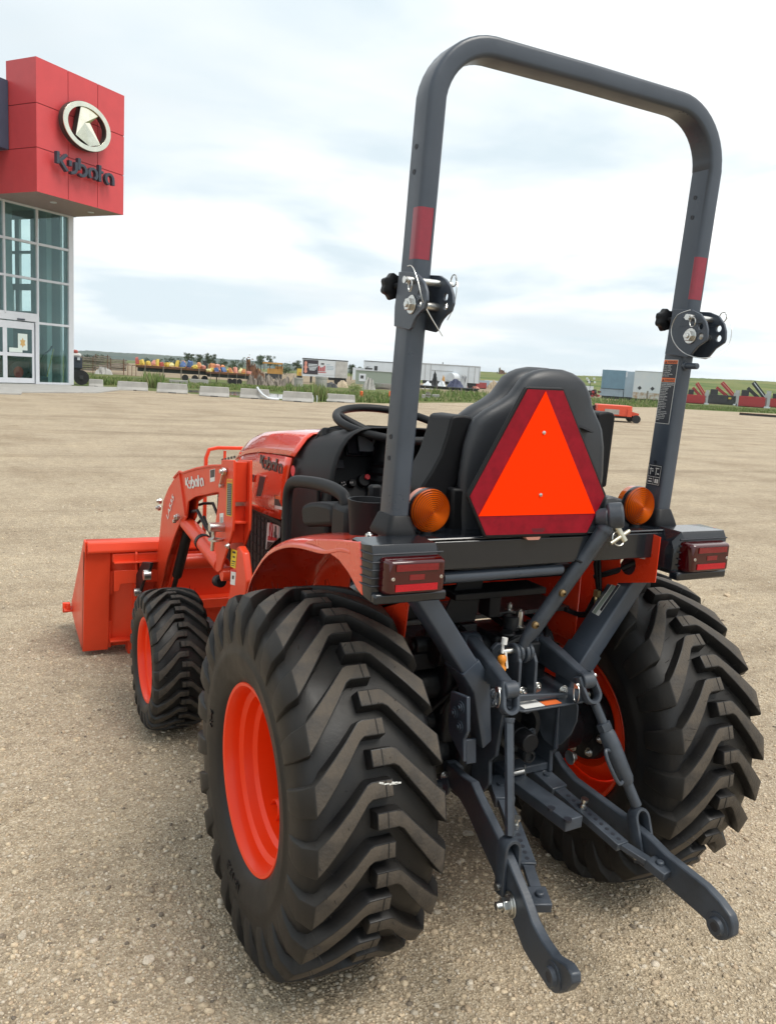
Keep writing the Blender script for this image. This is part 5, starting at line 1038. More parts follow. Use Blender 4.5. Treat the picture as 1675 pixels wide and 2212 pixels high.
for s in (-1, 1):
    z1 = 1.80
    LP = hoop([(s*half(z)+shx(z), z) for z in (1.20, 1.5, z1)], 'roll_bar_post', M_gr)
    # boot at the foot
    xb = s*half(1.28)+shx(1.28); mb = MB(); mb.loft([[(xb+p, YR+q, z) for p, q in rrect(w_, d_, .015)] for z, w_, d_ in ((1.250, .082, .112), (1.258, .085, .115), (1.272, .078, .106), (1.300, .060, .086), (1.304, .054, .080))]); mb.build('post_boot', M_bk, TR, smooth=35)
    # hinge plates
    po = (P(cL, [(410, 265), (480, 262), (640, 270), (720, 330), (790, 430), (830, 560), (835, 700), (800, 820), (740, 870), (680, 940), (640, 1010), (600, 1120), (560, 1150), (335, 1095), (345, 800), (390, 480)], 'x', -.474) if s < 0 else
          P(cR, [(420, 725), (500, 728), (640, 735), (740, 780), (800, 870), (820, 960), (815, 1050), (800, 1090), (700, 1160), (620, 1260), (580, 1280), (330, 1240), (380, 960), (400, 850)], 'x', .424))
    cy = lambda pts, c, x: P(c, pts, 'x', x)
    if s < 0: hp, bp_, pp = cy([(730, 600), (725, 745)], cL, -.474), cy([(612, 765)], cL, -.474)[0], cy([(640, 400)], cL, -.474)[0]
    else: hp, bp_, pp = cy([(740, 925), (738, 1040)], cR, .424), cy([(628, 1035)], cR, .424)[0], cy([(660, 825)], cR, .424)[0]
    xa, xb2 = (-.474, -.404) if s < 0 else (.424, .496)
    HG = None
    for xx in (xa, xb2):
        mb = MB(); mb.prism(po, 'x', xx-.004, xx+.004, [circle2(a, b, .0095, 14) for a, b in hp]); o = mb.build('hinge_plate', M_gr, TR, bevel=.0012, seg=1); HG = HG or o
    mb = MB(); mb.cyl((xa-.022, *pp), (xb2+.03, *pp), .0085, n=16); mb.cyl((xa-.030, *pp), (xa-.022, *pp), .0085, .006, n=16); mb.build('hinge_pin', M_zinc, TR)
    bolt((xa-.005, *bp_), (-1, 0, 0), .0155, .014, TR); mb = MB(); mb.cyl((xa, *bp_), (xb2+.012, *bp_), .010, n=14); mb.cyl((xb2+.005, *bp_), (xb2+.016, *bp_), .0155, n=6); mb.build('hinge_bolt', M_zinc, TR)
    # clip rings and lanyards
    mb = MB(); mb.tube([(xa-.020+.002*math.cos(t), pp[0]-.014+.012*math.cos(t), pp[1]-.014+.013*math.sin(t)) for t in [k*2*math.pi/16 for k in range(16)]], .0016, 6, closed=True); mb.tube([(xa-.018, pp[0]+.022, pp[1]), (xa-.018, pp[0]-.004, pp[1]-.003)], .0016, 6); mb.build('clip_ring', M_zinc, TR)
    mb = MB(); mb.tube([(xb2+.028, pp[0]-.012+.013*math.cos(t), pp[1]+.010+.014*math.sin(t)) for t in [k*2*math.pi/16 for k in range(16)]], .0017, 6, closed=True); mb.build('pin_loop', M_zinc, TR)
    if s < 0: cabs = [[(xa-.012, pp[0]+.02, pp[1]+.034), (xa-.016, pp[0]-.01, pp[1]+.03), (xa-.014, pp[0]-.035, pp[1]), (xa, pp[0]-.055, pp[1]-.06), (xb2-.02, pp[0]-.06, pp[1]-.125)], [(xb2+.03, pp[0]-.015, pp[1]+.018), (xb2+.026, pp[0]-.032, pp[1]-.005), (xb2+.018, pp[0]-.038, pp[1]-.05), (xb2+.004, pp[0]-.036, pp[1]-.085)]]
    else: cabs = [[(xa-.02, pp[0]+.0, pp[1]+.02), (xa-.022, pp[0]+.045, pp[1]+.005), (xa-.022, pp[0]+.06, pp[1]-.035), (xa-.02, pp[0]+.04, pp[1]-.075), (xa-.018, pp[0]-.01, pp[1]-.105), (xa+.01, pp[0]-.06, pp[1]-.11), (xb2, pp[0]-.066, pp[1]-.075), (xb2+.022, pp[0]-.052, pp[1]-.02), (xb2+.028, pp[0]-.02, pp[1]+.018)]]
    def smooth_pts(p, n=6):
        p = [Vector(q) for q in p]; o = []
        for i in range(len(p)-1):
            a, b, c_, d = p[max(0, i-1)], p[i], p[i+1], p[min(len(p)-1, i+2)]
            for k in range(n):
                t = k/n; o.append(.5*((2*b)+(-a+c_)*t+(2*a-5*b+4*c_-d)*t*t+(-a+3*b-3*c_+d)*t**3))
        return o+[p[-1]]
    for cb_ in cabs: mb = MB(); mb.tube(smooth_pts(cb_), .0014, 6); mb.build('lanyard', M_zinc, TR)
    # lobed knob in front of the post
    kq = at(*(cL(300, 490) if s < 0 else cR(320, 850)), 'x', (xa+.005)); mb = MB(); n = 40
    lp = lambda r_, y: [(kq.x+(r_*(1+.09*math.cos(7*2*math.pi*i/n)))*math.cos(2*math.pi*i/n), kq.y+y, kq.z+(r_*(1+.09*math.cos(7*2*math.pi*i/n)))*math.sin(2*math.pi*i/n)) for i in range(n)]
    mb.loft([lp(.022, -.014), lp(.030, -.010), lp(.031, .006), lp(.024, .014)]); mb.cyl((kq.x, kq.y-.05, kq.z), (kq.x, kq.y, kq.z), .008, n=12); mb.build('clamp_knob', M_bk, TR, smooth=40)
    # reflective tape on the post, side and rear
    z0, z1 = (1.925, 2.05) if s < 0 else (1.965, 2.075)
    z0, z1 = (at(*nat(970, 592), 'y', -.28).z, at(*nat(975, 472), 'y', -.28).z) if s < 0 else (at(*nat(1600, 685), 'y', -.28).z, at(*nat(1610, 588), 'y', -.28).z)
    lo = []
    for z in (z0, z1):
        c0 = s*half(z)+shx(z); w_, d_ = .0508, .0758; pr2 = [p for p in rrect(w_, d_, .0112, 3)]
        lo.append([(c0+p, YR+q, z) for p, q in ([(-w_/2, -d_/2+(.03 if s < 0 else .012))]+pr2[8:12]+pr2[12:13]+[(w_/2-.012, -d_/2)]) ])
    mb = MB(); mb.grid(lo); mb.build('reflective_tape', M_refl, UP, smooth=60)
    # drilled holes
    for z in ((2.185, 2.128) if s < 0 else (2.205, 2.15)):
        c0 = s*half(z)+shx(z); mb = MB(); mb.lathe([(0, .0062), (-.0012, .0062), (-.0012, .0048), (-.0004, .0046), (-.0004, .0001)], (c0-.0252, YR+.005, z), 'x', 14); mb.build('bolt_hole', M_lblk, UP)
    for z in ((1.497, 1.444) if s < 0 else (1.44, 1.40)):
        c0 = s*half(z)+shx(z); mb = MB(); mb.lathe([(0, .0062), (-.0012, .0062), (-.0012, .0048), (-.0004, .0046), (-.0004, .0001)], (c0-.0252, YR+.005, z), 'x', 14); mb.build('bolt_hole', M_lblk, LP)
    if s > 0: RP = LP
q = at(*cR(640, 1375), 'x', .43); mb = MB(); mb.cyl((.45, YR-.03, q.z), (.45, YR-.085, q.z), .009, n=14); mb.cyl((.45, YR-.036, q.z), (.45, YR-.046, q.z), .013, n=14); mb.build('stop_pin', M_gr, TR, bevel=.002)
# warning label on the right post
lc = [(375, 1293), (553, 1312), (440, 2060), (262, 2028)]
def lab(u, v):          # u 0..1 across (towards the rear), v 0..1 down, on the inner face of the right post
    z = zT+(zB-zT)*v; y = yF+(yB-yF)*u; return Vector((half(z)+shx(z)-.0256, y, z))
qs = [at(*cR(*p), 'x', .425) for p in lc]; zT, zB = (qs[0].z+qs[1].z)/2, (qs[2].z+qs[3].z)/2; yF, yB = YR+.030, YR-.026
def lq(mb, u0, u1, v0, v1, d): mb.add([lab(u0, v0)-Vector((d, 0, 0)), lab(u1, v0)-Vector((d, 0, 0)), lab(u1, v1)-Vector((d, 0, 0)), lab(u0, v1)-Vector((d, 0, 0))], [(0, 1, 2, 3)])
mb = MB(); lq(mb, 0, 1, 0, 1, 0); WL = mb.build('warning_label', M_white, RP, smooth=0)
mb = MB(); lq(mb, .03, .97, .008, .992, .0005); mb.build('label_field', M_lblk, WL, smooth=0)
mb = MB(); lq(mb, .03, .97, .008, .065, .0008); lq(mb, .03, .97, .285, .345, .0008); mb.build('label_heading', M_lor, WL, smooth=0)
mb = MB(); EM = abs(zT-zB)
def ltext(mb, txt, u, v, size, bold=0.0, fit=None):
    o = lab(u, v)-Vector((.0012, 0, 0)); put_text(mb, txt, o, Vector((0, -1, 0))*size, (lab(u, v-.1)-lab(u, v)).normalized()*size, bold=bold, fit=fit)
for v in (.056, .335):
    ltext(mb, 'WARNING', .27, v, EM*.052, .012, abs(yF-yB)*.66)
    p0 = [lab(.08, v+.002), lab(.24, v+.002), lab(.16, v-.038)]; mb.add([p-Vector((.0012, 0, 0)) for p in p0], [(0, 1, 2)])
mb.build('label_heading_text', M_lblk, WL, smooth=0)
mb = MB()
for i, t in enumerate(['Never modify or', 'repair a ROPS', 'because welding,', 'grinding, drilling', 'or cutting any', 'portion may weaken', 'the structure.']): ltext(mb, t, .07, .096+i*.0275, EM*.024, .006, abs(yF-yB)*.88)
for i, t in enumerate(['TO AVOID PERSONAL INJURY', 'OR DEATH WHEN RAISING', 'OR FOLDING ROPS:', 'Set parking brake', 'and stop engine.', 'Remove any', 'obstruction that', 'may prevent', 'raising or folding', 'of the ROPS.', 'Do not allow any', 'bystanders.', 'Always perform', 'function from a', 'stable position at', 'the rear of the', 'tractor.', 'Hold the top of the', 'ROPS securely when', 'raising or folding.', 'Make sure all pins', 'are installed and', 'locked.']): ltext(mb, t, .07, .372+i*.0262, EM*.0235, .014 if i < 3 else .006, abs(yF-yB)*.88)
mb.build('label_text', M_white, WL, smooth=0)
# pictogram label lower on the same post
za, zb_ = at(*nat(1500, 1060), 'x', .42).z, at(*nat(1500, 1108), 'x', .42).z; zT, zB = za, zb_
mb = MB(); lq(mb, 0, 1, 0, 1, 0); PLb = mb.build('pictogram_label', M_lblk, RP, smooth=0)
mb = MB()
for (u0, u1, v0, v1) in ((.06, .94, .04, .06), (.06, .94, .58, .60), (.06, .08, .04, .96), (.92, .94, .04, .96), (.06, .94, .94, .96), (.49, .51, .6, .95), (.15, .4, .2, .24), (.2, .24, .15, .5), (.3, .42, .3, .34), (.55, .8, .15, .19), (.6, .64, .2, .5), (.7, .85, .4, .45), (.15, .4, .68, .72), (.15, .4, .8, .86), (.6, .71, .68, .88), (.74, .85, .68, .88)): lq(mb, u0, u1, v0, v1, .0006)
mb.build('pictogram', M_white, PLb, smooth=0)
# ------------------------------------------------------------------ roll bar braces
for s, (a, b, c_) in ((-1, ((912, 1296), (1003, 1440), (1040, 1600))), (1, ((1378, 1222), (1255, 1412), (1215, 1500)))):
    yb_ = -.225 if s < 0 else -.20
    p0, p1, p2 = at(*a, 'y', yb_), at(*b, 'y', yb_), at(*c_, 'y', yb_)
    p0 = p0+(p0-p1).normalized()*.07
    d = (p1-p0).normalized(); mb = MB(); mb.bar(p0, p1+d*.03, .060, .050, up=(d.z*-s, 0, d.x*s) if False else (0, 1, 0)); 
    mb = MB(); x_ = d.cross(Vector((0, 1, 0))).normalized()
    lo = [[p+x_*q+Vector((0, r_, 0)) for q, r_ in rrect(.056, .092, .008)] for p in (p0, p1+d*.02)]
    mb.loft(lo); BR = mb.build('roll_bar_brace', M_gr, TR, smooth=40)
    mb = MB(); lo = [[p+x_*q*w_+Vector((0, r_*w_, 0)) for q, r_ in rrect(.064, .100, .006)] for p, w_ in ((p1-d*.02, 1), (p1+d*.05, 1), (p2, .55))]; mb.loft(lo); mb.build('brace_foot', M_gr, BR, bevel=.003)
    if s > 0:
        fz = [Vector((0, 0, 0))]; n = -x_ if x_.x > 0 else x_
        lp = plate('brace_label', c2, [(1388, 408), (1430, 428), (1292, 625), (1250, 600)], p0+n*.0286, n, .0006, M_white, BR, 0)
        plate('brace_label_print', c2, [(1390, 414), (1408, 424), (1272, 612), (1256, 600)], p0+n*.0291, n, .0006, M_shed, BR, 0)
        plate('brace_label_print', c2, [(1410, 424), (1425, 431), (1310, 595), (1300, 585)], p0+n*.0291, n, .0006, M_lblk, BR, 0)
# lower bracket plates beside the transmission
plate('axle_bracket', c4, [(345, 320), (470, 370), (470, 640), (440, 700), (440, 880), (325, 640), (320, 560)], (-.235, 0, 0), (1, 0, 0), .012, M_gr)
plate('axle_bracket', c4, [(440, 700), (520, 690), (520, 880), (440, 892)], (0, -.235, 0), (0, 1, 0), .012, M_gr)
for p in ((410, 450), (360, 490), (400, 600)): bolt(atp(*c4(*p), (-.242, 0, 0), (1, 0, 0)), (-1, 0, 0), .012, .006, TR, M_gr)
plate('hitch_frame', c4, [(640, 385), (760, 440), (720, 640), (690, 830), (640, 870), (640, 1050), (590, 1110), (500, 980), (520, 700), (620, 560)], (-.10, 0, 0), (1, .15, 0), .014, M_gl)
plate('hitch_frame', c4, [(1080, 350), (1165, 360), (1150, 780), (1115, 790), (1110, 950), (1080, 980), (1000, 900), (980, 500)], (.165, 0, 0), (1, 0, 0), .014, M_gl)
# PTO shield and stub
plate('pto_shield', c4, [(770, 380), (880, 350), (1235, 338), (1240, 350), (870, 402), (860, 398)], (0, -.30, 0), (0, 1, 0), .012, M_gl)
mb = MB(); q0, q1 = at(*c4(820, 340), 'z', .77), at(*c4(1210, 345), 'z', .755)
mb.prism([(-.09, -.06), (.19, -.06), (.19, -.31), (.15, -.335), (-.06, -.335), (-.09, -.31)], 'z', .748, .754); PS = mb.build('pto_shield_top', M_gl, TR, bevel=.002)
mb = MB(); mb.bb(-.05, .02, -.325, -.28, .7545, .7552); mb.build('shield_label', M_white, PS); mb = MB(); mb.bb(.022, .08, -.325, -.295, .7545, .7552); mb.build('shield_label', M_lor, PS)
plate('pto_shield_side', c4, [(985, 420), (1150, 360), (1240, 355), (1300, 380), (1325, 450), (1315, 560), (1270, 660), (1190, 740), (1120, 755), (1050, 700), (1000, 590)], (.17, -.26, 0), (.9, .43, 0), .006, M_gl)
plate('shield_web', c4, [(1170, 360), (1192, 360), (1160, 775), (1130, 775)], (.168, -.27, 0), (.9, .43, 0), .016, M_gr)
q = at(*c4(945, 730), 'y', -.30); mb = MB(); mb.cyl((q.x, -.10, q.z+.004), (q.x, -.26, q.z), .032, n=22); mb.cyl((q.x, -.26, q.z), (q.x, -.305, q.z), .030, .028, n=22); mb.build('pto_cap', M_bk, TR, bevel=.003)
q = at(*c4(835, 590), 'y', -.20); mb = MB(); mb.lathe([(-.205, .075), (-.22, .075), (-.22, .06), (-.19, .055), (-.16, .05)], (q.x, 0, q.z), 'y', 30); mb.build('pto_housing', M_cast, TR)
q = at(*c4(920, 820), 'y', -.24); mb = MB(); mb.cyl((q.x, -.14, q.z), (q.x, -.25, q.z), .022, n=18); mb.lathe([(-.25, .022), (-.258, .018), (-.258, .012), (-.24, .010)], (q.x, 0, q.z), 'y', 18); mb.build('hydraulic_port', M_cast, TR); mb = MB(); mb.bb(q.x-.03, q.x+.03, -.20, -.14, q.z-.035, q.z+.03); mb.build('port_block', M_cast, TR, bevel=.005)
for p in ((655, 345), (950, 300), (1000, 295), (885, 330), (930, 460), (955, 650), (660, 410), (1205, 318)): bolt(at(*c4(*p), 'y', -.26), (0, -1, 0), .011, .010, TR, M_zinc if p[1] < 340 else M_gl)
# ------------------------------------------------------------------ top link bracket and stowed top link
yT = -.255
for x0, x1 in ((735, 760), (836, 860)):
    mb = MB(); pp = P(c2, [(x0, 880), (x1, 870), (x1-5, 1095), (x0-8, 1060)], 'y', yT); xs = sum(p[0] for p in pp)/4; zs = [p[1] for p in pp]
    mb.prism([(yT-.035, max(zs)-.01), (yT-.02, max(zs)+.012), (yT+.03, max(zs)+.012), (yT+.06, min(zs)), (yT-.04, min(zs)-.005)], 'x', xs-.005, xs+.005); mb.build('top_link_lug', M_gl, TR, bevel=.002)
mb = MB(); mb.prism(P(c2, [(605, 830), (640, 792), (730, 800), (745, 860), (740, 900), (600, 900)], 'y', yT+.06), 'y', yT+.05, yT+.065); mb.build('lug_plate', M_gl, TR, bevel=.003)
pa, pb = at(*c2(665, 855), 'y', yT), at(*c2(862, 845), 'y', yT); pb.z = pa.z
mb = MB(); mb.cyl(pa, pb, .0095, n=14); mb.build('top_link_pin', M_zinc, TR)
tl0 = at(*c2(800, 858), 'y', yT); mb = MB()
for k in range(4): mb.cyl((tl0.x-.032+k*.017, yT, tl0.z), (tl0.x-.020+k*.017, yT, tl0.z), .030-.004*(k % 2), n=24)
mb.build('ball_joint', M_gl, TR, bevel=.003)
tA, tB = at(*c2(828, 780), 'y', -.26), at(*c2(1325, 85), 'y', -.345)
mb = MB(); mb.tube([tl0, tA, tA+(tB-tA)*.04, tA+(tB-tA)*.12, tB], [.016, .017, .019, .022, .022], 20); TL = mb.build('top_link', M_gl, TR, smooth=40)
mb = MB(); mb.tube([tB+(tB-tA)*.0, tB+(tB-tA)*.03, tB+(tB-tA)*.08], [.025, .025, .013], 18); mb.build('lock_nut', M_gl, TL)
tE = tB+(tB-tA)*.14; dx_ = Vector((.75, -.55, .15)).normalized(); mb = MB(); mb.cyl(tE-dx_*.022, tE+dx_*.022, .036, n=28); mb.build('top_link_eye', M_gl, TL, bevel=.006)
mb = MB(); mb.cyl(tE-dx_*.024-Vector((0, .012, 0)), tE-dx_*.05, .027, .021, n=24); mb.build('eye_ball', M_gl, TL, bevel=.003); mb = MB(); mb.cyl(tE-dx_*.050, tE-dx_*.053, .019, n=24); mb.build('ball_face', mat('copper_face', (.40, .20, .16), .4, metal=.6), TL); 
sp0, sp1 = at(*c2(1405, 60), 'y', -.36), at(*c2(1455, 150), 'y', -.375); mb = MB(); mb.cyl(sp0, sp1, .0105, n=14); q0, q1 = at(*c2(1365, 165), 'y', -.38), at(*c2(1485, 85), 'y', -.365); mb.cyl(q0, q1, .0062, n=12); mb.build('stow_pin', mat('zinc_yellow', (.55, .52, .42), .35, metal=1), TL)
rc = at(*c2(1418, 132), 'y', -.375); mb = MB(); mb.tube([rc+Vector((.021*math.cos(t), .006*math.sin(t), .019*math.sin(t))) for t in [k*2*math.pi/20 for k in range(20)]], .002, 6, closed=True); mb.build('ring', M_zinc, TL)
for p in ((1195, 225), (1040, 470), (868, 672)):
    q = at(*c2(*p), 'y', -.31); mb = MB(); q = q+Vector((0, -.012, 0)); mb.lathe([(0, .011), (-.008, .010), (-.012, .004), (-.016, .003)], q, 'y', 10); mb.build('grease_nipple', mat('greasy_brass', (.22, .15, .07), .45, metal=.7), TL)
mb = MB(); q = at(*c2(1180, 275), 'y', -.325); mb.tube([q+Vector((-.03, .02, .012)), q+Vector((-.01, -.012, 0)), q+Vector((.02, -.008, -.006)), q+Vector((.05, .03, -.006)), q+Vector((.055, .05, -.03))], .0035, 6); mb.build('tie', M_bk, TL)
# orange plug and tag
q = at(*c2(678, 905), 'y', -.275); mb = MB(); mb.lathe([(-.028, .006), (-.026, .013), (-.018, .014), (-.012, .009), (-.004, .009), (.004, .013), (.014, .012), (.02, .004)], (q.x, q.y, q.z-.004), 'z', 18); mb.build('plug', M_tan2, TR, smooth=50)
mb = MB(); mb.cyl((q.x, q.y, q.z+.02), (q.x+.002, q.y+.005, q.z+.05), .004, n=8); mb.cyl((q.x+.002, q.y, q.z+.046), (q.x+.004, q.y, q.z+.064), .0085, n=12); mb.bar((q.x+.010, q.y, q.z+.022), (q.x+.02, q.y, q.z-.026), .004, .006); mb.build('plug_tie', M_white, TR)
# ------------------------------------------------------------------ lift arms and rods
LA1 = at(*c2(722, 1095), 'y', -.385); LA0 = at(*c2(462, 815), 'y', -.12); RA1 = at(*c2(1210, 1035), 'y', -.345); RA0 = at(*c2(905, 815), 'y', -.10)
for a, b in ((LA0, LA1), (RA0, RA1)):
    d = (b-a).normalized(); mb = MB(); side = Vector((1, 0, 0)); up = side.cross(d).normalized()
    lo = [[p+side*q*w_+up*r_*h_ for q, r_ in rrect(.040, .085, .010)] for p, w_, h_ in ((a, 1.15, .95), (a+(b-a)*.45, 1.0, .85), (a+(b-a)*.86, .85, .55), (b, .8, .5))]
    mb.loft(lo); LAo = mb.build('lift_arm', M_gl, TR, bevel=.004)
    mb = MB(); mb.cyl(b-side*.02, b+side*.02, .024, n=20); mb.build('arm_eye', M_gl, LAo, bevel=.003); mb = MB(); mb.cyl(a-side*.03, a+side*.03, .043, n=24); mb.build('arm_hub', M_gl, LAo, bevel=.006)
def ubolt(b, dn, par, w=.030, L=.085, name='clevis'):      # U shaped clevis hanging from b towards dn
    dn = Vector(dn).normalized(); sd = Vector((1, 0, 0)); sd = (sd-dn*sd.dot(dn)).normalized()
    pts = [b+sd*w-dn*.02, b+sd*w+dn*(L*.55)]+[b+dn*(L*.55)+sd*(w*math.cos(R(t)))+dn*(w*.9*math.sin(R(t))) for t in (20, 45, 70, 90, 110, 135, 160)]+[b-sd*w+dn*(L*.55), b-sd*w-dn*.02]
    mb = MB(); mb.tube(pts, .0065, 10, ry=.014, up=sd, sq=True); o = mb.build(name, M_gl, par, smooth=45)
    mb = MB(); mb.cyl(b-sd*(w+.016), b+sd*(w+.014), .008, n=12); mb.build('clevis_pin', M_zinc, o)
    rp = b-sd*(w+.014); mb = MB(); mb.tube([rp+Vector((.004*math.sin(t), .016*math.sin(t)-.004, -.022+.026*math.cos(t))) for t in [k*2*math.pi/20 for k in range(20)]], .0018, 6, closed=True); mb.build('clip_ring', M_zinc, o)
    return o
LK0, LK1 = Vector((-.150, -.13, .46)), Vector((-.257, -.80, .34)); RK0, RK1 = Vector((.250, -.17, .47)), Vector((.257, -.80, .34))
nL = Vector((LK1.y-LK0.y, -(LK1.x-LK0.x), 0)).normalized(); nR = Vector((RK1.y-RK0.y, -(RK1.x-RK0.x), 0)).normalized()
# left: plain rod
lb = atp(*c3(455, 690), LK0-nL*0, nL); lb2 = atp(*c3(440, 940), LK0, nL)
rodL = ubolt(LA1, (lb-LA1), TR, .022, .075); d = (lb-LA1).normalized()
mb = MB(); mb.cyl(LA1+d*.072, LA1+d*.085, .016, .0135, n=14); mb.cyl(LA1+d*.08, lb, .0125, n=6); mb.build('lift_rod', M_gl, TR, bevel=.001)
def fork(top, bot, name, w=.024):
    d = (bot-top).normalized(); sd = Vector((1, 0, 0)); sd = (sd-d*sd.dot(d)).normalized(); fr = sd.cross(d).normalized(); mb = MB()
    L = (bot-top).length
    pts = [bot+d*.02+sd*w, top+d*(L*.25)+sd*w]+[top+d*(L*.25)+sd*w*math.cos(R(t))-d*w*1.1*math.sin(R(t)) for t in (25, 50, 75, 90, 105, 130, 155)]+[top+d*(L*.25)-sd*w, bot+d*.02-sd*w]
    mb.tube(pts, .006, 10, ry=.020, up=sd, sq=True); o = mb.build(name, M_gl, TR, smooth=45)
    mb = MB(); mb.cyl(bot-sd*(w+.014), bot+sd*(w+.014), .009, n=12); mb.build('fork_pin', M_zinc, o); return o
fork(lb, lb2, 'rod_fork', .021)
# right: adjustable rod with turnbuckle and handle
rt = atp(*c3(1108, 535), RK0, nR); rb = atp(*c3(1148, 785), RK0, nR); ubolt(RA1, (rt-RA1), TR, .024, .08); d = (rt-RA1).normalized(); LT = (rt-RA1).length
mb = MB(); mb.cyl(RA1+d*.07, RA1+d*(LT*.36), .013, n=14); mb.cyl(RA1+d*(LT*.34), RA1+d*(LT*.40), .021, n=6); mb.build('lift_rod', M_gl, TR, bevel=.001)
mb = MB(); mb.tube([RA1+d*(LT*.40), RA1+d*(LT*.43), RA1+d*(LT*.52), RA1+d*(LT*.78), RA1+d*(LT*.82)], [.019, .023, .025, .023, .018], 18); tb = mb.build('turnbuckle', M_gl, TR, smooth=40)
mb = MB(); mb.cyl(RA1+d*(LT*.80), rt, .015, n=14); mb.build('threaded_rod', M_gl, TR)
mid = RA1+d*(LT*.66); sd = Vector((-.9, -.3, .1)).normalized(); mb = MB(); mb.tube(smooth_pts([mid-d*.04+sd*.02, mid-d*.045+sd*.042, mid-d*.02+sd*.052, mid+d*.03+sd*.05, mid+d*.055+sd*.04, mid+d*.05+sd*.018]), .0055, 8); mb.build('turn_handle', M_gl, tb)
fork(rt, rb, 'rod_fork', .022)
# ------------------------------------------------------------------ lower links
LL = plate('lower_link', c3, [(155, 315), (215, 370), (275, 410), (310, 490), (360, 590), (410, 690), (460, 800), (545, 1000), (590, 1130), (640, 1225), (700, 1310), (765, 1350), (798, 1400), (800, 1450), (770, 1488), (730, 1502), (680, 1480), (640, 1420), (580, 1330), (545, 1270), (490, 1120), (430, 980), (380, 850), (320, 720), (250, 560), (215, 500), (165, 440), (140, 360)], LK0, nL, .026, M_gl, TR, .004)
RL = plate('lower_link', c3, [(690, 250), (740, 330), (790, 390), (1060, 590), (1180, 690), (1270, 780), (1480, 945), (1550, 1020), (1608, 1100), (1622, 1150), (1618, 1205), (1580, 1226), (1545, 1212), (1480, 1120), (1430, 1075), (1250, 920), (1080, 790), (850, 600), (700, 480), (670, 400), (665, 300)], RK0, nR, .026, M_gl, TR, .004)
for lk_, px, n_ in ((LL, (705, 1410), nL), (RL, (1543, 1148), nR)):
    q = atp(*c3(*px), LK0 if lk_ is LL else RK0, n_); n2_ = n_ if n_.x < 0 else -n_
    mb = MB(); x_, y_, a_ = basis(n2_)
    def ringp(prof):
        v = []; k = len(prof)
        for i in range(28):
            t = 2*math.pi*i/28
            for h, r_ in prof: v.append(q+a_*h+x_*r_*math.cos(t)+y_*r_*math.sin(t))
        return v, [(i*k+j, ((i+1) % 28)*k+j, ((i+1) % 28)*k+j+1, i*k+j+1) for i in range(28) for j in range(k-1)]
    mb.add(*ringp([(.012, .034), (.016, .033), (.017, .024), (.026, .020), (.026, .012), (-.026, .012), (-.026, .020), (-.017, .024), (-.016, .033), (-.012, .034)])); mb.build('link_ball', M_gl, lk_, smooth=40)
    mb = MB(); mb.cyl(q-a_*.0255, q+a_*.0255, .0118, n=20); mb.build('ball_bore', M_lblk, lk_)
q = LK0+nL*0; pL = atp(*c3(150, 425), LK0, nL); mb = MB(); mb.cyl(pL+nL*.06, pL-nL*.16, .017, n=16); mb.build('link_pivot', M_gl, TR, bevel=.002); nn_ = nL if nL.x < 0 else -nL
mb = MB(); mb.lathe([(0, .001), (0, .016), (.02, .017), (.03, .03), (.036, .03)], (0, 0, 0), 'x', 20)
mb.v = [tuple(pL+nn_*(.055-p[0])+Vector((0, p[1], p[2]))) for p in mb.v]; mb.build('pivot_nut', M_gl, LL)
mb = MB(); mb.tube([pL+nn_*.056+Vector((0, .012*math.sin(t)-.006, -.014+.026*math.cos(t))) for t in [k*2*math.pi/18 for k in range(18)]], .002, 6, closed=True); mb.build('lynch_ring', M_zinc, LL)
q = atp(*c3(745, 290), RK0, nR); bolt(q+Vector((.014, 0, 0)), (1, 0, 0), .016, .02, RL)
# left link big stabiliser nut
q = atp(*c3(485, 1040), LK0, nL)+nn_*.013; mb = MB(); mb.cyl(q, q+nn_*.004, .032, n=26); mb.cyl(q+nn_*.004, q+nn_*.009, .024, n=24); mb.cyl(q+nn_*.009, q+nn_*.026, .019, n=6); mb.cyl(q+nn_*.026, q+nn_*.042, .011, n=14); mb.build('stabiliser_nut', M_zinc, LL, bevel=.0012, seg=1)
# ------------------------------------------------------------------ stabilisers and drawbar
def stab(c, a, m_, b, za, zb_, zc, holes, pin, sgn):
    pA, pM, pB = at(*c(*a), 'z', za), at(*c(*m_), 'z', zb_), at(*c(*b), 'z', zc)
    d = (pB-pA).normalized(); mb = MB(); mb.bar(pA+(pM-pA)*.0, pA+(pM-pA)*.30, .060, .034); S = mb.build('stabiliser', M_gl, TR, bevel=.003)
    mb = MB(); mb.bar(pA+(pM-pA)*.18, pM, .042, .022); mb.build('outer_bar', M_gl, S, bevel=.002); mb = MB(); mb.bar(pM-d*.03, pB, .030, .015); mb.build('inner_bar', M_gl, S, bevel=.002)
    mb = MB(); mb.bar(pB-d*.032, pB+d*.03, .050, .026); mb.cyl(pB+Vector((0, 0, -.02)), pB+Vector((0, 0, .022)), .011, n=16); mb.build('end_clevis', M_gl, S, bevel=.003)
    q = pA+(pM-pA)*.14; mb = MB(); mb.cyl(q+Vector((0, 0, .016)), q+Vector((0, 0, .024)), .010, n=16); mb.build('pivot_head', M_gl, S)
    up = Vector((0, 0, 1))-d*d.z; up.normalize()
    for k in range(holes):
        q = pA+(pM-pA)*(.40+.55*k/(holes-1))+up*.0112; mb = MB(); mb.cyl(q-up*.003, q+up*.0006, .0062, n=12); mb.build('adjust_hole', M_lblk, S)
    q = pA+(pM-pA)*pin+up*.011; mb = MB(); mb.cyl(q, q+up*.012, .010, .009, n=14); mb.cyl(q+up*.012, q+up*.024, .006, n=12); mb.cyl(q+up*.024, q+up*.032, .011, n=14); mb.build('lock_pin', M_zinc, S)
stab(c3, (585, 355), (1035, 745), (1225, 858), .46, .40, .375, 10, .56, 1)
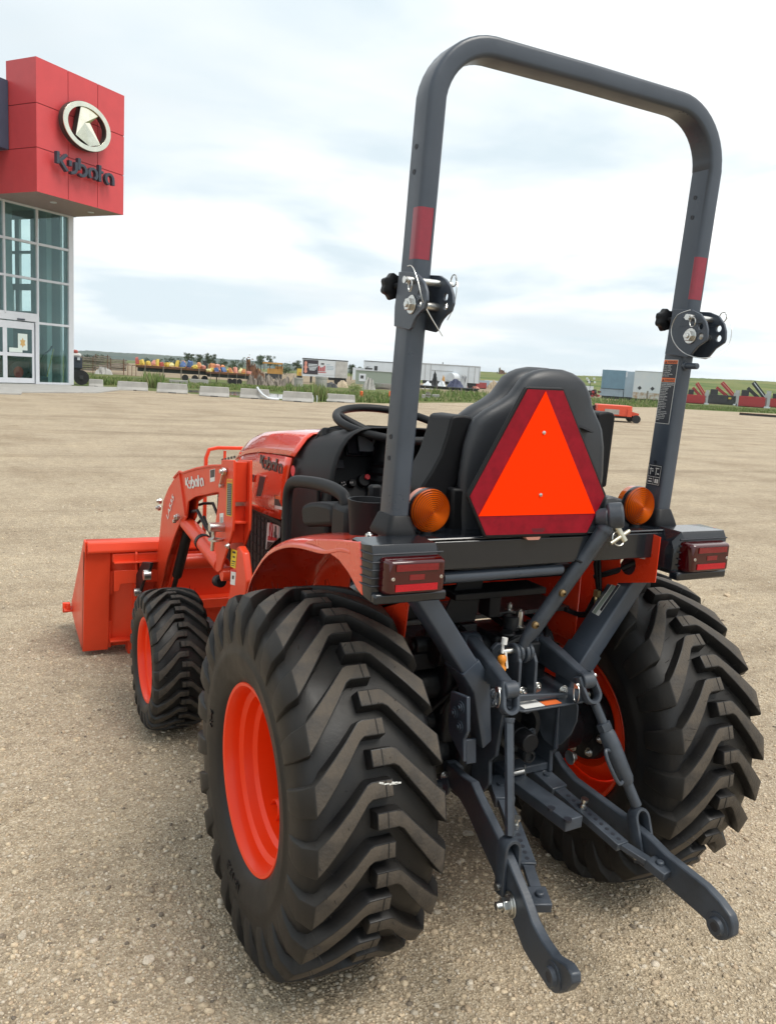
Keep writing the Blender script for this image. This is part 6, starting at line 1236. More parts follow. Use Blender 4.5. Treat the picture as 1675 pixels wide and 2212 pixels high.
stab(c3, (385, 400), (550, 850), (605, 1020), .46, .415, .39, 10, .62, -1)
mb = MB(); dA, dB = at(*c3(500, 420), 'z', .455), at(*c3(786, 630), 'z', .452); mb.bar(dA-(dB-dA)*.1, dB, .062, .036); DBR = mb.build('drawbar', M_gl, TR, bevel=.003)
for p in ((668, 545), (753, 604)):
    q = at(*c3(*p), 'z', .4725); mb = MB(); mb.cyl((q.x, q.y, .466), (q.x, q.y, .4735), .0115, n=18); mb.build('drawbar_hole', M_lblk, DBR)
mb = MB(); mb.bb(.0, .16, -.20, -.02, .475, .50); mb.bb(.0, .02, -.20, -.02, .42, .475); mb.bb(.14, .16, -.20, -.02, .42, .475); mb.build('drawbar_bracket', M_gl, TR, bevel=.004)
mb = MB(); mb.cyl((-.16, -.12, .50), (.24, -.12, .50), .020, n=18); mb.build('cross_shaft', M_gl, TR)
q = at(*c4(840, 960), 'y', -.20); mb = MB(); mb.cyl((q.x-.04, -.2, q.z), (q.x+.025, -.2, q.z), .009, n=12); mb.build('draw_pin', M_zinc, TR); mb = MB(); mb.tube([(q.x+.03, -.2, q.z+.02), (q.x+.035, -.2, q.z-.02), (q.x+.0, -.21, q.z-.04)], .003, 6); mb.build('draw_clip', M_zinc, TR)
mb = MB(); mb.tube([(-.05, .0, .38), (.02, -.02, .36), (.1, .0, .38)], .035, 14); mb.build('underside_pipe', M_cast, TR)
# ------------------------------------------------------------------ hood, side panels and cowl
HY = [.90, 1.05, 1.20, 1.35, 1.50, 1.65, 1.80, 1.93, 2.03, 2.10, 2.14]
def ip(y, t): return float(np.interp(y, [a for a, b in t], [b for a, b in t]))
HW = [(.85, .300), (1.35, .292), (1.65, .272), (1.85, .248), (2.0, .215), (2.10, .170), (2.14, .12)]
ZC = [(.85, 1.425), (1.2, 1.405), (1.5, 1.375), (1.75, 1.325), (1.95, 1.25), (2.08, 1.16), (2.14, 1.05)]
ZS = [(.85, 1.318), (1.0, 1.315), (1.34, 1.288), (1.6, 1.25), (1.83, 1.198), (2.0, 1.13), (2.14, .98)]
ZB = [(.85, 1.055), (1.4, 1.025), (1.9, .98), (2.14, .90)]
def cap_row(y):
    w_, zc, zs = ip(y, HW), ip(y, ZC), ip(y, ZS); o = []
    for u_ in np.linspace(-1, 1, 25):
        a = abs(u_); x = w_*u_ if a < .8 else math.copysign(w_*(.8+.2*(a-.8)/.2), u_)
        z = zc-(zc-zs)*(.16*(a/.78)**2 if a < .78 else .16+.84*((a-.78)/.22)**1.15); o.append((x*(1.0), y, z))
    return o
mb = MB(); mb.grid([cap_row(y) for y in np.linspace(.90, 2.135, 26)]); mb.build('hood_top', M_or, TR, smooth=60, solid=.005)
for s in (-1, 1):
    rows = []
    for y in np.linspace(.985, 2.12, 24):
        w_, zs, zb_ = ip(y, HW), ip(y, ZS)-.006, ip(y, ZB); rows.append([(s*w_*(1.004+.012*math.sin(math.pi*v)), y-.075*(0 if y > 1.1 else 0)+(-.06+.10*v)*(max(0, 1.1-y)/.115), zs+(zb_-zs)*v) for v in np.linspace(0, 1, 7)])
    mb = MB(); mb.grid(rows); hs = mb.build('hood_side', M_or, TR, smooth=60, solid=.005)
    # lower mesh side screen
    mb = MB(); mb.bb(s*.255, s*.262, 1.00, 1.95, .66, 1.03); sc_ = mb.build('side_screen', M_mesh, TR)
    for k in range(18): mb = MB(); mb.bar((s*.264, 1.0+k*.052, .70), (s*.264, 1.0+k*.052+.02, 1.02), .002, .006); mb.build('screen_wire', M_bk, sc_)
    for k in range(8): mb = MB(); mb.bar((s*.265, 1.0, .70+k*.04), (s*.265, 1.95, .70+k*.04), .002, .004); mb.build('screen_wire', M_bk, sc_)
    mb = MB(); mb.bb(s*.262, s*.282, .98, 1.97, 1.005, 1.035); mb.bb(s*.262, s*.282, 1.98, 2.03, .70, 1.03); mb.build('screen_frame', M_bk, sc_, bevel=.008)
    if s < 0:
        for pts in ([(1110, 462), (1172, 470), (1125, 660), (1070, 668)], [(1038, 450), (1062, 455), (1046, 520), (1036, 520)]):
            q = P(cb, pts, 'x', -.3005); mb = MB(); mb.prism(q, 'x', -.301, -.292); mb.build('vent_slot', M_lblk, hs, bevel=.002)
            c0 = (sum(p[0] for p in q)/4, sum(p[1] for p in q)/4); mb = MB(); mb.prism([(c0[0]+(p[0]-c0[0])*1.28, c0[1]+(p[1]-c0[1])*1.14) for p in q], 'x', -.3025, -.292, [q]); mb.build('vent_frame', M_or, hs, bevel=.003)
        # dark word on the hood side
        O = at(*cb(1118, 372), 'x', -.3015); E_ = at(*cb(1338, 438), 'x', -.3015); T_ = at(*cb(1130, 248), 'x', -.3015)
        DL = MB(); word_into(lambda k: DL, O, (E_-O)/3.2, Vector((0, (T_-O).y*.5, (T_-O).z)), Vector((-1, 0, 0)), w=.17, depth=.0035); DL.build('hood_lettering', mat('letter_dark', (.035, .035, .04), .35), hs, smooth=0)
        O = at(*cb(720, 335), 'x', -.262); mb = MB(); 
        # upper tips of the model lettering further forward
        for k in range(5):
            q = at(*cb(735+k*30, 303-k*7), 'x', -.268); mb.bar(q+Vector((0, .012, 0)), q+Vector((0, -.012, .004)), .004, .012); mb.bar(q+Vector((0, -.012, -.03)), q+Vector((0, -.012, .004)), .004, .008)
        mb.build('model_lettering', MATS['letter_dark'], hs, smooth=0)
        q = P(cb, [(1258, 650), (1340, 668), (1338, 806), (1255, 786)], 'x', -.303); mb = MB(); mb.prism(q, 'x', -.3036, -.300); lb_ = mb.build('hood_label', M_lblk, hs)
        for m_, pts in ((M_lor, [(1262, 656), (1338, 672), (1338, 704), (1262, 690)]), (M_white, [(1260, 755), (1338, 772), (1337, 804), (1257, 785)])): mb = MB(); mb.prism(P(cb, pts, 'x', -.3045), 'x', -.3042, -.3035); mb.build('label_band', m_, lb_)
        q = P(cb, [(1190, 928), (1308, 960), (1300, 1080), (1245, 1130), (1172, 1200)], 'x', -.275); mb = MB(); mb.prism(q, 'x', -.277, -.270); lb_ = mb.build('safety_label', M_white, sc_)
        mb = MB(); mb.prism(P(cb, [(1190, 1062), (1280, 1085), (1268, 1112), (1186, 1108)], 'x', -.2785), 'x', -.2785, -.277); mb.build('label_band', M_lred, lb_)
        mb = MB(); mb.prism(P(cb, [(1183, 1118), (1240, 1128), (1176, 1192)], 'x', -.2785), 'x', -.2785, -.277); mb.build('label_band', M_lblk, lb_)
        c_ = at(*cb(1221, 1012), 'x', -.279); mb = MB(); mb.tube([c_+Vector((0, .019*math.cos(t), .034*math.sin(t))) for t in [k*math.pi/10 for k in range(20)]], .0022, 5, closed=True); mb.bar(c_+Vector((0, .012, .024)), c_+Vector((0, -.012, -.024)), .002, .005); mb.build('prohibition_mark', M_lred, lb_)
        c_ = at(*cb(1262, 1050), 'x', -.279); mb = MB(); mb.cyl(c_, c_-Vector((.001, 0, 0)), .014, n=14); mb.box(c_+Vector((0, -.002, .022)), (.002, .012, .03)); mb.box(c_+Vector((0, -.014, -.006)), (.002, .008, .012)); mb.build('pictogram', M_lblk, lb_)
# grille guard in front of the hood
mb = MB(); mb.tube([(-.30, 2.20, .70), (-.30, 2.20, 1.16), (-.285, 2.20, 1.205), (-.24, 2.20, 1.215), (.24, 2.20, 1.215), (.285, 2.20, 1.205), (.30, 2.20, 1.16), (.30, 2.20, .70)], .013, 10, ry=.009, sq=True, up=(0, 1, 0)); mb.build('grille_guard', M_or2, TR, smooth=45)
for k in range(5): mb = MB(); mb.bar((-.2+k*.1, 2.2, .72), (-.2+k*.1, 2.2, 1.2), .012, .012, up=(0, 1, 0)); mb.build('guard_bar', M_or2, TR)
mb = MB(); mb.bb(-.30, .30, 2.18, 2.22, .66, .74); mb.bb(-.2, .2, 1.9, 2.2, .55, .66); mb.build('front_frame', M_or2, TR, bevel=.006)
# cowl between hood and driver
def cowl_row(y, w_, zt, zb_, e=5.0):
    o = []
    for t in np.linspace(0, math.pi, 23):
        c_, s_ = math.cos(t), math.sin(t); o.append((-w_*math.copysign(abs(c_)**(2/e), c_), y, zb_+(zt-zb_)*abs(s_)**(2/e)))
    return o
mb = MB(); mb.grid([cowl_row(*r_) for r_ in ((.975, .298, 1.405, .78), (.93, .305, 1.418, .78), (.84, .307, 1.428, .76), (.74, .302, 1.445, .76), (.66, .296, 1.452, .76), (.60, .292, 1.462, .76), (.575, .286, 1.462, .77))]); mb.build('cowl', M_bk, TR, smooth=60, solid=.006)
mb = MB(); mb.loft([[(p[0]*f, y, 1.1+(p[2]-1.1)*f) for p in cowl_row(.6, .285, 1.45, .80)] for y, f in ((.86, 1.0), (.88, .97))]); mb.build('dash_recess', mat('dash_black', (.017, .018, .02), .6), TR, smooth=50)
DN = Vector((0, -.90, .43)).normalized(); DU = Vector((0, .43, .90)).normalized(); DC = Vector((-.02, .815, 1.315))
def dbox(name, m, u0, u1, v0, v1, d0, d1, par=TR, bevel=.003):
    mb = MB(); v = []
    for dd in (d0, d1):
        for (u_, v_) in ((u0, v0), (u1, v0), (u1, v1), (u0, v1)): v.append(DC+Vector((u_, 0, 0))+DU*v_+DN*dd)
    mb.add(v, [(3, 2, 1, 0), (4, 5, 6, 7), (0, 1, 5, 4), (1, 2, 6, 5), (2, 3, 7, 6), (3, 0, 4, 7)]); return mb.build(name, m, par, bevel=bevel)
D0 = dbox('dash_panel', M_bk, -.20, .22, -.17, .12, -.03, .045, bevel=.012); dbox('instrument_bezel', M_bk2, -.12, .10, .0, .10, .04, .055, D0); dbox('display', M_int, -.065, .05, .018, .082, .055, .058, D0); dbox('gauge', M_lblk, -.112, -.075, .01, .09, .055, .058, D0)
dbox('switch', M_lblk, -.175, -.135, -.05, -.015, .045, .052, D0)
for u_, v_, m_, r_ in ((-.155, -.115, M_lblk, .014), (-.115, -.11, M_lblk, .017), (-.065, -.10, M_lblk, .026)):
    q = DC+Vector((u_, 0, 0))+DU*v_+DN*.045; mb = MB(); mb.cyl(q, q+DN*.022, r_, r_*.92, n=22); mb.build('dash_knob', M_bk, D0, bevel=.002)
q = DC+Vector((-.055, 0, 0))+DU*-.09+DN*.068; mb = MB(); mb.cyl(q, q+DN*.008, .011, n=16); mb.build('hazard_button', M_lred, D0, bevel=.002)
mb = MB(); q = DC+Vector((-.155, 0, 0))+DU*-.115+DN*.068
for a, b in ((-.006, .004), (.004, .006), (0, -.006), (.008, -.002)): mb.box(q+Vector((a, 0, 0))+DU*b, (.004, .001, .003))
for a in (.028, .036): mb.box(q+Vector((a, 0, .004)), (.003, .001, .006))
mb.build('knob_marks', M_white, D0)
# cowl badge
q = at(*c8(103, 735), 'x', -.306); mb = MB(); mb.lathe([(0, .021), (-.001, .021), (-.001, .0001)], q, 'x', 24); mb.build('round_sticker', mat('sticker_red', (.65, .06, .07), .4), TR)
# steering column and wheel
SC = Vector((.012, .715, 1.468)); tilt = R(13); SN = Vector((0, -math.sin(tilt), math.cos(tilt))); SF = Vector((0, math.cos(tilt), math.sin(tilt))); SX = Vector((1, 0, 0))
mb = MB(); mb.tube([SC+SX*.208*math.cos(t)+SF*.208*math.sin(t) for t in [k*2*math.pi/56 for k in range(56)]], .0155, 14, closed=True, up=SN); SW = mb.build('steering_wheel', M_bk, TR, smooth=60)
for a in (35, 148, 270):
    a = R(a); e1 = SC+SX*.205*math.cos(a)+SF*.205*math.sin(a); mb = MB(); mb.tube([e1, SC+(e1-SC)*.75-SN*.022, SC+(e1-SC)*.25-SN*.062], [.012, .015, .024], 10); mb.build('spoke', M_bk, SW, smooth=60)
mb = MB(); mb.cyl(SC-SN*.10, SC-SN*.055, .052, .044, n=28); mb.build('hub_cap', M_bk, SW, bevel=.006)
mb = MB(); c0, c1 = SC-SN*.07, Vector((0, .72, 1.10)); prof = []
pts = [c0.lerp(c1, k/30) for k in range(31)]; mb.tube(pts, [.045+.055*(k/30)+(.006 if k % 3 == 0 else -.004)*(1 if k > 6 else 0) for k in range(31)], 26); mb.build('steering_boot', M_bk, TR, smooth=40)
# joystick and red lever
ja, jb, jc = at(*c8(1135, 690), 'x', .20), at(*c8(1225, 605), 'x', .20), at(*c8(1350, 530), 'x', .20); mb = MB(); mb.cyl(ja-(jb-ja)*1.2, jb, .006, n=10); mb.build('lever_rod', M_white, TR); mb = MB(); mb.tube([jb, jb.lerp(jc, .2), jb.lerp(jc, .8), jc], [.010, .015, .022, .017], 14); lv = mb.build('lever_grip', M_or, TR, smooth=50)
mb = MB(); q = jb.lerp(jc, .75)+Vector((0, -.021, .006)); mb.box(q, (.025, .003, .014)); mb.build('grip_mark', M_lor, lv)
# right loader post seen past the column, platform
mb = MB(); mb.bb(-.34, .34, .30, .95, .60, .63); mb.bb(-.50, -.30, .45, .92, .585, .615); mb.bb(.30, .50, .45, .92, .585, .615); mb.build('platform', M_bk, TR, bevel=.006)
# grab handle, cup holder and console on the left fender
gh = [(.585, 1.05), (.592, 1.14), (.592, 1.215), (.572, 1.255), (.52, 1.275), (.43, 1.287), (.31, 1.297), (.20, 1.299), (.128, 1.290), (.105, 1.268), (.118, 1.235), (.148, 1.19), (.158, 1.12)]
for s in (-1, 1): mb = MB(); mb.tube(smooth_pts([(s*.435, y, z) for y, z in gh], 4), .0165, 14, ry=.021, up=(1, 0, 0)); mb.build('grab_handle', M_bk, TR, smooth=60)
mb = MB(); mb.prism(P(c8, [(240, 1040), (290, 1010), (380, 1000), (470, 1015), (515, 1040), (520, 1215), (265, 1220), (245, 1150)], 'x', -.40), 'x', -.43, -.34); mb.build('side_console', M_bk, TR, bevel=.016, seg=3)
ch = at(*c8(760, 1130), 'x', -.43); mb = MB(); mb.lathe([(1.19, .050), (1.24, .054), (1.295, .060), (1.302, .061), (1.302, .055), (1.24, .046), (1.24, .001)], (-.42, -.02, 0), 'z', 30); mb.build('cup_holder', M_bk, TR, smooth=40)
mb = MB(); mb.bb(-.46, -.38, .04, .16, 1.16, 1.27); mb.build('fender_tray', M_bk, TR, bevel=.02)
mb = MB(); q = at(*c8(810, 940), 'x', -.33); mb.bb(q.x-.02, q.x+.02, q.y-.012, q.y+.012, q.z-.06, q.z+.03); mb.build('lever_knob', M_bk, TR, bevel=.009); mb = MB(); mb.bb(-.36, -.30, .02, .30, 1.15, 1.26); mb.build('lever_console', M_bk, TR, bevel=.014)
q = at(*c8(330, 820), 'x', -.30); mb = MB(); mb.tube([(q.x, q.y, q.z-.12), (q.x, q.y, q.z-.03), (q.x, q.y, q.z)], [.006, .008, .014], 10); mb.build('shuttle_lever', M_bk, TR)
# right console box beside the emblem, right lamp deck
mb = MB(); mb.prism(P(c6, [(390, 290), (405, 215), (470, 205), (560, 235), (655, 295), (650, 520), (390, 545)], 'y', -.255), 'y', -.255, -.10); mb.build('tool_box', mat('grey_plastic', (.055, .06, .068), .45), TR, bevel=.006)
mb = MB(); mb.prism(P(c6, [(388, 335), (656, 322), (656, 345), (388, 358)], 'y', -.2565), 'y', -.2575, -.25); mb.build('box_lid_seam', M_lblk, TR)
# ------------------------------------------------------------------ front loader
arm_top = [(1.12, 1.255), (1.35, 1.225), (1.60, 1.182), (1.877, 1.124), (1.941, 1.123), (2.06, 1.075), (2.20, 1.0), (2.312, .919), (2.361, .803), (2.42, .65), (2.557, .388), (2.58, .34)]
arm_bot = [(2.44, .30), (2.352, .432), (2.20, .62), (2.045, .775), (1.93, .865), (1.86, .88), (1.80, .92), (1.773, 1.0), (1.64, 1.045), (1.45, 1.085), (1.30, 1.118), (1.15, 1.14)]
mo = P(cb, [(725, 300), (760, 298), (845, 302), (838, 900), (833, 1010), (800, 1130), (770, 1220), (735, 1330), (715, 1410), (685, 1432), (660, 1405), (668, 1320), (672, 1250), (640, 1140), (655, 1000), (690, 720), (702, 560)], 'x', -.505)
mi_ = [(y-.0, z) for y, z in mo]
for s in (-1, 1):
    X0, X1 = (.505, .428)
    mb = MB(); mb.prism(mo, 'x', s*X0, s*(X0-.010)); MP = mb.build('loader_mast', M_or2, TR, bevel=.003)
    mb = MB(); mb.prism([(y+.0, z) for y, z in mo], 'x', s*X1, s*(X1+.010)); mb.build('mast_inner_plate', M_or2, MP, bevel=.003)
    ztp = max(z for y, z in mo); yr_ = min(y for y, z in mo if z > 1.2)
    mb = MB(); mb.bb(s*(X1+.0105), s*(X0-.0105), yr_+.03, yr_+.038, ztp-.17, ztp-.01); mb.bb(s*(X1+.0105), s*(X0-.0105), yr_+.012, yr_+.10, ztp-.255, ztp-.245); mb.bb(s*(X1+.0105), s*(X0-.0105), yr_+.05, yr_+.058, .95, ztp-.19); mb.build('mast_web', M_or2, MP, bevel=.002)
    # lower upright bolted to the frame
    yu = P(cb, [(735, 1430), (920, 1430)], 'x', -.47); mb = MB()
    mb.prism([(.93, .94), (.985, .955), (1.02, .94), (1.06, .84), (1.10, .72), (1.16, .62), (1.16, .40), (1.02, .40), (.98, .60), (.90, .72), (.875, .84)], 'x', s*.452, s*.482); UPR = mb.build('mast_upright', M_or2, TR, bevel=.006)
    mb = MB(); mb.bb(s*.25, s*.46, 1.02, 1.14, .42, .52); mb.build('side_frame', M_or2, TR, bevel=.006)
    # boom
    mb = MB(); mb.prism(arm_top+arm_bot, 'x', s*.494, s*.484); BO = mb.build('loader_boom', M_or2, TR, bevel=.003)
    mb = MB(); mb.prism(arm_top+arm_bot, 'x', s*.440, s*.450); mb.build('boom_inner_plate', M_or2, BO, bevel=.003)
    mb = MB()
    for (a, b) in zip(arm_top[:-1], arm_top[1:]): mb.add([(s*.4835, a[0], a[1]-.004), (s*.4505, a[0], a[1]-.004), (s*.4505, b[0], b[1]-.004), (s*.4835, b[0], b[1]-.004)], [(0, 1, 2, 3)])
    for (a, b) in zip(arm_bot[:4]+arm_bot[7:-1], arm_bot[1:5]+arm_bot[8:]): mb.add([(s*.4835, a[0], a[1]+.03), (s*.4505, a[0], a[1]+.03), (s*.4505, b[0], b[1]+.03), (s*.4835, b[0], b[1]+.03)], [(0, 1, 2, 3)])
    mb.build('boom_web', M_or2, BO, solid=.006, smooth=60)
    mb = MB(); mb.tube([(s*.497, a, b) for a, b in arm_top[:6]], .0055, 6); mb.build('weld_edge', M_or2, BO); mb = MB(); mb.bar((s*.497, 1.93, 1.115), (s*.497, 1.79, .93), .006, .014, up=(1, 0, 0)); mb.build('weld_edge', M_or2, BO, bevel=.002)
    # lift cylinder
    A_, B_ = Vector((s*.467, 1.87, .875)), Vector((s*.467, 1.16, .80)); dd = (B_-A_).normalized(); mb = MB(); mb.cyl(A_-dd*.02, A_+(B_-A_)*.86, .036, n=24); LC = mb.build('lift_cylinder', M_or2, TR, bevel=.004); mb = MB(); mb.cyl(A_+(B_-A_)*.40, A_+(B_-A_)*.44, .0395, n=24); mb.build('cylinder_band', M_bk, LC); mb = MB(); mb.cyl(A_+(B_-A_)*.86, B_, .018, n=14); mb.cyl(B_-Vector((s*.03, 0, 0)), B_+Vector((s*.03, 0, 0)), .03, n=18); mb.build('piston_rod', M_or2, LC)
    mb = MB(); mb.tube([A_+Vector((0, -.06, .07)), A_+Vector((s*.005, -.2, .10)), A_+Vector((0, -.34, .045)), A_+Vector((0, -.5, .04))], .008, 8); mb.build('cylinder_hose', M_bk, LC)
    # tilt cylinder under the lower boom
    mb = MB(); mb.cyl((s*.43, 2.00, .83), (s*.43, 2.24, .52), .026, n=18); mb.cyl((s*.43, 2.24, .52), (s*.43, 2.42, .30), .014, n=14); mb.build('tilt_cylinder', M_bk, TR, bevel=.003)
    mb = MB(); mb.tube([(s*.432, 1.80, .98), (s*.43, 1.72, 1.0), (s*.42, 1.60, 1.02), (s*.41, 1.52, .96), (s*.41, 1.50, .86)], .007, 8); mb.tube([(s*.43, 1.9, .85), (s*.42, 1.75, .93), (s*.41, 1.62, .84), (s*.41, 1.45, .78)], .007, 8); mb.build('loader_hose', M_bk, TR)
    mb = MB(); mb.cyl((s*.40, 1.52, 1.06), (s*.40, 1.52, .93), .011, n=10); mb.cyl((s*.40, 1.56, 1.05), (s*.40, 1.46, 1.06), .009, n=10); mb.cyl((s*.40, 1.52, .93), (s*.40, 1.53, .85), .015, n=12); mb.build('hose_fitting', M_zinc, TR)
    # pins
    PX = s*.508
    def pinhead(y, z, y2=None, z2=None, m=M_zinc):
        mb = MB(); mb.cyl((PX, y, z), (PX+s*.016, y, z), .015, n=18); mb.cyl((PX+s*.016, y, z), (PX+s*.026, y, z), .009, n=12)
        if y2 is not None: mb.bar((PX+s*.004, y, z), (PX+s*.004, y2, z2), .006, .024, up=(1, 0, 0)); mb.cyl((PX, y2, z2), (PX+s*.016, y2, z2), .010, n=6)
        mb.build('pivot_pin', m, TR, bevel=.0015, seg=1)
    pm = P(cb, [(752, 415), (722, 558)], 'x', -.515); pinhead(*pm[0], *pm[1])
    pm = P(cb, [(318, 870), (285, 915)], 'x', -.50); pinhead(*pm[0], *pm[1]); pm = P(cb, [(138, 712), (128, 780)], 'x', -.50); pinhead(*pm[0]); pinhead(*pm[1])
    pm = P(cb, [(700, 975), (690, 1100), (750, 1165), (680, 1210)], 'x', -.525); mb = MB(); mb.cyl((s*.50, *pm[0]), (s*.565, *pm[0]), .019, n=20); mb.cyl((s*.545, pm[0][0], pm[0][1]), (s*.545, *pm[1]), .009, n=12); mb.cyl((s*.545, *pm[1]), (s*.545, *pm[3]), .0085, n=10); mb.build('mast_lock_pin', M_zinc, TR, bevel=.002)
    mb = MB(); mb.lathe([(-.004, .030), (.004, .030), (.004, .018), (-.004, .018)], (s*.535, *pm[1]), 'z', 22, closed=True); mb.build('lock_washer', M_zinc, TR); bolt((s*.507, *pm[2]), (s, 0, 0), .009, .01, TR)
    if s < 0:
        # white word and model number on the boom
        O = at(*cb(372, 588), 'x', -.496); E_ = at(*cb(548, 560), 'x', -.496); T_ = at(*cb(366, 478), 'x', -.496)
        WL_ = MB(); word_into(lambda k: WL_, O, (E_-O)/3.2, (T_-O)*1.0, Vector((-1, 0, 0)), w=.17, depth=.0015); WL_.build('boom_lettering', M_white, BO, smooth=0)
        O = at(*cb(186, 905), 'x', -.496); E_ = at(*cb(262, 640), 'x', -.496); T_ = at(*cb(168, 850), 'x', -.496); mb = MB(); put_text(mb, 'LA535', O+Vector((-.001, 0, 0)), (E_-O)/3.05, (T_-O)*1.15, bold=.018); mb.build('model_number', M_white, BO, smooth=0)
        def sticker(name, pts, m_, par, x=-.5065, th=.0012): mb = MB(); mb.prism(P(cb, pts, 'x', x), 'x', x, x+th); return mb.build(name, m_, par, smooth=0)
        st_ = sticker('mast_label', [(780, 490), (833, 494), (824, 868), (772, 856)], M_lyel, MP, -.5065); sticker('label_band', [(784, 497), (830, 500), (829, 530), (783, 526)], M_lor, st_, -.5072, .0006); sticker('label_band', [(783, 534), (828, 538), (820, 860), (776, 850)], M_lblk, st_, -.5072, .0006)
        for k in range(16): sticker('label_line', [(785-.4*k, 548+k*19), (824-.5*k, 552+k*19), (824-.5*k, 558+k*19), (785-.4*k, 554+k*19)], M_shed, st_, -.5078, .0005)
        st_ = sticker('boom_label', [(608, 400), (660, 388), (655, 512), (610, 524)], M_white, BO, -.4955); sticker('label_band', [(612, 404), (656, 394), (652, 470), (613, 480)], M_lblk, st_, -.4962, .0006)
        st_ = sticker('barcode_label', [(706, 838), (744, 832), (742, 945), (708, 950)], M_white, MP, -.5065); 
        for k in range(6): sticker('barcode_bar', [(712, 880+k*10), (736, 877+k*10), (736, 881+k*10), (712, 884+k*10)], M_lblk, st_, -.5072, .0006)
        st_ = sticker('lubrication_label', [(822, 1190), (880, 1215), (862, 1392), (815, 1370)], M_lyel, UPR, -.4835)
        for a in ((835, 1215, 865, 1235), (838, 1262, 858, 1280), (830, 1310, 862, 1322), (826, 1335, 858, 1342), (824, 1355, 856, 1362)): sticker('label_line', [(a[0], a[1]), (a[2], a[1]+8), (a[2], a[3]+8), (a[0], a[3])], M_lblk, st_, -.4842, .0006)
        st_ = sticker('pinch_label', [(820, 1420), (868, 1430), (858, 1560), (812, 1550)], M_white, UPR, -.4835); sticker('label_line', [(832, 1460), (850, 1464), (846, 1500), (830, 1496)], M_lblk, st_, -.4842, .0006); sticker('label_band', [(818, 1395), (866, 1410), (866, 1428), (818, 1418)], M_lred, UPR, -.4835)
# boom cross tube
mb = MB(); mb.cyl((-.44, 2.22, .60), (.44, 2.22, .60), .04, n=20); mb.build('boom_cross_tube', M_or2, TR)
mb = MB(); q = at(*c7(1082, 1048), 'x', -.47); mb.cyl((q.x, q.y, q.z), (q.x, q.y-.06, q.z+.01), .026, n=18); mb.build('step_stub', M_bk, TR, bevel=.008)
# quick hitch links behind the bucket
for s in (-1, 1):
    xk = s*.60; pk = P(c7, [(600, 925), (655, 930), (640, 990), (600, 1060), (580, 1130), (530, 1110), (525, 1080), (555, 1010)], 'x', -.60); mb = MB(); mb.prism(pk, 'x', xk-.008, xk+.008); mb.build('tilt_link', M_bk, TR, bevel=.004)
    for p, r_ in (((610, 1012), .026), ((548, 1125), .022)): y, z = P(c7, [p], 'x', -.625)[0]; mb = MB(); mb.cyl((xk, y, z), (xk+s*.035, y, z), r_, n=20); mb.cyl((xk+s*.035, y, z), (xk+s*.036, y, z), r_*.5, n=12); mb.build('link_pin', M_zinc, TR, bevel=.003)
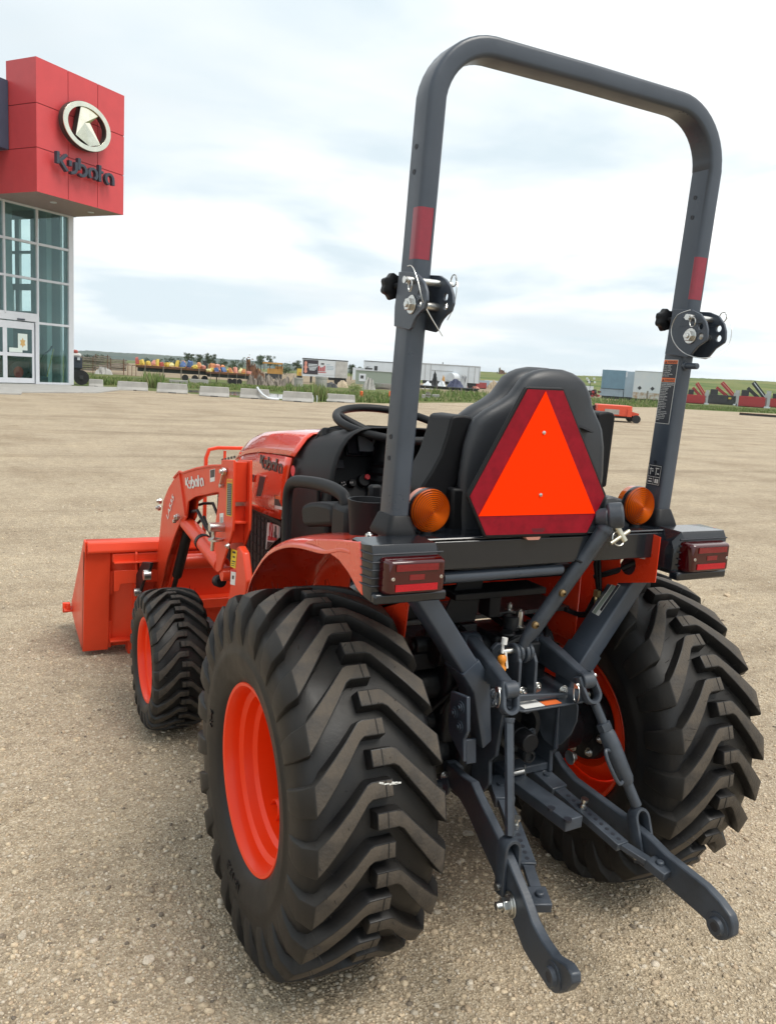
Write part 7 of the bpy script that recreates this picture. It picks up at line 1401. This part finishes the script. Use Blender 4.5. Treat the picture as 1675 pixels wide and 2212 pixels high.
# ------------------------------------------------------------------ bucket
BX = .870
hy, hz2 = 2.565, .03; ty, tz = 2.49, .672; fy, fz2 = 3.13, .122
side_poly = [(hy, hz2), (hy+.30, hz2+.035), (fy, fz2), (fy-.02, fz2+.03), (ty+.02, tz+.006), (ty-.02, tz), (ty-.025, tz-.07), (ty+.02, .45), (hy-.01, .12)]
mb = MB(); rows = []
for y, z in [(ty+.05, tz-.004), (ty-.005, tz-.01), (ty-.012, tz-.055), (ty+.02, .50), (ty+.045, .30), (hy-.012, .13), (hy+.02, hz2+.015), (hy+.15, hz2+.012), (fy-.05, fz2-.004), (fy, fz2)]: rows.append([(x, y, z) for x in (-BX+.008, -.4, 0, .4, BX-.008)])
mb.grid(rows); BK = mb.build('bucket', M_or2, TR, solid=.008, smooth=30)
for s in (-1, 1):
    mb = MB(); mb.prism(side_poly, 'x', s*BX, s*(BX-.010)); mb.build('bucket_side', M_or2, BK, bevel=.002)
    mb = MB(); mb.loft([[(s*(BX+.0), y, z), (s*(BX-.135), y, z), (s*(BX-.135), y+.05, z+.0), (s*BX, y+.05, z)] for y, z in ((ty-.022, tz-.055), (ty+.0, .45), (hy-.035, .11), (hy-.01, .03))]); mb.build('bucket_flange', M_or2, BK, bevel=.004)
    mb = MB(); mb.bb(s*(BX-.01), s*(BX+.045), fy-.10, fy-.01, fz2-.0, fz2+.012); mb.bb(s*(BX+.01), s*(BX+.03), fy-.09, fy-.05, fz2+.012, fz2+.05); mb.bb(s*(BX+.02), s*(BX+.05), fy-.04, fy-.015, fz2-.02, fz2+.04); mb.build('corner_tooth', M_or2, BK, bevel=.003)
    for z0, z1 in ((.36, .50), (.04, .20)): mb = MB(); mb.bar((s*(BX-.137), ty-.01+.09*(1-z1/.6), z1), (s*(BX-.137), ty-.01+.09*(1-z0/.6), z0), .010, .03, up=(1, 0, 0)); mb.build('weld_bead', M_or2, BK, bevel=.003)
    mb = MB(); mb.prism([(ty-.03, .64), (ty-.055, .60), (ty-.045, .12), (ty+.08, .03), (ty+.08, .64)], 'x', s*.60, s*.612); mb.build('bucket_ear', M_or2, BK, bevel=.002)
    mb = MB(); mb.bb(s*.38, s*.725, ty-.075, ty+.01, .555, .563); mb.bb(s*.40, s*.72, ty-.055, ty-.047, .44, .51); mb.bb(s*.58, s*.59, ty-.07, ty, .50, .56); mb.build('hook_plate', M_or2, BK, bevel=.002)
    mb = MB(); mb.prism([(s*.725, .40), (s*.70, .40), (s*.69, .44), (s*.60, .44), (s*.60, .515), (s*.725, .515)], 'y', ty-.060, ty-.052); mb.build('latch_plate', M_or2, BK, bevel=.002)
    mb = MB(); mb.bb(s*.62, s*.73, hy-.06, hy+.01, .085, .095); mb.bb(s*.60, s*.63, hy-.03, hy+.06, -.0, .09); mb.build('bucket_lug', M_or2, BK, bevel=.003)
    mb = MB(); mb.cyl((s*.62, ty-.04, .30), (s*.53, ty-.04, .30), .014, n=14); mb.build('latch_rod', M_or2, BK)
mb = MB(); mb.loft([[(x, ty-.05, tz-.05), (x, ty-.035, tz-.004), (x, ty+.01, tz+.0), (x, ty+.01, tz-.06), (x, ty-.045, tz-.062)] for x in (-BX+.012, BX-.012)]); mb.build('bucket_top_rail', M_or2, BK, bevel=.008, seg=3)
mb = MB(); mb.bb(-BX+.14, BX-.14, ty-.04, ty+.0, tz-.115, tz-.066); mb.build('bucket_rib', M_or2, BK, bevel=.006)
mb = MB(); mb.bb(-.58, .58, ty-.05, ty+.08, .26, .32); mb.build('bucket_lower_beam', M_or2, BK, bevel=.006)
# ------------------------------------------------------------------ summer haze over the plain
mb = MB(); mb.bb(-4200, 4200, -600, 4200, -1.2, 75); hzo = mb.build('haze', None if False else mat('unused_haze_slot', (.5, .5, .5)), smooth=0)
HM = bpy.data.materials.new('haze_air'); HM.use_nodes = True; ht = HM.node_tree; ht.nodes.clear()
ho = ht.nodes.new('ShaderNodeOutputMaterial'); hv = ht.nodes.new('ShaderNodeVolumePrincipled'); hv.inputs['Color'].default_value = (.80, .88, .95, 1); hv.inputs['Density'].default_value = 0.00011; hv.inputs['Anisotropy'].default_value = 0.2
ht.links.new(hv.outputs[0], ho.inputs['Volume']); hzo.data.materials.clear(); hzo.data.materials.append(HM); tag(hzo, 'thin pale haze lying over the distant plain and hills', 'haze', kind='stuff')
